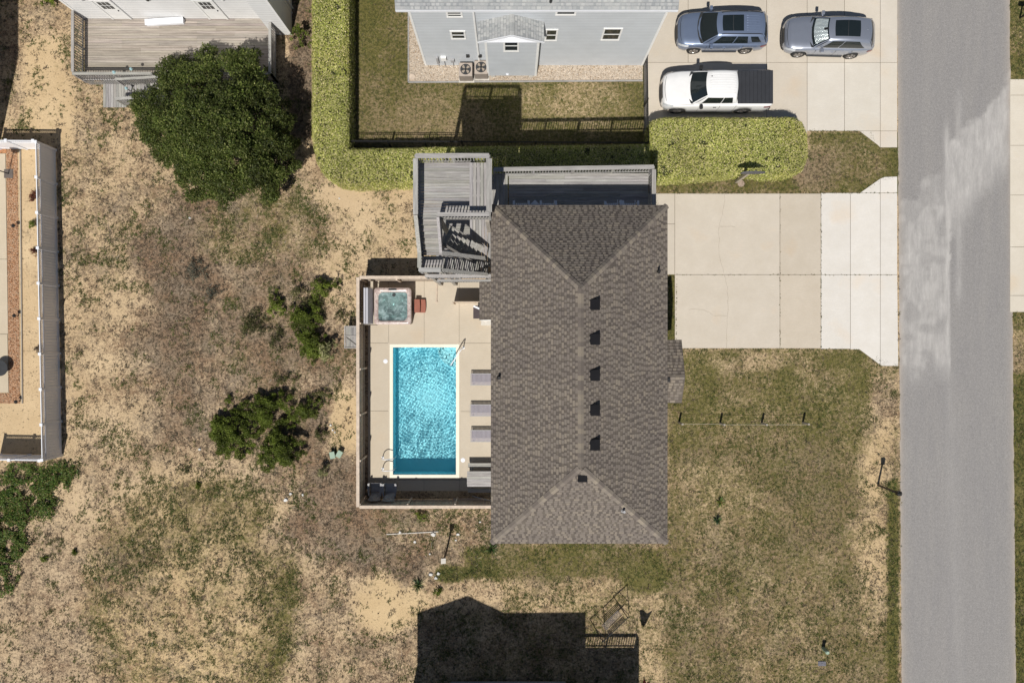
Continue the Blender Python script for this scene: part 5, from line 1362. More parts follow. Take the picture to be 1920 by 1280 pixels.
    for i in range(14):
        y0 = -w0 + 2 * w0 * i / 14; y1 = -w0 + 2 * w0 * (i + 1) / 14
        bx_ = lambda y: -hx - 0.045 + 0.35 * (abs(y) / w0) ** 3 * 0.3
        q.add([(bx_(y0), y0, 0.26), (bx_(y1), y1, 0.26), (bx_(y1), y1, 0.42), (bx_(y0), y0, 0.42), (bx_(y0) + 0.12, y0, 0.26), (bx_(y1) + 0.12, y1, 0.26), (bx_(y1) + 0.12, y1, 0.42), (bx_(y0) + 0.12, y0, 0.42)], [(0, 1, 2, 3), (3, 2, 6, 7), (0, 4, 5, 1)])
    q.build('front_bumper', M['plastic_dark'], t)
    q = MB(); w1 = interp(wid, L - 0.03) * W / 2; q.box(hx - 0.08, hx + 0.05, -w1 * 0.95, w1 * 0.95, 0.34, 0.56); q.build('rear_bumper', cab.get('rb', M['plastic_dark']), t, bevel=0.03)
    for sg in (-0.45, 0.25):
        q = MB(); q.tube([front(sg, 0.03, 0.03), front(sg + 0.38, 0.10, 0.03)], 0.009, 5); q.build('wiper', M['black'], t)
    for sg in (1, -1):
        q = MB(); q.tube([(x_ - hx, sg * W * (0.27 + 0.05 * (x_ - 0.3)), interp(top, x_) + 0.006) for x_ in np.linspace(0.32, a - 0.12, 7)], 0.010, 5); q.build('hood_crease', pmat, t, smooth=True)
        q = MB(); q.tube([(x_ - hx, sg * (interp(wid, x_) * W / 2 * 0.905), interp(top, x_) - 0.012) for x_ in np.linspace(0.5, a + 0.05, 8)], 0.006, 5); q.build('hood_seam', M['black'], t)
    # hood shut line
    q = MB(); q.tube([(0.10 - hx + 0.20 * (yy / (W / 2)) ** 2, yy, interp(top, 0.16) + 0.012) for yy in np.linspace(-W * 0.36, W * 0.36, 11)], 0.012, 5); q.build('hood_edge', M['black'], t)
    if extras: extras(t, hx, zb_, body)
    return t

blue = paint('blue_grey_paint', (0.19, 0.24, 0.35), 0.45, 0.33); silver = paint('silver_paint', (0.36, 0.39, 0.46), 0.6, 0.30); white = paint('white_paint', (0.80, 0.80, 0.80), 0.0, 0.3)
suv_top = [(0, 0.74), (0.08, 0.86), (0.25, 0.97), (0.8, 1.06), (1.35, 1.12), (3.6, 1.14), (4.75, 1.14), (4.9, 1.06), (4.98, 0.9)]
suv_wid = [(0, 0.60), (0.06, 0.74), (0.18, 0.85), (0.4, 0.94), (0.8, 0.99), (1.6, 1.0), (3.6, 1.0), (4.3, 0.985), (4.7, 0.93), (4.88, 0.85), (4.98, 0.72)]
vehicle('parked_suv', 'blue grey sport utility vehicle with dark sunroof, parked left of the silver one', 'car', 11.72, 17.28, 0.0, 4.98, 1.96, suv_top, suv_wid, (0.98, 3.88),
        dict(x=(1.33, 4.78, 2.05, 4.45), zr=1.70, wb=0.88, wr=0.66, bow=0.20, fall=0.05, sun=(0.66, 0.10, 0.55), rails=M['black'], ribs=(0.60, 0.93, 7, 0.62), antx=0.0, ant=0.85,
             win=[(0.12, 0.44, 0.10, 0.42, 0.12, 0.88), (0.46, 0.70, 0.44, 0.66, 0.12, 0.88), (0.77, 0.93, 0.72, 0.88, 0.25, 0.86)], handles=(2.45, 3.4), seams=(1.55, 2.62, 3.55)), blue)
qtop = [(0, 0.66), (0.08, 0.80), (0.3, 0.92), (0.9, 1.02), (1.45, 1.08), (3.6, 1.12), (4.6, 1.12), (4.8, 1.04), (4.95, 0.86)]
qwid = [(0, 0.62), (0.06, 0.76), (0.2, 0.87), (0.45, 0.95), (0.8, 0.99), (1.6, 1.0), (3.5, 0.995), (4.2, 0.97), (4.6, 0.90), (4.84, 0.80), (4.95, 0.68)]
vehicle('parked_suv', 'silver sport utility vehicle with a foil sunshade in the windshield, nearest the road', 'car', 17.68, 17.03, radians(-1.6), 4.95, 1.96, qtop, qwid, (0.92, 3.87),
        dict(x=(1.50, 4.72, 2.20, 4.35), zr=1.66, wb=0.86, wr=0.63, bow=0.18, fall=0.09, rfall=0.05, sun=(0.70, 0.12, 0.72), shade=True, ant=0.90,
             win=[(0.10, 0.38, 0.10, 0.38, 0.12, 0.86), (0.40, 0.86, 0.40, 0.74, 0.12, 0.86)], handles=(2.5, 3.5), seams=(1.65, 2.75, 3.65)), silver)
ttop = [(0, 0.90), (0.08, 1.05), (0.25, 1.15), (0.9, 1.22), (1.5, 1.27), (2.0, 1.30), (3.9, 1.34), (4.0, 1.36), (5.92, 1.36), (5.97, 1.30)]
twid = [(0, 0.64), (0.08, 0.78), (0.25, 0.89), (0.6, 0.97), (1.0, 1.0), (5.7, 1.0), (5.9, 0.97), (5.97, 0.93)]
def bed(t, hx, zb_, body):
    q = MB(); x0 = 4.02 - hx; x1 = 5.95 - hx; wv = 0.88
    n = 9
    for i in range(n):
        a = x0 + (x1 - x0) * i / n; b = x0 + (x1 - x0) * (i + 1) / n
        q.box(a + 0.004, b - 0.004, -wv, wv, 1.39, 1.425)
    q.box(x0, x1, -wv - 0.03, wv + 0.03, 1.36, 1.40)
    q.build('bed_cover', mat('black_bed_cover', (0.028, 0.030, 0.036), 0.6, var=0.15), t, bevel=0.006)
    q = MB(); q.box(hx - 0.02, hx + 0.13, -0.90, 0.90, 0.42, 0.62); q.build('step_bumper', M['plastic_dark'], t, bevel=0.02)
    for sg in (1, -1):
        for wx in (0.92, 4.58):
            q = MB(); q.tube([(wx - hx + 0.46 * cos(s), sg * 0.985, 0.38 + 0.46 * sin(s)) for s in np.linspace(0, pi, 14)], 0.03, 6); q.build('wheel_arch_trim', M['black'], t)
vehicle('pickup_truck', 'white pickup truck with a black covered bed parked against the hedge', 'truck', 11.33, 13.93, 0.0, 5.97, 2.03, ttop, twid, (0.92, 4.58),
        dict(x=(1.62, 3.98, 2.30, 3.80), zr=1.93, wb=0.90, wr=0.70, bow=0.20, fall=0.04, ribs=(0.08, 0.95, 9, 0.75), ant=0.14, antx=0.55, antb=True, mirror=M['black'], handle=M['black'], taper=0,
             win=[(0.14, 0.60, 0.06, 0.58, 0.14, 0.84), (0.62, 0.90, 0.60, 0.88, 0.14, 0.84)], handles=(2.75,), seams=(2.0, 3.1, 3.98)), white, 0.41, extras=bed)

# ------------------------------------------------------------------ grey neighbour house
def grey_house():
    y0 = 15.67; x0 = P(797, 123)[0]; x1 = P(1205, 118)[0]; ez = 7.25
    t = thing('grey_house', 'pale blue grey two-storey house with grey shingle roof and a small gabled bump-out', 'house', ((x0 + x1) / 2, y0 + 4, 0))
    wq = MB(); wq.box(x0, x1, y0, y0 + 10, 0, ez - 0.02); wq.build('wall', M['siding_grey'], t)
    for x in (x0, x1 - 0.1): tr = MB(); tr.box(x - 0.006, x + 0.106, y0 - 0.02, y0 + 0.1, 0, ez - 0.05); tr.build('corner_trim', M['white_trim'], t)
    dsx = P(900, 120)[0]
    d = MB(); d.box(dsx - 0.06, dsx + 0.02, y0 - 0.07, y0, 0.1, ez - 0.1); d.build('downpipe', M['white_trim'], t)
    d = MB(); d.box(dsx + 0.025, dsx + 0.05, y0 - 0.03, y0, 0.1, ez - 0.1); d.build('pipe_seam', M['grey_plastic'], t)
    ex0_ = P(741, 20, ez)[0]; ex1_ = P(1272, 12, ez)[0]; ye = P(0, 19, ez)[1]
    ry = y0 + 5; rz = ez + (ry - ye) * 0.42
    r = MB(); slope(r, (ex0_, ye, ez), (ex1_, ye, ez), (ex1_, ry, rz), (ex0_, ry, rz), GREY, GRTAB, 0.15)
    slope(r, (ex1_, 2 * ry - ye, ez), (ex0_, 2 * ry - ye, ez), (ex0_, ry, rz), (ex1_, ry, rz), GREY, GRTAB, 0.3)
    rf = r.build('roof', M['shingle'], t)
    f = MB(); f.box(ex0_, ex1_, ye - 0.02, ye + 0.02, ez - 0.18, ez - 0.005); f.box(ex0_ + 0.02, ex1_ - 0.02, ye + 0.025, y0 - 0.005, ez - 0.10, ez - 0.07); f.build('gutter', M['white'], t)
    v = MB(); x, y = P(1033, 0, 7.6); v.cyl(x, y, 7.4, 7.85, 0.07, 10); v.build('vent_pipe', M['black'], rf)
    def W(pxa, pxb, pya, pyb, yw, **k):
        z1 = H * (1 - yw * PPM / (640 - pya)); z0 = H * (1 - yw * PPM / (640 - pyb))
        f1 = (1 - (z0 + z1) / 2 / H) / PPM
        window_on_y(t, (pxa - 960) * f1 + 0.08, (pxb - 960) * f1 - 0.08, z0 + 0.08, z1 - 0.08, yw, -1, **k)
    W(837, 867, 21, 32, y0); W(845, 873, 58, 73, y0); W(1042, 1080, 19, 28, y0, sash=False); W(1022, 1045, 55, 76, y0); W(1129, 1164, 53, 75, y0)
    # bump-out
    yb = 14.95; bx0 = P(916, 142, 0.3)[0]; bx1 = P(1004, 142, 0.3)[0]; be = 5.3; bp = 6.06; xm = (bx0 + bx1) / 2
    q = MB(); q.box(bx0, bx1, yb, y0 - 0.002, 0.35, be - 0.02)
    q.add([(bx0, yb, be - 0.02), (bx1, yb, be - 0.02), (xm, yb, bp - 0.06)], [(0, 1, 2)]); q.build('bump_out_wall', M['siding_grey'], t)
    for x in (bx0, bx1): q = MB(); q.box(x - 0.06, x + 0.06, yb - 0.02, yb + 0.06, 0.34, be - 0.1); q.build('bump_out_trim', M['white_trim'], t)
    ro = yb - 0.28; xl = P(896, 0, be)[0]; xr = P(1020, 0, be)[0]
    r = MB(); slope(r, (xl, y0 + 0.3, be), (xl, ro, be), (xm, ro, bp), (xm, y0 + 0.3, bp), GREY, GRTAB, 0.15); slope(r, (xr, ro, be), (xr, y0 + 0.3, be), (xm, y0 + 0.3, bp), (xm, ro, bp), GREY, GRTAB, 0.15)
    ridge_caps(r, (xm, ro, bp), (xm, y0, bp), Vector((-1, 0, -0.4)).normalized(), Vector((1, 0, -0.4)).normalized(), GRTAB, 0.13)
    r.build('bump_out_roof', M['shingle'], t)
    q = MB(); q.beam((xl, ro - 0.012, be - 0.05), (xm, ro - 0.012, bp - 0.05), 0.024, 0.13); q.beam((xm, ro - 0.014, bp - 0.05), (xr, ro - 0.014, be - 0.05), 0.024, 0.13); q.build('rake_board', M['white'], t)
    q = MB(); q.box(xl + 0.05, xr - 0.05, ro + 0.01, yb, be - 0.09, be - 0.06); q.build('eave_soffit', M['white'], t)
    W(944, 973, 75, 96, yb)
    for x in (bx0 + 0.25, bx1 - 0.25):
        q = MB(); q.box(x - 0.12, x + 0.12, yb + 0.02, yb + 0.26, 0, 0.35); q.build('footing', M['concrete_plain'], t)
    # meters and pipes
    for px, w_, z0_, z1_ in ((832, 0.3, 0.9, 1.3), (848, 0.2, 0.7, 1.0), (820, 0.12, 0.5, 1.3)):
        x = P(px, 0, 1)[0]; q = MB(); q.box(x - w_ / 2, x + w_ / 2, y0 - 0.14, y0, z0_, z1_); q.build('meter_box', M['grey_plastic'] if w_ < 0.3 else M['white_trim'], t, bevel=0.01)
        q = MB(); q.cyl(x, y0 - 0.06, 0.02, z0_, 0.02, 8); q.build('conduit', M['grey_plastic'], t)
    for px, py in ((877, 104), (900, 98)):
        z = 1.4; x = P(px, 0, z)[0]; q = MB(); q.box(x - 0.09, x + 0.09, y0 - 0.1, y0, z - 0.12, z + 0.1); q.build('disconnect_box', M['black'], t)
    q = MB(); q.box(P(951, 0)[0] - 0.05, P(951, 0)[0] + 0.08, yb - 0.06, yb, 0.55, 0.62); q.build('dryer_vent', M['white'], t)
    e = MB(); 
    for a, b in (((766, 155), (1205, 152)), ((766, 155), (766, 0))): pa = P(*a); pb = P(*b); e.beam((pa[0], pa[1], 0.03), (pb[0], pb[1], 0.03), 0.07, 0.08)
    tag(e.build('landscape_edging', M['wood_x']), 'weathered timber edging round the pebble bed of the grey house', 'edging')
grey_house()
def ac(px, py, label):
    x, y = P(px, py, 0.85); t = thing('air_conditioner', label, 'air conditioner', (x, y, 0)); s = 0.38
    b = MB(); b.box(x - s, x + s, y - s, y + s, 0.08, 0.82); b.build('cabinet', mat('ac_cabinet', (0.27, 0.23, 0.20), 0.6, var=0.1), t, bevel=0.03)
    b = MB(); b.box(x - s + 0.02, x + s - 0.02, y - s + 0.02, y + s - 0.02, 0.825, 0.84); tp = b.build('top_panel', mat('ac_top', (0.40, 0.34, 0.29), 0.5, var=0.1), t, bevel=0.006)
    b = MB(); b.cyl(x, y, 0.842, 0.846, 0.30, 28); fn = b.build('fan_well', M['plastic_dark'], t)
    b = MB()
    for k in range(4):
        a = k * pi / 2 + 0.4; b.add([(x, y, 0.852), (x + 0.25 * cos(a), y + 0.25 * sin(a), 0.850), (x + 0.26 * cos(a + 0.35), y + 0.26 * sin(a + 0.35), 0.850), (x + 0.22 * cos(a + 0.7), y + 0.22 * sin(a + 0.7), 0.850)], [(0, 1, 2, 3)])
    b.build('fan_blade', mat('fan_metal', (0.30, 0.25, 0.20), 0.5), fn)
    b = MB(); b.cyl(x, y, 0.852, 0.87, 0.07, 14); b.build('fan_motor', M['black'], fn)
    b = MB(); b.box(x - s - 0.06, x + s + 0.06, y - s - 0.06, y + s + 0.06, 0.0, 0.075); b.build('pad', M['concrete_plain'], t)
ac(873, 130, 'square tan air conditioning unit on the left against the grey house'); ac(902, 126, 'square tan air conditioning unit on the right beside the bump-out')

# white house with its deck
def white_house():
    z = 0.6; yw = 18.05; xl = P(157, 36, z)[0]; xc = -13.6; xe = -12.5; ye = 17.4
    t = thing('white_house', 'white sided house with two glazed doors onto a wooden deck', 'house', ((xl + xe) / 2, yw + 4, 0))
    q = MB(); q.box(xl, xc, yw, yw + 9, 0, 6.2); q.build('wall', M['siding_white'], t)
    q = MB(); q.box(xc + 0.002, xe, ye, yw + 9, 0, 6.2); q.build('side_wall', M['siding_white'], t)
    q = MB(); q.box(xl - 0.01, xl + 0.12, yw - 0.025, yw + 0.05, 0.6, 6.2); q.build('corner_trim', M['white_trim'], t); q = MB(); q.box(xe - 0.12, xe + 0.015, ye - 0.02, ye + 0.1, 0, 6.2); q.box(xe, xe + 0.03, ye + 1.2, ye + 1.28, 0, 6.2); q.build('corner_trim', M['white_trim'], t)
    for a in (212, 393):
        x = P(a, 34, z)[0]; door_on_y(t, x + 0.08, x + 0.98, z + 0.04, z + 2.1, yw, -1)
    for px in (150, 275, 415):
        x = P(px, 0, 2.9)[0]; q = MB(); q.box(x - 0.06, x + 0.06, yw - 0.12, yw, 2.75, 2.95); q.build('wall_lamp', M['black'] if px == 275 else M['white_trim'], t)
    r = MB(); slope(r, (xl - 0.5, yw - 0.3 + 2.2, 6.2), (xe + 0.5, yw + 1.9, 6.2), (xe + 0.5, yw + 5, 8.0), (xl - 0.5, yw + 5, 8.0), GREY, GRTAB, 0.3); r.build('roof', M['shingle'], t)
    p = MB(); p.tube([(xe + 0.06, ye + 1.5, 0), (xe + 0.06, ye + 1.5, 6)], 0.04, 8); p.build('drain_pipe', M['white'], t)
    # deck
    dx0 = P(136, 0, z + 1)[0]; dx1 = P(506, 0, z + 1)[0]; dy0 = P(0, 138, z + 1)[1]
    d = thing('wooden_deck', 'wide weathered deck in front of the white house, lattice round its base', 'deck', ((dx0 + dx1) / 2, (dy0 + yw) / 2, 0))
    q = MB(); boards(q, dx0 + 0.02, dx1 - 0.02, dy0 + 0.02, yw - 0.005, z, 'x', 0.14, seg=4.2); q.build('deck_boards', M['tan_x'], d)
    q = MB()
    for x in np.linspace(dx0 + 0.1, dx1 - 0.1, 8):
        for y in (dy0 + 0.15, yw - 0.3): q.box(x - 0.06, x + 0.06, y - 0.06, y + 0.06, 0, z - 0.05)
    q.build('deck_footing', M['wood_z'], d)
    xs_ = P(292, 0, z + 0.5)[0]
    railing(d, (dx0, dy0), (xs_, dy0), z, cap=0.15); railing(d, (dx0, dy0 + 0.1), (dx0, yw - 0.05), z, cap=0.15, m='wood_y'); railing(d, (dx1, dy0), (dx1, yw - 0.7), z, cap=0.15, m='wood_y'); railing(d, (xs_ + 1.6, dy0), (dx1, dy0), z, cap=0.15)
    q = MB(); lattice(q, (dx0, dy0 - 0.03), (xs_, dy0 - 0.03), 0.02, z + 0.02, 0.02, z + 0.02, 0.12); lattice(q, (xs_ + 1.6, dy0 - 0.03), (dx1, dy0 - 0.03), 0.02, z, 0.02, z, 0.12); q.build('lattice', M['wood_x'], d)
    # steps down to the left along the deck front
    yo = dy0 - 0.12; yi = dy0 - 1.20; xa = P(236, 0, 0.2)[0]; xb = xs_ + 0.9
    q = MB(); n = 4
    boards(q, P(196, 0)[0], xa, P(0, 203)[1], P(0, 152)[1], 0.14, 'y', 0.14); q.build('step_landing', M['wood_y'], d)
    q = MB()
    for i in range(n):
        x0 = xa + (xb - xa) * i / n; x1 = xa + (xb - xa) * (i + 1) / n; zz = 0.14 + (z - 0.14) * (i + 1) / n
        boards(q, x0, x1, yi, yo, zz, 'y', 0.13); q.box(x0 + 0.004, x0 + 0.03, yi, yo, zz - 0.13, zz - 0.04, tint(0.7, 0.8))
    q.build('steps', M['wood_y'], d)
    railing(d, (xa - 0.1, yi), (xb, yi), 0.14, z, h=0.95, cap=0.15); railing(d, (xa - 0.1, yo), (xb - 0.6, yo), 0.14, z - 0.1, h=0.95, cap=0.13)
    q = MB(); lattice(q, (xa - 0.1, yi - 0.03), (xb, yi - 0.03), 0.02, 0.9, 0.02, 1.4, 0.12); q.build('step_lattice', M['wood_x'], d)
    # solar lights on the rails
    sm = mat('solar_cap', (0.45, 0.68, 0.72), 0.15, metal=0.3, var=0.2)
    for i, (px, py, zz, lb) in enumerate(((214, 136, z + 1.0, 'small pale blue solar light on the deck rail, left one'), (246, 130, z + 0.9, 'small pale blue solar light on the deck rail, right one'), (237, 166, 0.75, 'bluish round solar light by the steps'))):
        x, y = P(px, py, zz); l = thing('solar_light', lb, 'light', (x, y, zz), 0, 'solar lights on the deck')
        q = MB(); q.cyl(x, y, zz + 0.02, zz + 0.10, 0.09, 12, r2=0.05); q.build('cap', sm, l)
        q = MB(); q.cyl(x, y, zz - (0.55 if i == 2 else 0.0), zz + 0.02, 0.03, 8); q.build('stake', M['steel'], l)
    x0, y1 = P(273, 37, z + 0.2); x1, y0 = P(343, 47, z + 0.2)
    b = thing('storage_bench', 'long white bench box lying on the deck by the wall', 'bench', ((x0 + x1) / 2, (y0 + y1) / 2, z))
    q = MB(); q.add([(x0, y0, z), (x1, y0 + 0.12, z), (x1, y1 + 0.1, z), (x0, y1 - 0.05, z), (x0, y0, z + 0.22), (x1, y0 + 0.12, z + 0.22), (x1, y1 + 0.1, z + 0.22), (x0, y1 - 0.05, z + 0.22)], [(3, 2, 1, 0), (4, 5, 6, 7), (0, 1, 5, 4), (1, 2, 6, 5), (2, 3, 7, 6), (3, 0, 4, 7)]); q.build('box', M['white'], b, bevel=0.01)
    q = MB(); q.beam((x0 - 0.02, (y0 + y1) / 2 - 0.02, z + 0.24), (x1 + 0.02, (y0 + y1) / 2 + 0.11, z + 0.24), y1 - y0 + 0.04, 0.03); q.build('lid', M['white'], b)
white_house()

# houses whose shadows fall into the picture
def off_houses():
    x0 = (783 - 960) / PPM; 
    kx = 0.6848 * sin(SUN_AZ); ky = 0.6848 * cos(SUN_AZ); yf = -20.45
    def back(px, py, y=yf):      # point at y=yf whose shadow falls on px,py
        sx, sy = P(px, py); z = (sy - y) / ky; return sx - kx * z, z
    t = thing('gabled_house', 'house beyond the bottom edge whose gabled shadow falls on the lot', 'house', (-1, -24, 0))
    L_ = back(783, 1148); Pk = back(877, 1116); R1 = back(945, 1148); R2 = back(1098, 1147)
    q = MB(); f = [(L_[0], 0), (L_[0], L_[1]), (Pk[0], Pk[1]), (R1[0], R1[1]), (R2[0], R2[1]), (R2[0], 0)]
    fw = [(x + 0.6 if i < 2 else x, z - (0.12 if z > 0 else 0) + (0.2 if i == 1 else 0)) for i, (x, z) in enumerate(f)]; n = len(fw); q.add([(x, yf - 0.05, z) for x, z in fw] + [(x, yf - 9, z) for x, z in fw], [tuple(range(n))[::-1], tuple(range(n, 2 * n))] + [(k, (k + 1) % n, n + (k + 1) % n, n + k) for k in range(n)])
    q.build('wall', M['siding_house'], t)
    q = MB()
    for a, b in ((f[1], f[2]), (f[2], f[3]), (f[3], f[4])):
        q.add([(a[0], yf, a[1] + 0.01), (b[0], yf, b[1] + 0.01), (b[0], yf - 9, b[1] + 0.01), (a[0], yf - 9, a[1] + 0.01), (a[0], yf, a[1] - 0.09), (b[0], yf, b[1] - 0.09), (b[0], yf - 9, b[1] - 0.09), (a[0], yf - 9, a[1] - 0.09)], [(0, 1, 2, 3), (7, 6, 5, 4), (0, 4, 5, 1)], (0.3, 0.28, 0.25))
    q.build('roof', M['shingle'], t)
    for x in (-4, -1, 1.5): window_on_y(t, x - 0.5, x + 0.5, 1.2, 2.6, yf, 1)
    # its side deck
    yd = -19.9; a = back(1098, 1212, yd); b = back(1195, 1190, yd); zf = b[1] - 1.0
    d = thing('side_deck', 'raised wooden deck of the house at the bottom edge', 'deck', ((a[0] + b[0]) / 2, yd - 1, 0))
    q = MB(); boards(q, R2[0] + 0.02, b[0], yd - 4, yd - 0.02, zf, 'x'); q.box(R2[0] + 0.02, b[0], yd - 0.06, yd - 0.03, 0.1, zf - 0.04); q.build('deck_boards', M['wood_x'], d)
    railing(d, (R2[0] + 0.05, yd), (b[0], yd), zf, h=1.0); railing(d, (b[0], yd - 0.1), (b[0], yd - 4), zf, m='wood_y')
    q = MB()
    for x in (R2[0] + 0.2, b[0] - 0.1): q.box(x - 0.08, x + 0.08, yd - 0.3, yd - 0.14, 0, zf - 0.05)
    q.build('post', M['wood_z'], d)
    # low platform at the picture's lower edge
    pd = thing('ground_platform', 'low grey wooden walkway in the shadow at the bottom edge', 'walkway', (P(950, 1280)[0], P(950, 1280)[1], 0))
    q = MB(); boards(q, P(846, 0)[0], P(1060, 0)[0], -20.3, P(0, 1273)[1], 0.25, 'x'); q.build('boards', M['wood_x'], pd)
    # flag on the deck corner
    z = 3.0; x, y = P(1211, 1279, z)
    fl = thing('flag', 'dark red flag on a thin slanted pole at the bottom edge', 'flag', (b[0], yd, zf))
    q = MB(); q.tube([(b[0], yd, zf + 0.6), (x - 0.35, y + 0.25, z + 0.55)], 0.014, 6); q.build('pole', M['wood_z'], fl)
    q = MB()
    def ff(u, v): return (x - 0.30 + 0.25 * v + (0.75 - 0.55 * v) * u, y + 0.20 - 0.2 * v - 0.15 * u + 0.07 * sin(u * 8), z + 0.55 - 0.95 * v + 0.15 * u + 0.05 * sin(u * 7 + v * 3))
    q.grid(ff, np.linspace(0, 1, 12), np.linspace(0, 1, 8)); q.build('cloth', mat('red_cloth', (0.16, 0.008, 0.015), 0.8, var=0.3), fl, smooth=True)
    # house beyond the left edge
    h2 = thing('tall_house', 'tall house beyond the left edge that shades the top left corner', 'house', (-33, 14, 0))
    q = MB(); q.box(-38, -29.35, 10.0, 25, 0, 9.2); q.box(-38, -29.3, 16.2, 25, 9.202, 10.4); q.build('wall', M['siding_white'], h2)
    q = MB(); slope(q, (-38.2, 9.7, 10.42), (-29.2, 16.0, 10.42), (-29.2, 25, 10.43), (-38.2, 25, 10.43), GREY, GRTAB, 0.4); q.build('roof', M['shingle'], h2)
off_houses()

# ------------------------------------------------------------------ fences
def board_fence():
    h = 1.75
    x0 = P(671, 0, h)[0]; yt = P(0, 520, h)[1]; yb = P(0, 950, h)[1]; x1 = ex0 + 0.42; xt = P(812, 0, h)[0]
    t = thing('wooden_fence', 'tan wooden board fence around the pool yard', 'fence', ((x0 + x1) / 2, (yt + yb) / 2, 0))
    def run(a, b, ins):
        a = Vector((a[0], a[1], 0)); b = Vector((b[0], b[1], 0)); L = (b - a).length; d = (b - a) / L; n = int(L / 0.15); nn = Vector((ins[0], ins[1], 0))
        q = MB()
        for i in range(n):
            s = a + d * (L * i / n); e = a + d * (L * (i + 1) / n - 0.006); hh = h - 0.04 + R.uniform(-0.004, 0.004)
            q.beam(s + Vector((0, 0, hh / 2 + 0.02)), e + Vector((0, 0, hh / 2 + 0.02)), 0.02, hh - 0.02, tint(0.85, 1.12))
        q.build('board_panel', M['fence_wood'], t)
        q = MB(); q.beam(a + Vector((0, 0, h)), b + Vector((0, 0, h)), 0.17, 0.035); q.build('cap_rail', M['fence_cap'], t)
        for z in (0.35, 1.45):
            q = MB(); q.beam(a + nn * 0.04 + Vector((0, 0, z)), b + nn * 0.04 + Vector((0, 0, z)), 0.04, 0.09, tint(0.9, 1.1)); q.build('rail', M['fence_wood'], t)
        k = int(round(L / 2.4))
        for i in range(k + 1):
            p = a.lerp(b, i / k) + nn * 0.105; q = MB(); q.box(p.x - 0.045, p.x + 0.045, p.y - 0.045, p.y + 0.045, 0, h - 0.03); q.build('post', M['fence_cap'], t)
    run((x0, yb), (x0, yt), (1, 0)); run((x0 + 0.1, yt), (xt, yt), (0, -1)); run((x0 + 0.1, yb), (x1, yb), (0, 1))
    q = MB(); q.beam((xt + 0.05, yt, 1.35), (-1.3, yt, 1.35), 0.05, 0.9, (0.95, 0.95, 0.95)) if False else None
board_fence()

def metal_fence(pts, label, h=1.25, name='metal_fence'):
    P3 = [P(*p) for p in pts]; t = thing(name, label, 'fence', (P3[0][0], P3[0][1], 0))
    for i in range(len(P3) - 1):
        a = Vector((*P3[i], 0)); b = Vector((*P3[i + 1], 0)); L = (b - a).length; q = MB()
        for z in (0.12, h - 0.15, h): q.beam(a + Vector((0, 0, z)), b + Vector((0, 0, z)), 0.025, 0.035)
        n = int(L / 0.11)
        for k in range(n + 1): p = a.lerp(b, k / n); q.beam(p + Vector((0, 0, 0.05)), p + Vector((0, 0, h)), 0.016, 0.016, up=(1, 0, 0))
        q.build('picket_panel', M['black'], t)
        k = max(1, int(L / 1.9))
        for j in range(k + 1):
            p = a.lerp(b, j / k); q = MB(); q.box(p.x - 0.03, p.x + 0.03, p.y - 0.03, p.y + 0.03, 0, h + 0.06); q.build('post', M['black'], t)
metal_fence([(1206, 122), (1208, 278)], 'short run of black metal picket fence from the grey house to the hedge')
metal_fence([(664, -40), (666, 276), (1206, 279)], 'long black metal picket fence in the shadow of the hedge around the back yard')

def vinyl(a, b, label, ins, ext=()):
    h = 1.65; A = Vector((*P(*a, h), 0)); B = Vector((*P(*b, h), 0)); L = (B - A).length; d = (B - A) / L; k = max(1, int(round(L / 1.83)))
    t = thing('vinyl_fence', label, 'fence', (A.x, A.y, 0)); nn = Vector((-d.y, d.x, 0))
    for i in range(k + 1):
        p = A.lerp(B, i / k); q = MB(); q.box(p.x - 0.065, p.x + 0.065, p.y - 0.065, p.y + 0.065, 0, h + 0.02)
        q.box(p.x - 0.08, p.x + 0.08, p.y - 0.08, p.y + 0.08, h + 0.02, h + 0.05); q.build('post', M['white'], t, bevel=0.008)
    for i in range(k):
        p = A.lerp(B, i / k) + d * 0.07; e = A.lerp(B, (i + 1) / k) - d * 0.07; q = MB(); pl = (e - p).length
        n = int(pl / 0.15)
        for j in range(n):
            s = p + d * (pl * j / n + 0.003); f = p + d * (pl * (j + 1) / n - 0.003); q.beam(s + Vector((0, 0, 0.70)), f + Vector((0, 0, 0.70)), 0.022, 1.14)
        for z, hh in ((0.12, 0.12), (1.30, 0.09), (h - 0.03, 0.08)): q.beam(p + Vector((0, 0, z)), e + Vector((0, 0, z)), 0.045, hh)
        q.build('panel', M['white'], t)
        q = MB(); lattice(q, (p.x, p.y), (e.x, e.y), 1.335, h - 0.06, 1.335, h - 0.06, 0.12, 0.03); q.build('lattice_top', M['white'], t)
vinyl((67, 266), (79, 862), 'white vinyl privacy fence with lattice top, the long side facing the empty lot', None)
vinyl((-40, 263), (62, 264), 'white vinyl privacy fence with lattice top along the far end of the sandy yard', None)
vinyl((-40, 861), (74, 863), 'white vinyl privacy fence with lattice top along the near end beside the green vines', None)

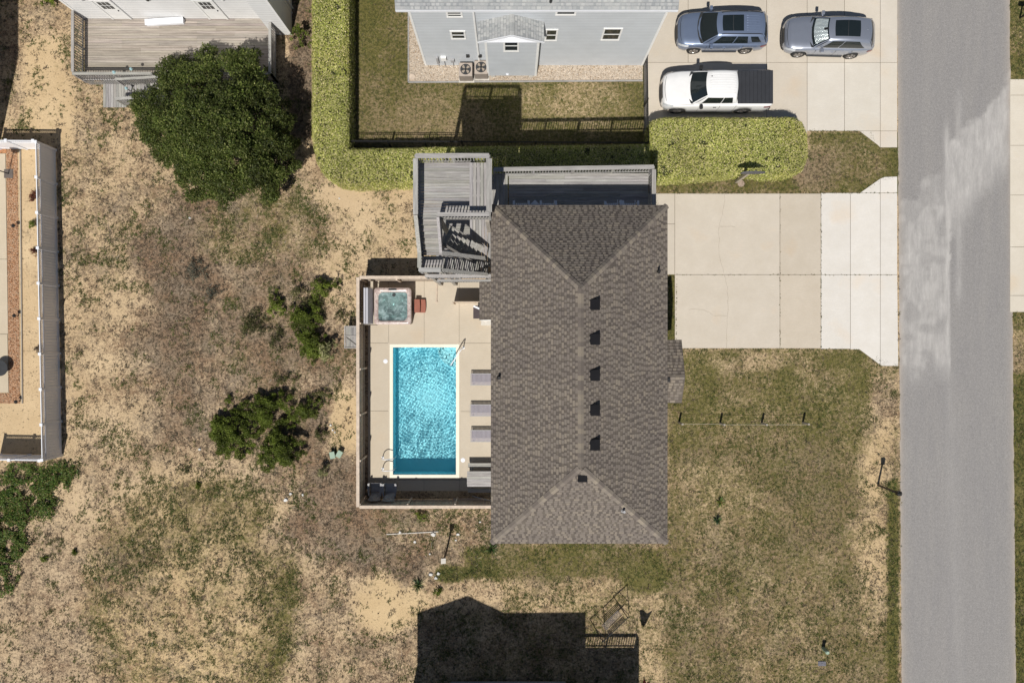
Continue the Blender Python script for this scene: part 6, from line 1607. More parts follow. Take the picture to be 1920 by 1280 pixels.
# ------------------------------------------------------------------ pool-yard furniture
def hot_tub():
    z = 0.92; x0, y1 = P(701, 539, z); x1, y0 = P(771, 608, z)
    t = thing('hot_tub', 'square hot tub with marbled rim and its cover folded open on the left', 'hot tub', ((x0 + x1) / 2, (y0 + y1) / 2, 0))
    cx, cy = (x0 + x1) / 2, (y0 + y1) / 2; w2 = (x1 - x0) / 2; h2 = (y1 - y0) / 2
    def rr(a, b, r, n=6):
        o = []
        for (sx, sy, st_) in ((1, 1, 0), (-1, 1, pi / 2), (-1, -1, pi), (1, -1, 3 * pi / 2)):
            for k in range(n + 1): q = st_ + k * pi / 2 / n; o.append((cx + sx * (a - r) + r * cos(q), cy + sy * (b - r) + r * sin(q)))
        return o
    q = MB(); ca = rr(w2 - 0.03, h2 - 0.03, 0.14); nn_ = len(ca); q.add([(x, y, 0.03) for x, y in ca] + [(x, y, z - 0.03) for x, y in ca], [(k, (k + 1) % nn_, nn_ + (k + 1) % nn_, nn_ + k) for k in range(nn_)]); q.build('cabinet', mat('tub_cabinet', (0.16, 0.12, 0.10), 0.7, var=0.2), t)
    m, nt, bs = newmat('marbled_acrylic'); v = coords(nt)
    b = mix(nt, maprange(nt, noise(nt, v, 3.5, 7, 0.75, 1.5), 0.42, 0.58), (0.40, 0.30, 0.28), (0.60, 0.52, 0.48)); b = mix(nt, maprange(nt, noise(nt, v, 5, 6, 0.8, 2.5), 0.55, 0.64), b, (0.28, 0.22, 0.22))
    nt.links.new(b, bs.inputs['Base Color']); bs.inputs['Roughness'].default_value = 0.25
    n = 28; outer = rr(w2, h2, 0.17); 
    def inner(f, zz):
        o = []
        base = rr(w2 * f, h2 * f, 0.28 * f)
        for i, (x, y) in enumerate(base):
            a = math.atan2(y - cy, x - cx); s = 1 + 0.025 * sin(a * 10) ; o.append((cx + (x - cx) * s, cy - 0.02 + (y - cy) * s, zz))
        return o
    q = MB(); n = len(outer)
    R0 = [(x, y, z - 0.06) for x, y in outer]; R1 = [(cx + (x - cx) * 0.985, cy + (y - cy) * 0.985, z) for x, y in outer]; R2 = inner(0.80, z - 0.01); R3 = inner(0.76, z - 0.14); R4 = inner(0.66, z - 0.36); R5 = inner(0.42, z - 0.40); R6 = inner(0.38, z - 0.78)
    rs = [R0, R1, R2, R3, R4, R5, R6]
    q.add([p for r in rs for p in r], [(i * n + k, i * n + (k + 1) % n, (i + 1) * n + (k + 1) % n, (i + 1) * n + k) for i in range(len(rs) - 1) for k in range(n)] + [tuple(range(6 * n, 7 * n))])
    q.build('shell', m, t, smooth=True)
    # loungers moulded under water
    q = MB()
    for (dx, dy, r) in ((-0.5, -0.55, 0.26), (0.05, -0.62, 0.2), (0.55, -0.52, 0.24), (-0.52, 0.45, 0.2), (0.5, 0.4, 0.2)):
        q.grid(lambda u, v: (cx + dx + r * cos(u) * sin(v), cy + dy + r * sin(u) * sin(v), z - 0.42 + 0.14 * cos(v)), np.linspace(0, 2 * pi, 16), np.linspace(0, pi / 2, 6))
    q.build('seat_hump', m, t, smooth=True)
    wm, nt, bs = newmat('tub_water'); bs.inputs['Base Color'].default_value = (0.16, 0.36, 0.34, 1); bs.inputs['Roughness'].default_value = 0.05
    v = coords(nt); tr = nt.nodes.new('ShaderNodeBsdfTransparent'); tr.inputs[0].default_value = (0.60, 0.84, 0.85, 1); ms = nt.nodes.new('ShaderNodeMixShader')
    foam = maprange(nt, noise(nt, v, 3, 6, 0.7, 1.0), 0.42, 0.66)
    nt.links.new(mix(nt, foam, (0.20, 0.30, 0.31), (0.42, 0.54, 0.55)), bs.inputs['Base Color'])
    nt.links.new(maprange(nt, foam, 0, 1, 0.25, 0.75), ms.inputs[0]); nt.links.new(tr.outputs[0], ms.inputs[1]); nt.links.new(bs.outputs[0], ms.inputs[2]); nt.links.new(ms.outputs[0], nt.nodes['Material Output'].inputs[0])
    bump(nt, bs, noise(nt, v, 14, 4, 0.6), 0.5, 0.03)
    q = MB(); q.add(inner(0.775, z - 0.10), [tuple(range(n))]); q.build('water', wm, t)
    q = MB(); x, y = P(738, 553, z); q.cyl(x, y, z - 0.09, z - 0.06, 0.09, 16); q.build('filter_lid', M['plastic_dark'], t)
    q = MB(); q.box(cx - 0.22, cx + 0.22, y1 - 0.16, y1 - 0.05, z + 0.002, z + 0.02); q.build('control_panel', M['plastic_dark'], t, bevel=0.01)
    # folded cover standing at the left
    q = MB(); za = 0.75; zb = 1.55
    xa = x0 - 0.30
    for o_ in (0, 0.13):
        q.add([(xa + o_, y0 + 0.02, za), (xa + o_ + 0.11, y0 + 0.02, za), (xa + o_ + 0.11, y1 - 0.05, za), (xa + o_, y1 - 0.05, za), (xa + o_ - 0.14, y0 + 0.02, zb), (xa + o_ - 0.03, y0 + 0.02, zb), (xa + o_ - 0.03, y1 - 0.05, zb), (xa + o_ - 0.14, y1 - 0.05, zb)],
              [(3, 2, 1, 0), (4, 5, 6, 7), (0, 1, 5, 4), (1, 2, 6, 5), (2, 3, 7, 6), (3, 0, 4, 7)])
    q.build('cover', mat('grey_vinyl_cover', (0.48, 0.48, 0.52), 0.5, var=0.06), t, bevel=0.02)
    for y in (y0 - 0.02, y1 + 0.02):
        q = MB(); q.tube([(xa + 0.4, y, 0.4), (xa + 0.05, y, 0.75), (xa - 0.1, y, 1.6)], 0.018, 8); q.build('cover_arm', M['steel'], t)
hot_tub()
def tub_steps():
    x0, y1 = P(777, 561, 0.4); x1, y0 = P(797, 586, 0.3)
    t = thing('tub_steps', 'red brown two-step stool beside the hot tub', 'steps', ((x0 + x1) / 2, (y0 + y1) / 2, 0)); m = mat('terracotta_plastic', (0.30, 0.105, 0.07), 0.7, var=0.12)
    xm = (x0 + x1) / 2
    for a, b, z in ((x0, xm, 0.42), (xm + 0.02, x1, 0.22)):
        q = MB(); n = 8; pts = [(a, y0), (a, y1)] + [(b + 0.03 * sin(pi * k / n), y1 + (y0 - y1) * k / n) for k in range(n + 1)]; q.prism(pts[::-1], z - 0.03, z); q.build('tread', m, t, bevel=0.008)
    for y in (y0 + 0.02, y1 - 0.05):
        q = MB(); q.box(x0 + 0.01, xm + 0.02, y, y + 0.03, 0.03, 0.388); q.box(xm + 0.021, x1 - 0.01, y, y + 0.03, 0.03, 0.188); q.build('side_panel', m, t)
tub_steps()

def lounger(label, px, py, first=None):
    x, y = P(px, py, 0.33)
    if first: return dup(first, (x, y, 0), None, label)
    t = thing('sun_lounger', label, 'lounger', (x, y, 0), 0, 'flat lounge chairs beside the pool'); ORG[t.name] = Vector((x, y, 0))
    m = mat('lounger_straps', (0.29, 0.27, 0.31), 0.6, var=0.08); L = 1.9
    q = MB()
    for i in range(26): q.box(x + 0.03 + i * 0.072, x + 0.03 + i * 0.072 + 0.058, y - 0.30, y + 0.30, 0.32, 0.335)
    q.build('strap_bed', m, t)
    q = MB(); q.box(x, x + L, y + 0.30, y + 0.335, 0.29, 0.34); q.box(x, x + L, y - 0.335, y - 0.30, 0.29, 0.34); q.box(x - 0.03, x, y - 0.335, y + 0.335, 0.29, 0.34); q.box(x + L, x + L + 0.03, y - 0.335, y + 0.335, 0.29, 0.34); q.build('frame', M['grey_plastic'], t)
    for dx in (0.15, L - 0.2):
        for dy in (-0.32, 0.32):
            q = MB(); q.cyl(x + dx, y + dy, 0.03, 0.29, 0.02, 8); q.build('leg', M['grey_plastic'], t)
    return t
l0 = lounger('grey lounge chair beside the top part of the pool, highest of three', 883, 711)
lounger('grey lounge chair in the middle of three beside the pool', 882, 769, l0); lounger('grey lounge chair, lowest of three and just above the picnic table', 883, 817, l0)

def picnic():
    x0 = P(875, 0, 0.76)[0]; x1 = x0 + 1.85; z = 0.76; y1 = P(0, 883, z)[1]; y0 = P(0, 912, z)[1]; yb1 = P(0, 868, 0.45)[1]; yb0 = P(0, 875.5, 0.45)[1]
    t = thing('picnic_table', 'weathered grey picnic table with benches by the eave', 'table', ((x0 + x1) / 2, (y0 + y1) / 2, 0))
    q = MB(); n = 6
    for i in range(n): ya = y0 + (y1 - y0) * i / n; q.box(x0 + R.uniform(0, 0.04), x1, ya + 0.004, ya + (y1 - y0) / n - 0.004, z - 0.035, z, tint(0.9, 1.25))
    q.build('table_top', M['wood_x'], t)
    for a, b in ((yb0, yb1), (2 * (y0 + y1) / 2 - yb1, 2 * (y0 + y1) / 2 - yb0)):
        q = MB(); q.box(x0 + 0.05, x1, a, (a + b) / 2 - 0.004, 0.42, 0.455, tint(1, 1.2)); q.box(x0 + 0.05, x1, (a + b) / 2 + 0.004, b, 0.42, 0.455, tint(0.9, 1.2)); q.build('bench', M['wood_x'], t)
    for x in (x0 + 0.25, x1 - 0.25):
        q = MB(); ym = (y0 + y1) / 2; q.beam((x, ym - 0.65, 0.03), (x, ym - 0.25, z - 0.04), 0.05, 0.09); q.beam((x, ym + 0.65, 0.03), (x, ym + 0.25, z - 0.04), 0.05, 0.09); q.beam((x + 0.052, yb1 - 0.02, 0.39), (x + 0.052, 2 * ym - yb1 + 0.02, 0.39), 0.05, 0.09); q.build('leg_frame', M['wood_z'], t)
picnic()
def adirondack(label, px, py, first=None):
    x, y = P(px, py, 0.35)
    if first: return dup(first, (x, y, 0), None, label)
    t = thing('adirondack_chair', label, 'chair', (x, y, 0), 0, 'grey adirondack chairs in the fence corner'); m = M['grey_plastic']
    q = MB()
    for i in range(6): ya = y + 0.30 - i * 0.09; q.box(x - 0.25, x + 0.25, ya - 0.04, ya + 0.04, 0.36 - i * 0.028, 0.38 - i * 0.028)
    q.build('seat', m, t)
    q = MB()
    for i in range(7):
        u = (i - 3) / 3; q.beam((x + u * 0.19, y - 0.22, 0.22), (x + u * 0.30, y - 0.55, 0.98 - 0.14 * u * u), 0.075, 0.018, up=(0, 1, 0))
    q.beam((x - 0.27, y - 0.42, 0.62), (x + 0.27, y - 0.42, 0.62), 0.03, 0.06); q.build('backrest', m, t)
    for s in (-1, 1):
        q = MB(); q.prism([(x + s * 0.30, y + 0.36), (x + s * 0.40, y + 0.33), (x + s * 0.42, y + 0.0), (x + s * 0.34, y - 0.36), (x + s * 0.28, y - 0.36), (x + s * 0.30, y)][::s], 0.55, 0.575); q.build('armrest', m, t)
        q = MB(); q.box(x + s * 0.31 - 0.02, x + s * 0.31 + 0.02, y + 0.26, y + 0.34, 0.03, 0.55); q.build('front_leg', m, t)
        q = MB(); q.beam((x + s * 0.28, y + 0.32, 0.33), (x + s * 0.28, y - 0.55, 0.05), 0.03, 0.09); q.build('side_rail', m, t)
    return t
a0 = adirondack('grey slatted adirondack chair nearest the fence corner', 704, 916); adirondack('grey slatted adirondack chair right of its twin', 731, 917, a0)

def pool_rails():
    for i, py in enumerate((857, 878)):
        x0, y = P(718, py); xp = POOL[0] + 0.12
        t = thing('pool_ladder_rail', ('upper' if i == 0 else 'lower') + ' curved steel grab rail at the left edge of the pool', 'handrail', (x0, y, 0), 0, 'steel ladder rails')
        q = MB(); q.tube([(x0, y, 0.04), (x0, y, 0.30), (x0 + 0.03, y, 0.52), (x0 + 0.12, y, 0.68), (x0 + 0.26, y, 0.74), (x0 + 0.42, y, 0.70), (xp - 0.02, y, 0.56), (xp, y, 0.3), (xp, y, -0.7)], 0.024, 8); q.build('tube', M['white'], t, smooth=True)
        q = MB(); q.cyl(x0, y, 0.031, 0.06, 0.07, 14); q.build('flange', M['white'], t)
    for z in (-0.3, -0.6):
        pass
    xa, ya = P(869, 652); xb, yb = P(846, 684)
    t = thing('pool_handrail', 'white and steel entry handrail over the top right corner of the pool', 'handrail', (xa, ya, 0))
    m = Vector((xa, ya, 0)).lerp(Vector((xb, yb, 0)), 0.5)
    q = MB(); A = Vector((xa, ya, 0.03)); B = Vector((xb, yb, 0.03))
    q.tube([A, A + Vector((0, 0, 0.5)), A + Vector((0, 0, 0.78)), A.lerp(B, 0.12) + Vector((0, 0, 0.87)), A.lerp(B, 0.5) + Vector((0, 0, 0.7)), A.lerp(B, 0.9) + Vector((0, 0, 0.42)), B + Vector((0, 0, 0.3)), B + Vector((0, 0, 0.05)), B + Vector((0, 0, -0.5))], 0.028, 8); q.build('tube', M['white'], t, smooth=True)
    q = MB(); q.cyl(xa, ya, 0.031, 0.06, 0.075, 14); q.build('flange', M['white'], t)
    for i, (px, py) in enumerate(((723, 677), (868, 862))):
        x, y = P(px, py); t = thing('skimmer_lid', ('round white skimmer lid left of the pool' if i == 0 else 'round white skimmer lid right of the pool'), 'lid', (x, y, 0.03), 0, 'skimmer lids')
        q = MB(); q.cyl(x, y, 0.0305, 0.038, 0.125, 24); q.cyl(x, y, 0.0375, 0.044, 0.10, 24); q.build('disc', M['white'], t)
pool_rails()
def yard_bits():
    # low screen wall, its shadow on the slab
    x0, y = P(851, 568); x1 = ex0 + 0.42
    t = thing('screen_wall', 'low tan wooden screen standing beside the lean-to roof', 'screen', ((x0 + x1) / 2, y, 0))
    q = MB(); n = 9
    for i in range(n): q.box(x0 + (x1 - x0) * i / n + 0.002, x0 + (x1 - x0) * (i + 1) / n - 0.002, y - 0.012, y + 0.012, 0.05, 1.3, tint(0.95, 1.1))
    q.build('board_panel', M['fence_cap'], t)
    for x in (x0 + 0.05, (x0 + x1) / 2): q = MB(); q.box(x - 0.04, x + 0.04, y - 0.1, y - 0.02, 0.03, 1.3); q.build('post', M['fence_cap'], t)
    # grill under the eave
    gx, gy = P(897, 573, 0.9); t = thing('gas_grill', 'dark grill with white side shelf half under the small roof', 'grill', (gx, gy, 0))
    q = MB(); q.box(gx - 0.02, gx + 0.5, gy - 0.12, gy + 0.22, 0.6, 0.92); q.build('lid', M['black'], t, bevel=0.05)
    q = MB(); q.beam((gx - 0.28, gy - 0.02, 0.88), (gx + 0.3, gy - 0.28, 0.88), 0.10, 0.03); q.build('side_shelf', M['white'], t)
    q = MB(); q.box(gx, gx + 0.48, gy - 0.1, gy + 0.2, 0.05, 0.58); q.build('cart', M['plastic_dark'], t)
    mx, my = P(896, 585); t = thing('door_mat', 'dark ribbed mat at the door under the small roof', 'mat', (mx, my, 0.03))
    q = MB()
    for i in range(10): q.box(mx - 0.25 + i * 0.06, mx - 0.205 + i * 0.06, my - 0.36, my + 0.36, 0.034, 0.045)
    q.box(mx - 0.26, mx + 0.36, my - 0.37, my + 0.37, 0.0305, 0.036); q.build('pile', mat('mat_rubber', (0.07, 0.055, 0.06), 0.9, var=0.2), t)
    sx, sy = P(912, 604); t = MB(); t.box(sx - 0.3, sx + 0.6, sy - 0.18, sy + 0.18, 0.0305, 0.12); tag(t.build('door_step', M['concrete_plain'], bevel=0.01), 'small concrete door step below the lean-to roof', 'step')
    a = P(820, 532); b = P(819, 566); q = MB(); q.tube([(a[0], a[1], 0.06), (b[0], b[1], 0.06)], 0.035, 8); q.cyl(b[0], b[1], 0.032, 0.1, 0.06, 10); tag(q.build('drain_pipe', M['fence_cap']), 'pale pipe lying on the concrete between tub and small roof', 'pipe')
    # pole and boards lying in the shade by the lower fence
    a = P(885, 931, 0.5); b = P(925, 948, 0.9); q = MB(); q.tube([(a[0], a[1], 0.3), (b[0] + 0.2, b[1] + 0.25, 1.1)], 0.02, 8); tag(q.build('pool_pole', M['steel']), 'thin metal pool pole leaning in the shaded fence corner', 'pole')
    a = P(850, 936); q = MB(); q.beam((a[0], a[1] + 0.05, 0.10), (a[0] + 1.6, a[1] + 0.05, 0.10), 0.09, 0.06); tag(q.build('timber', M['fence_cap']), 'length of timber on the ground along the lower fence', 'timber')
    # slatted hatch outside the left fence
    x0, y1 = P(647, 612, 0.8); x1 = P(671, 0, 1.75)[0] - 0.12; y0 = P(0, 652, 0.8)[1]; ym = (y0 + y1) / 2 + 0.05
    t = thing('wooden_enclosure', 'small grey slatted wooden equipment box outside the fence, its lower half cross-braced', 'box', ((x0 + x1) / 2, ym, 0))
    q = MB(); boards(q, x0 + 0.03, x1, y0 + 0.03, y1 - 0.03, 0.8, 'y', 0.075, 0.01, 0.02); q.build('lid', M['wood_y'], t)
    q = MB()
    for (ya) in (y0, ym, y1): q.box(x0 - 0.02, x1, ya - 0.03, ya + 0.03, 0.81, 0.84, (1.15, 1.12, 1.1))
    q.box(x0 - 0.03, x0 + 0.03, y0 - 0.03, y1 + 0.03, 0.845, 0.87, (1.15, 1.12, 1.1)); q.beam((x0 + 0.03, ym - 0.03, 0.83), (x1 - 0.02, y0 + 0.03, 0.83), 0.03, 0.03, (0.5, 0.48, 0.45)); q.build('brace', M['wood_x'], t)
    q = MB()
    for x in (x0 + 0.04, x1 - 0.04):
        for y in (y0 + 0.04, y1 - 0.04): q.box(x - 0.04, x + 0.04, y - 0.04, y + 0.04, 0, 0.78)
    q.build('corner_post', M['wood_z'], t)
yard_bits()

# ------------------------------------------------------------------ street side and lots
def rope_fence():
    pts = [P(px, py) for px, py in ((1273, 792), (1350, 793), (1428, 793), (1505, 792))]
    t = thing('rope_fence', 'low rope strung between four short dark posts across the front lawn', 'fence', (pts[0][0], pts[0][1], 0))
    for x, y in pts: q = MB(); q.box(x - 0.05, x + 0.05, y - 0.05, y + 0.05, 0, 0.82); q.build('post', M['wood_z'], t)
    q = MB(); pp = []
    for i in range(3):
        for k in range(9): s = k / 9; pp.append((pts[i][0] + (pts[i + 1][0] - pts[i][0]) * s, pts[i][1], 0.74 - 0.06 * sin(pi * s)))
    pp.append((pts[3][0], pts[3][1], 0.74)); q.tube(pp, 0.009, 6); q.build('rope', mat('pale_rope', (0.45, 0.41, 0.33), 0.8), t)
rope_fence()
def lamp():
    x, y = P(1646, 909); t = thing('lamp_post', 'dark lantern post at the edge of the road, casting a long shadow', 'lamp post', (x, y, 0))
    q = MB(); q.box(x - 0.045, x + 0.045, y - 0.045, y + 0.045, 0, 1.95); q.build('post', mat('brown_post', (0.06, 0.045, 0.035), 0.7), t)
    q = MB(); q.box(x - 0.11, x + 0.11, y - 0.11, y + 0.11, 1.95, 2.2); q.cyl(x, y, 2.2, 2.28, 0.15, 4, r2=0.03); q.build('lantern', M['black'], t)
    q = MB(); q.beam((x - 0.16, y, 1.75), (x + 0.16, y, 1.75), 0.03, 0.03); q.build('crossbar', M['black'], t)
lamp()
def sign():
    x, y = P(1380, 341); t = thing('carved_sign', 'dark oval carved board on a pale post over the hedge', 'sign', (x, y, 0))
    q = MB(); q.box(x - 0.07, x + 0.07, y - 0.07, y + 0.07, 0, 2.2, (1.1, 1.05, 0.95)); q.build('post', M['wood_z'], t)
    xm = x + 0.12; q = MB(); o = [(-0.62, 1.72), (-0.60, 1.95), (-0.35, 2.08), (-0.06, 2.12), (-0.05, 2.22), (0.06, 2.22), (0.09, 2.12), (0.35, 2.08), (0.60, 2.0), (0.66, 1.88), (0.58, 1.78), (0.3, 1.72), (0.0, 1.68), (-0.3, 1.70)]
    n = len(o); q.add([(xm + a, y - 0.10, b + 0.5) for a, b in o] + [(xm + a, y - 0.04, b + 0.5) for a, b in o], [tuple(range(n)), tuple(range(n, 2 * n))[::-1]] + [(k, (k + 1) % n, n + (k + 1) % n, n + k) for k in range(n)])
    q.build('board', mat('charcoal_board', (0.09, 0.09, 0.10), 0.7, var=0.25), t)
    q = MB(); q.cyl(x + 0.28, y - 0.1, 0.005, 0.03, 0.2, 9, (0.62, 0.5, 0.44)); q.build('footing', M['concrete_plain'], t)
sign()
def birdhouse():
    x, y = P(838, 1030); t = thing('birdhouse', 'white topped birdhouse on a tall dark post by the lower fence', 'birdhouse', (x, y, 0))
    q = MB(); q.box(x - 0.04, x + 0.04, y - 0.04, y + 0.04, 0, 1.75); q.build('post', mat('dark_post', (0.07, 0.055, 0.045), 0.8), t)
    q = MB(); q.box(x - 0.09, x + 0.09, y - 0.10, y + 0.10, 1.75, 1.98); q.build('box', M['wood_z'], t)
    q = MB(); q.add([(x - 0.13, y - 0.16, 1.99), (x + 0.13, y - 0.13, 1.97), (x + 0.13, y + 0.15, 1.99), (x - 0.13, y + 0.13, 2.0), (x - 0.13, y - 0.16, 2.02), (x + 0.13, y - 0.13, 2.0), (x + 0.13, y + 0.15, 2.02), (x - 0.13, y + 0.13, 2.03)], [(3, 2, 1, 0), (4, 5, 6, 7), (0, 1, 5, 4), (1, 2, 6, 5), (2, 3, 7, 6), (3, 0, 4, 7)]); q.build('roof', M['concrete_plain'], t)
birdhouse()
def swing():
    A = Vector((*P(1130, 1170), 0)); B = Vector((*P(1160, 1141), 0)); d = (B - A).normalized(); n = Vector((-d.y, d.x, 0))
    c = (A + B) / 2; t = thing('garden_swing', 'dark metal A-frame garden swing with slatted bench in the side yard', 'swing', (c.x, c.y, 0)); h = 1.75
    for e, s in ((A - d * 0.3, 0), (B + d * 0.3, 1)):
        q = MB(); q.tube([e - n * 0.55, e + Vector((0, 0, h)), e + n * 0.75], 0.026, 7); q.build('leg_frame', M['black'], t)
        q = MB(); q.tube([e - n * 0.34 + Vector((0, 0, 0.7)), e + n * 0.44 + Vector((0, 0, 0.7))], 0.018, 7); q.build('cross_brace', M['black'], t)
    q = MB(); q.tube([A - d * 0.35 + Vector((0, 0, h)), B + d * 0.35 + Vector((0, 0, h))], 0.028, 7); q.build('top_bar', M['black'], t)
    wm = mat('grey_slats', (0.13, 0.11, 0.11), 0.6, var=0.2)
    q = MB()
    for i in range(5): o = n * (-0.18 + i * 0.08); q.beam(A + o + Vector((0, 0, 0.45)), B + o + Vector((0, 0, 0.45)), 0.035, 0.02)
    q.build('seat', wm, t)
    q = MB()
    for i in range(4): o = n * (-0.26 - i * 0.03); q.beam(A + o + Vector((0, 0, 0.55 + i * 0.11)), B + o + Vector((0, 0, 0.55 + i * 0.11)), 0.02, 0.06)
    q.build('backrest', wm, t)
    for p in (A, B):
        for o in (-0.24, 0.2): q = MB(); q.tube([p + n * o + Vector((0, 0, 0.46)), p + Vector((0, 0, h))], 0.009, 5); q.build('chain', M['black'], t)
swing()
def small():
    gm = mat('pale_green_plastic', (0.30, 0.40, 0.31), 0.6, var=0.1)
    x, y = P(1543, 1214); t = thing('utility_pedestal', 'pale green round utility pedestal on the lawn near the bottom', 'pedestal', (x, y, 0))
    q = MB(); q.cyl(x, y, 0, 0.55, 0.10, 18); q.build('body', gm, t); q = MB(); q.cyl(x, y, 0.552, 0.62, 0.12, 18, r2=0.08); q.build('cap', gm, t)
    q = MB(); x, y = P(1541, 1243); q.box(x - 0.22, x + 0.22, y - 0.13, y + 0.13, 0.0, 0.035); q.box(x - 0.05, x + 0.05, y - 0.03, y + 0.03, 0.035, 0.045); tag(q.build('meter_lid', mat('meter_lid_metal', (0.13, 0.13, 0.16), 0.6, var=0.2), bevel=0.006), 'dark rectangular meter box lid set in the lawn below the pedestal', 'lid')
    for i, (px, py, a) in enumerate(((623, 853, 0.2), (636, 851, -0.5))):
        x, y = P(px, py, 0.3); t = thing('junction_box', ('left' if i == 0 else 'right') + ' pale green utility box beside the scrub near the fence', 'utility box', (x, y, 0), a)
        q = MB(); q.box(-0.13, 0.13, -0.18, 0.18, 0, 0.30); q.build('body', gm, t, bevel=0.02); q = MB(); q.box(-0.145, 0.145, -0.195, 0.195, 0.302, 0.33); q.build('lid', gm, t, bevel=0.01)
    a = P(725, 1001); b = P(822, 996); q = MB(); q.beam((*a, 0.03), (*b, 0.03), 0.05, 0.03); tag(q.build('white_board', M['concrete_plain']), 'long white board lying on the dry ground below the wooden fence', 'board')
    rocks = [(812, 1001, 9), (858, 1001, 7), (855, 1012, 4), (806, 1038, 4), (778, 1015, 5), (900, 978, 4), (808, 1076, 8), (817, 1083, 7), (822, 1074, 6), (750, 997, 5), (545, 925, 6), (536, 937, 7), (568, 927, 5), (620, 797, 5), (624, 806, 5), (628, 810, 4), (375, 842, 6), (636, 372, 3), (356, 409, 4), (860, 1002, 4)]
    labs = ['white concrete chunk right of the fallen white board', 'white concrete chunk right of the birdhouse shadow', 'small white chip under the chunk right of the birdhouse shadow', 'tiny white stone left of the birdhouse', 'reddish white chip below the middle of the fallen board', 'pale chip under the lower wooden fence', 'white rubble lump, left of three near the yuccas', 'white rubble lump, lowest of three near the yuccas', 'white rubble lump, right of three near the yuccas', 'white chip at the left end of the fallen board', 'white scrap on the dry ground, upper of the pair left of the fence corner', 'white scrap on the dry ground, lower of the pair left of the fence corner', 'small white scrap right of the pair', 'pale stone at the edge of the scrub, top of three', 'pale stone at the edge of the scrub, middle of three', 'pale stone at the edge of the scrub, bottom of three', 'whitish driftwood lump left of the big shrub clump', 'small white scrap on the sand beside the hedge', 'small bluish white scrap below the tree', 'small chip touching the chunk by the birdhouse shadow']
    for (px, py, s), lb in zip(rocks, labs):
        x, y = P(px, py); r = s / PPM / 2 * 1.3; q = MB(); k = 7; a0_ = R.uniform(0, 6)
        b_ = [(x + r * R.uniform(0.6, 1.2) * cos(a0_ + 2 * pi * i / k), y + r * R.uniform(0.5, 1.1) * sin(a0_ + 2 * pi * i / k)) for i in range(k)]
        q.add([(u, v, 0) for u, v in b_] + [(x + (u - x) * 0.75, y + (v - y) * 0.75, r * R.uniform(0.5, 0.8)) for u, v in b_], [tuple(range(k))[::-1], tuple(range(k, 2 * k))] + [(i, (i + 1) % k, k + (i + 1) % k, k + i) for i in range(k)], (1.1, 1.15, 1.22))
        tag(q.build('rubble', M['concrete_plain']), lb, 'rubble', 'scattered pale rubble')
    x, y = P(1912, 34); t = thing('mailbox', 'black mailbox on a post across the road at the top edge', 'mailbox', (x, y, 0))
    q = MB(); q.box(x - 0.04, x + 0.04, y - 0.04, y + 0.04, 0, 1.1); q.build('post', M['black'], t); q = MB(); q.box(x - 0.26, x + 0.22, y - 0.09, y + 0.09, 1.1, 1.32); q.build('box', M['black'], t, bevel=0.05)
    # neighbour patio: umbrella-less stand, lamp on a pad, fire bowl
    x, y = P(17, 326); t = thing('hoop_stand', 'thin black stand with a flat fan-shaped top on a dark pad inside the white fence', 'stand', (x, y, 0))
    q = MB(); q.box(x - 0.25, x + 0.25, y - 0.25, y + 0.25, 0.015, 0.05); q.build('pad', mat('dark_paver', (0.12, 0.10, 0.09), 0.9), t)
    q = MB(); q.tube([(x, y, 0.05), (x, y, 2.4)], 0.03, 8); q.build('pole', M['black'], t)
    q = MB(); q.grid(lambda u, v: (x + 0.12 + 0.30 * v * cos(u), y + 0.0, 2.1 + 0.36 * v * sin(u)), np.linspace(0, 2 * pi, 18), [0.05, 1]); q.build('fan_top', mat('mesh_net', (0.25, 0.24, 0.23), 0.9), t)
    x, y = P(0, 690, 0.4); t = thing('fire_bowl', 'round black fire bowl on the patio at the left edge', 'fire pit', (x, y, 0))
    q = MB(); q.cyl(x, y, 0.12, 0.4, 0.25, 28, r2=0.42); q.build('bowl', M['plastic_dark'], t)
    q = MB(); q.cyl(x, y, 0.402, 0.42, 0.44, 28); q.build('lid', M['plastic_dark'], t)
    q = MB(); q.cyl(x, y, 0.03, 0.12, 0.12, 12); q.build('foot', M['black'], t)
    for i, (px, py, ln) in enumerate(((39, 280, 476),)):
        a = P(39, 280); b = P(43, 756); q = MB(); q.beam((*a, 0.03), (*b, 0.03), 0.05, 0.09); tag(q.build('gravel_edging', M['wood_z']), 'dark timber edging along the orange gravel', 'edging')
    pth = [('upper', 33, 425), ('middle', 35, 592), ('lower', 38, 752)]
    for nm, px, py in pth:
        x, y = P(px, py); t = thing('path_light', nm + ' dark path light at the gravel edge inside the white fence', 'light', (x, y, 0), 0, 'path lights on the gravel strip')
        q = MB(); q.cyl(x, y, 0, 0.35, 0.02, 8); q.build('stake', M['black'], t); q = MB(); q.cyl(x, y, 0.352, 0.44, 0.11, 14, r2=0.05); q.build('cap', M['black'], t)
    x, y = P(606, 137, 0); 
    x, y = P(773, 145); q = MB(); q.cyl(x, y, 0.01, 0.06, 0.17, 18); tag(q.build('cleanout_lid', M['fence_cap']), 'round tan lid at the corner of the pebble bed', 'lid')
small()

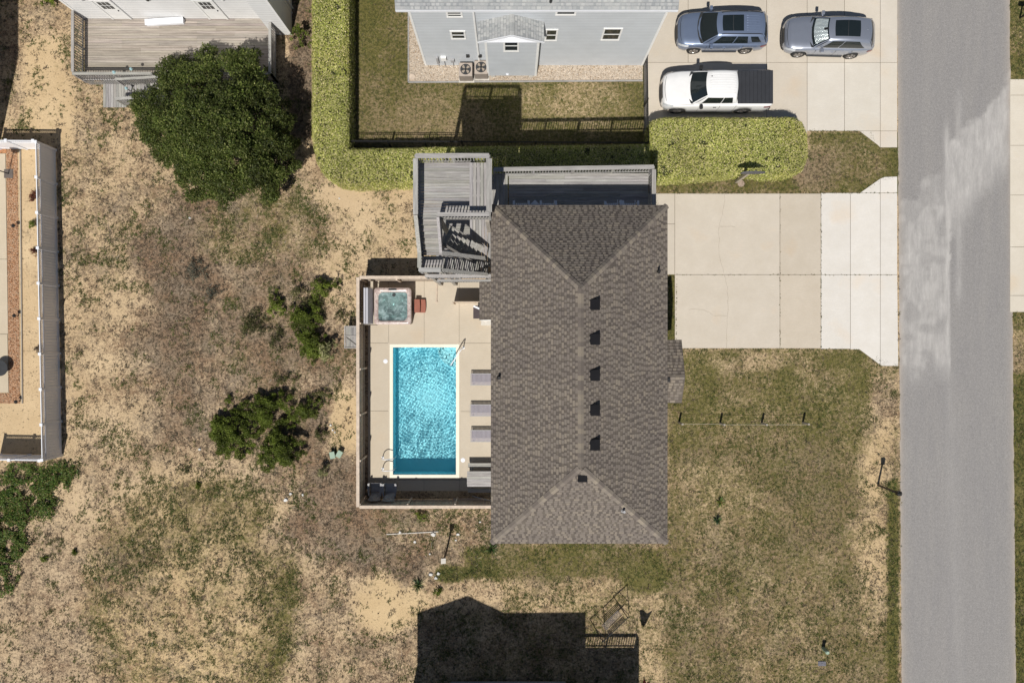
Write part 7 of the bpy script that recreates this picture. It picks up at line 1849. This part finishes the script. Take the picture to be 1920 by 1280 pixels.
# ------------------------------------------------------------------ weeds in the joints, dead stems in the scrub
def debris():
    px = []; py = []
    for (a, b, n) in (((1539, 364), (1539, 652), 90), ((1265, 515), (1682, 516), 60), ((1462, 366), (1462, 652), 40), ((1265, 363), (1680, 362), 120), ((1270, 654), (1610, 655), 120), ((1515, 246), (1610, 247), 50), ((1268, 520), (1268, 652), 40)):
        t = NR.rand(n) ** 1.0; px += list(a[0] + (b[0] - a[0]) * t + NR.normal(0, 0.5, n)); py += list(a[1] + (b[1] - a[1]) * t + NR.normal(0, 0.5, n))
    px = np.array(px); py = np.array(py); x = (px - 960) / PPM; y = (640 - py) / PPM; k = len(x); V = []; C = []
    base = palette(k, [(0.07, 0.09, 0.02), (0.12, 0.13, 0.04), (0.14, 0.10, 0.06)], None, 0.3)
    for b in range(6):
        a = NR.uniform(0, 6.3, k); l = NR.uniform(0.02, 0.06, k); p = np.stack([x, y, np.full(k, 0.031)], -1)
        o = np.stack([-np.sin(a), np.cos(a), 0 * a], -1) * 0.009; q = p + np.stack([np.cos(a) * l, np.sin(a) * l, NR.uniform(0.01, 0.05, k)], -1)
        V.append(np.stack([p - o, p + o, q], 1)); C.append(np.repeat(base[:, None], 3, 1))
    V = np.concatenate(V).reshape(-1, 3); C = np.concatenate(C).reshape(-1, 3)
    tag(np_mesh('joint_weeds', V, np.arange(len(V)).reshape(-1, 3), C, M['blade']), 'tiny weeds growing along the driveway joints and edges', 'weeds', kind='stuff')
    n = 9000; px = NR.uniform(60, 930, n); py = NR.uniform(330, 1270, n); G, D, T, L = fields(px, py)
    k = (NR.rand(n) < np.clip((D - 0.25) * 1.6, 0, 1)) & ~blocked(px, py); px = px[k]; py = py[k]; n = len(px)
    x = (px - 960) / PPM; y = (640 - py) / PPM; a = NR.uniform(0, 6.3, n); l = NR.uniform(0.06, 0.35, n) * NR.rand(n) + 0.04; z = NR.uniform(0.02, 0.12, n) + hgt(x, y)
    p = np.stack([x, y, z], -1); d = np.stack([np.cos(a), np.sin(a), NR.uniform(-0.1, 0.35, n)], -1) * l[:, None]; o = np.stack([-np.sin(a), np.cos(a), 0 * a], -1) * 0.006
    V = np.stack([p - o, p + o, p + d + o * 0.5, p + d - o * 0.5], 1).reshape(-1, 3)
    c = palette(n, [(0.42, 0.35, 0.27), (0.30, 0.23, 0.17), (0.12, 0.08, 0.055), (0.5, 0.46, 0.40)], [0.3, 0.3, 0.3, 0.1], 0.25)
    tag(np_mesh('dead_stems', V, np.arange(4 * n).reshape(n, 4), np.repeat(c, 4, 0), M['blade']), 'dead stems and twigs lying through the scrub', 'twigs', kind='stuff')
debris()
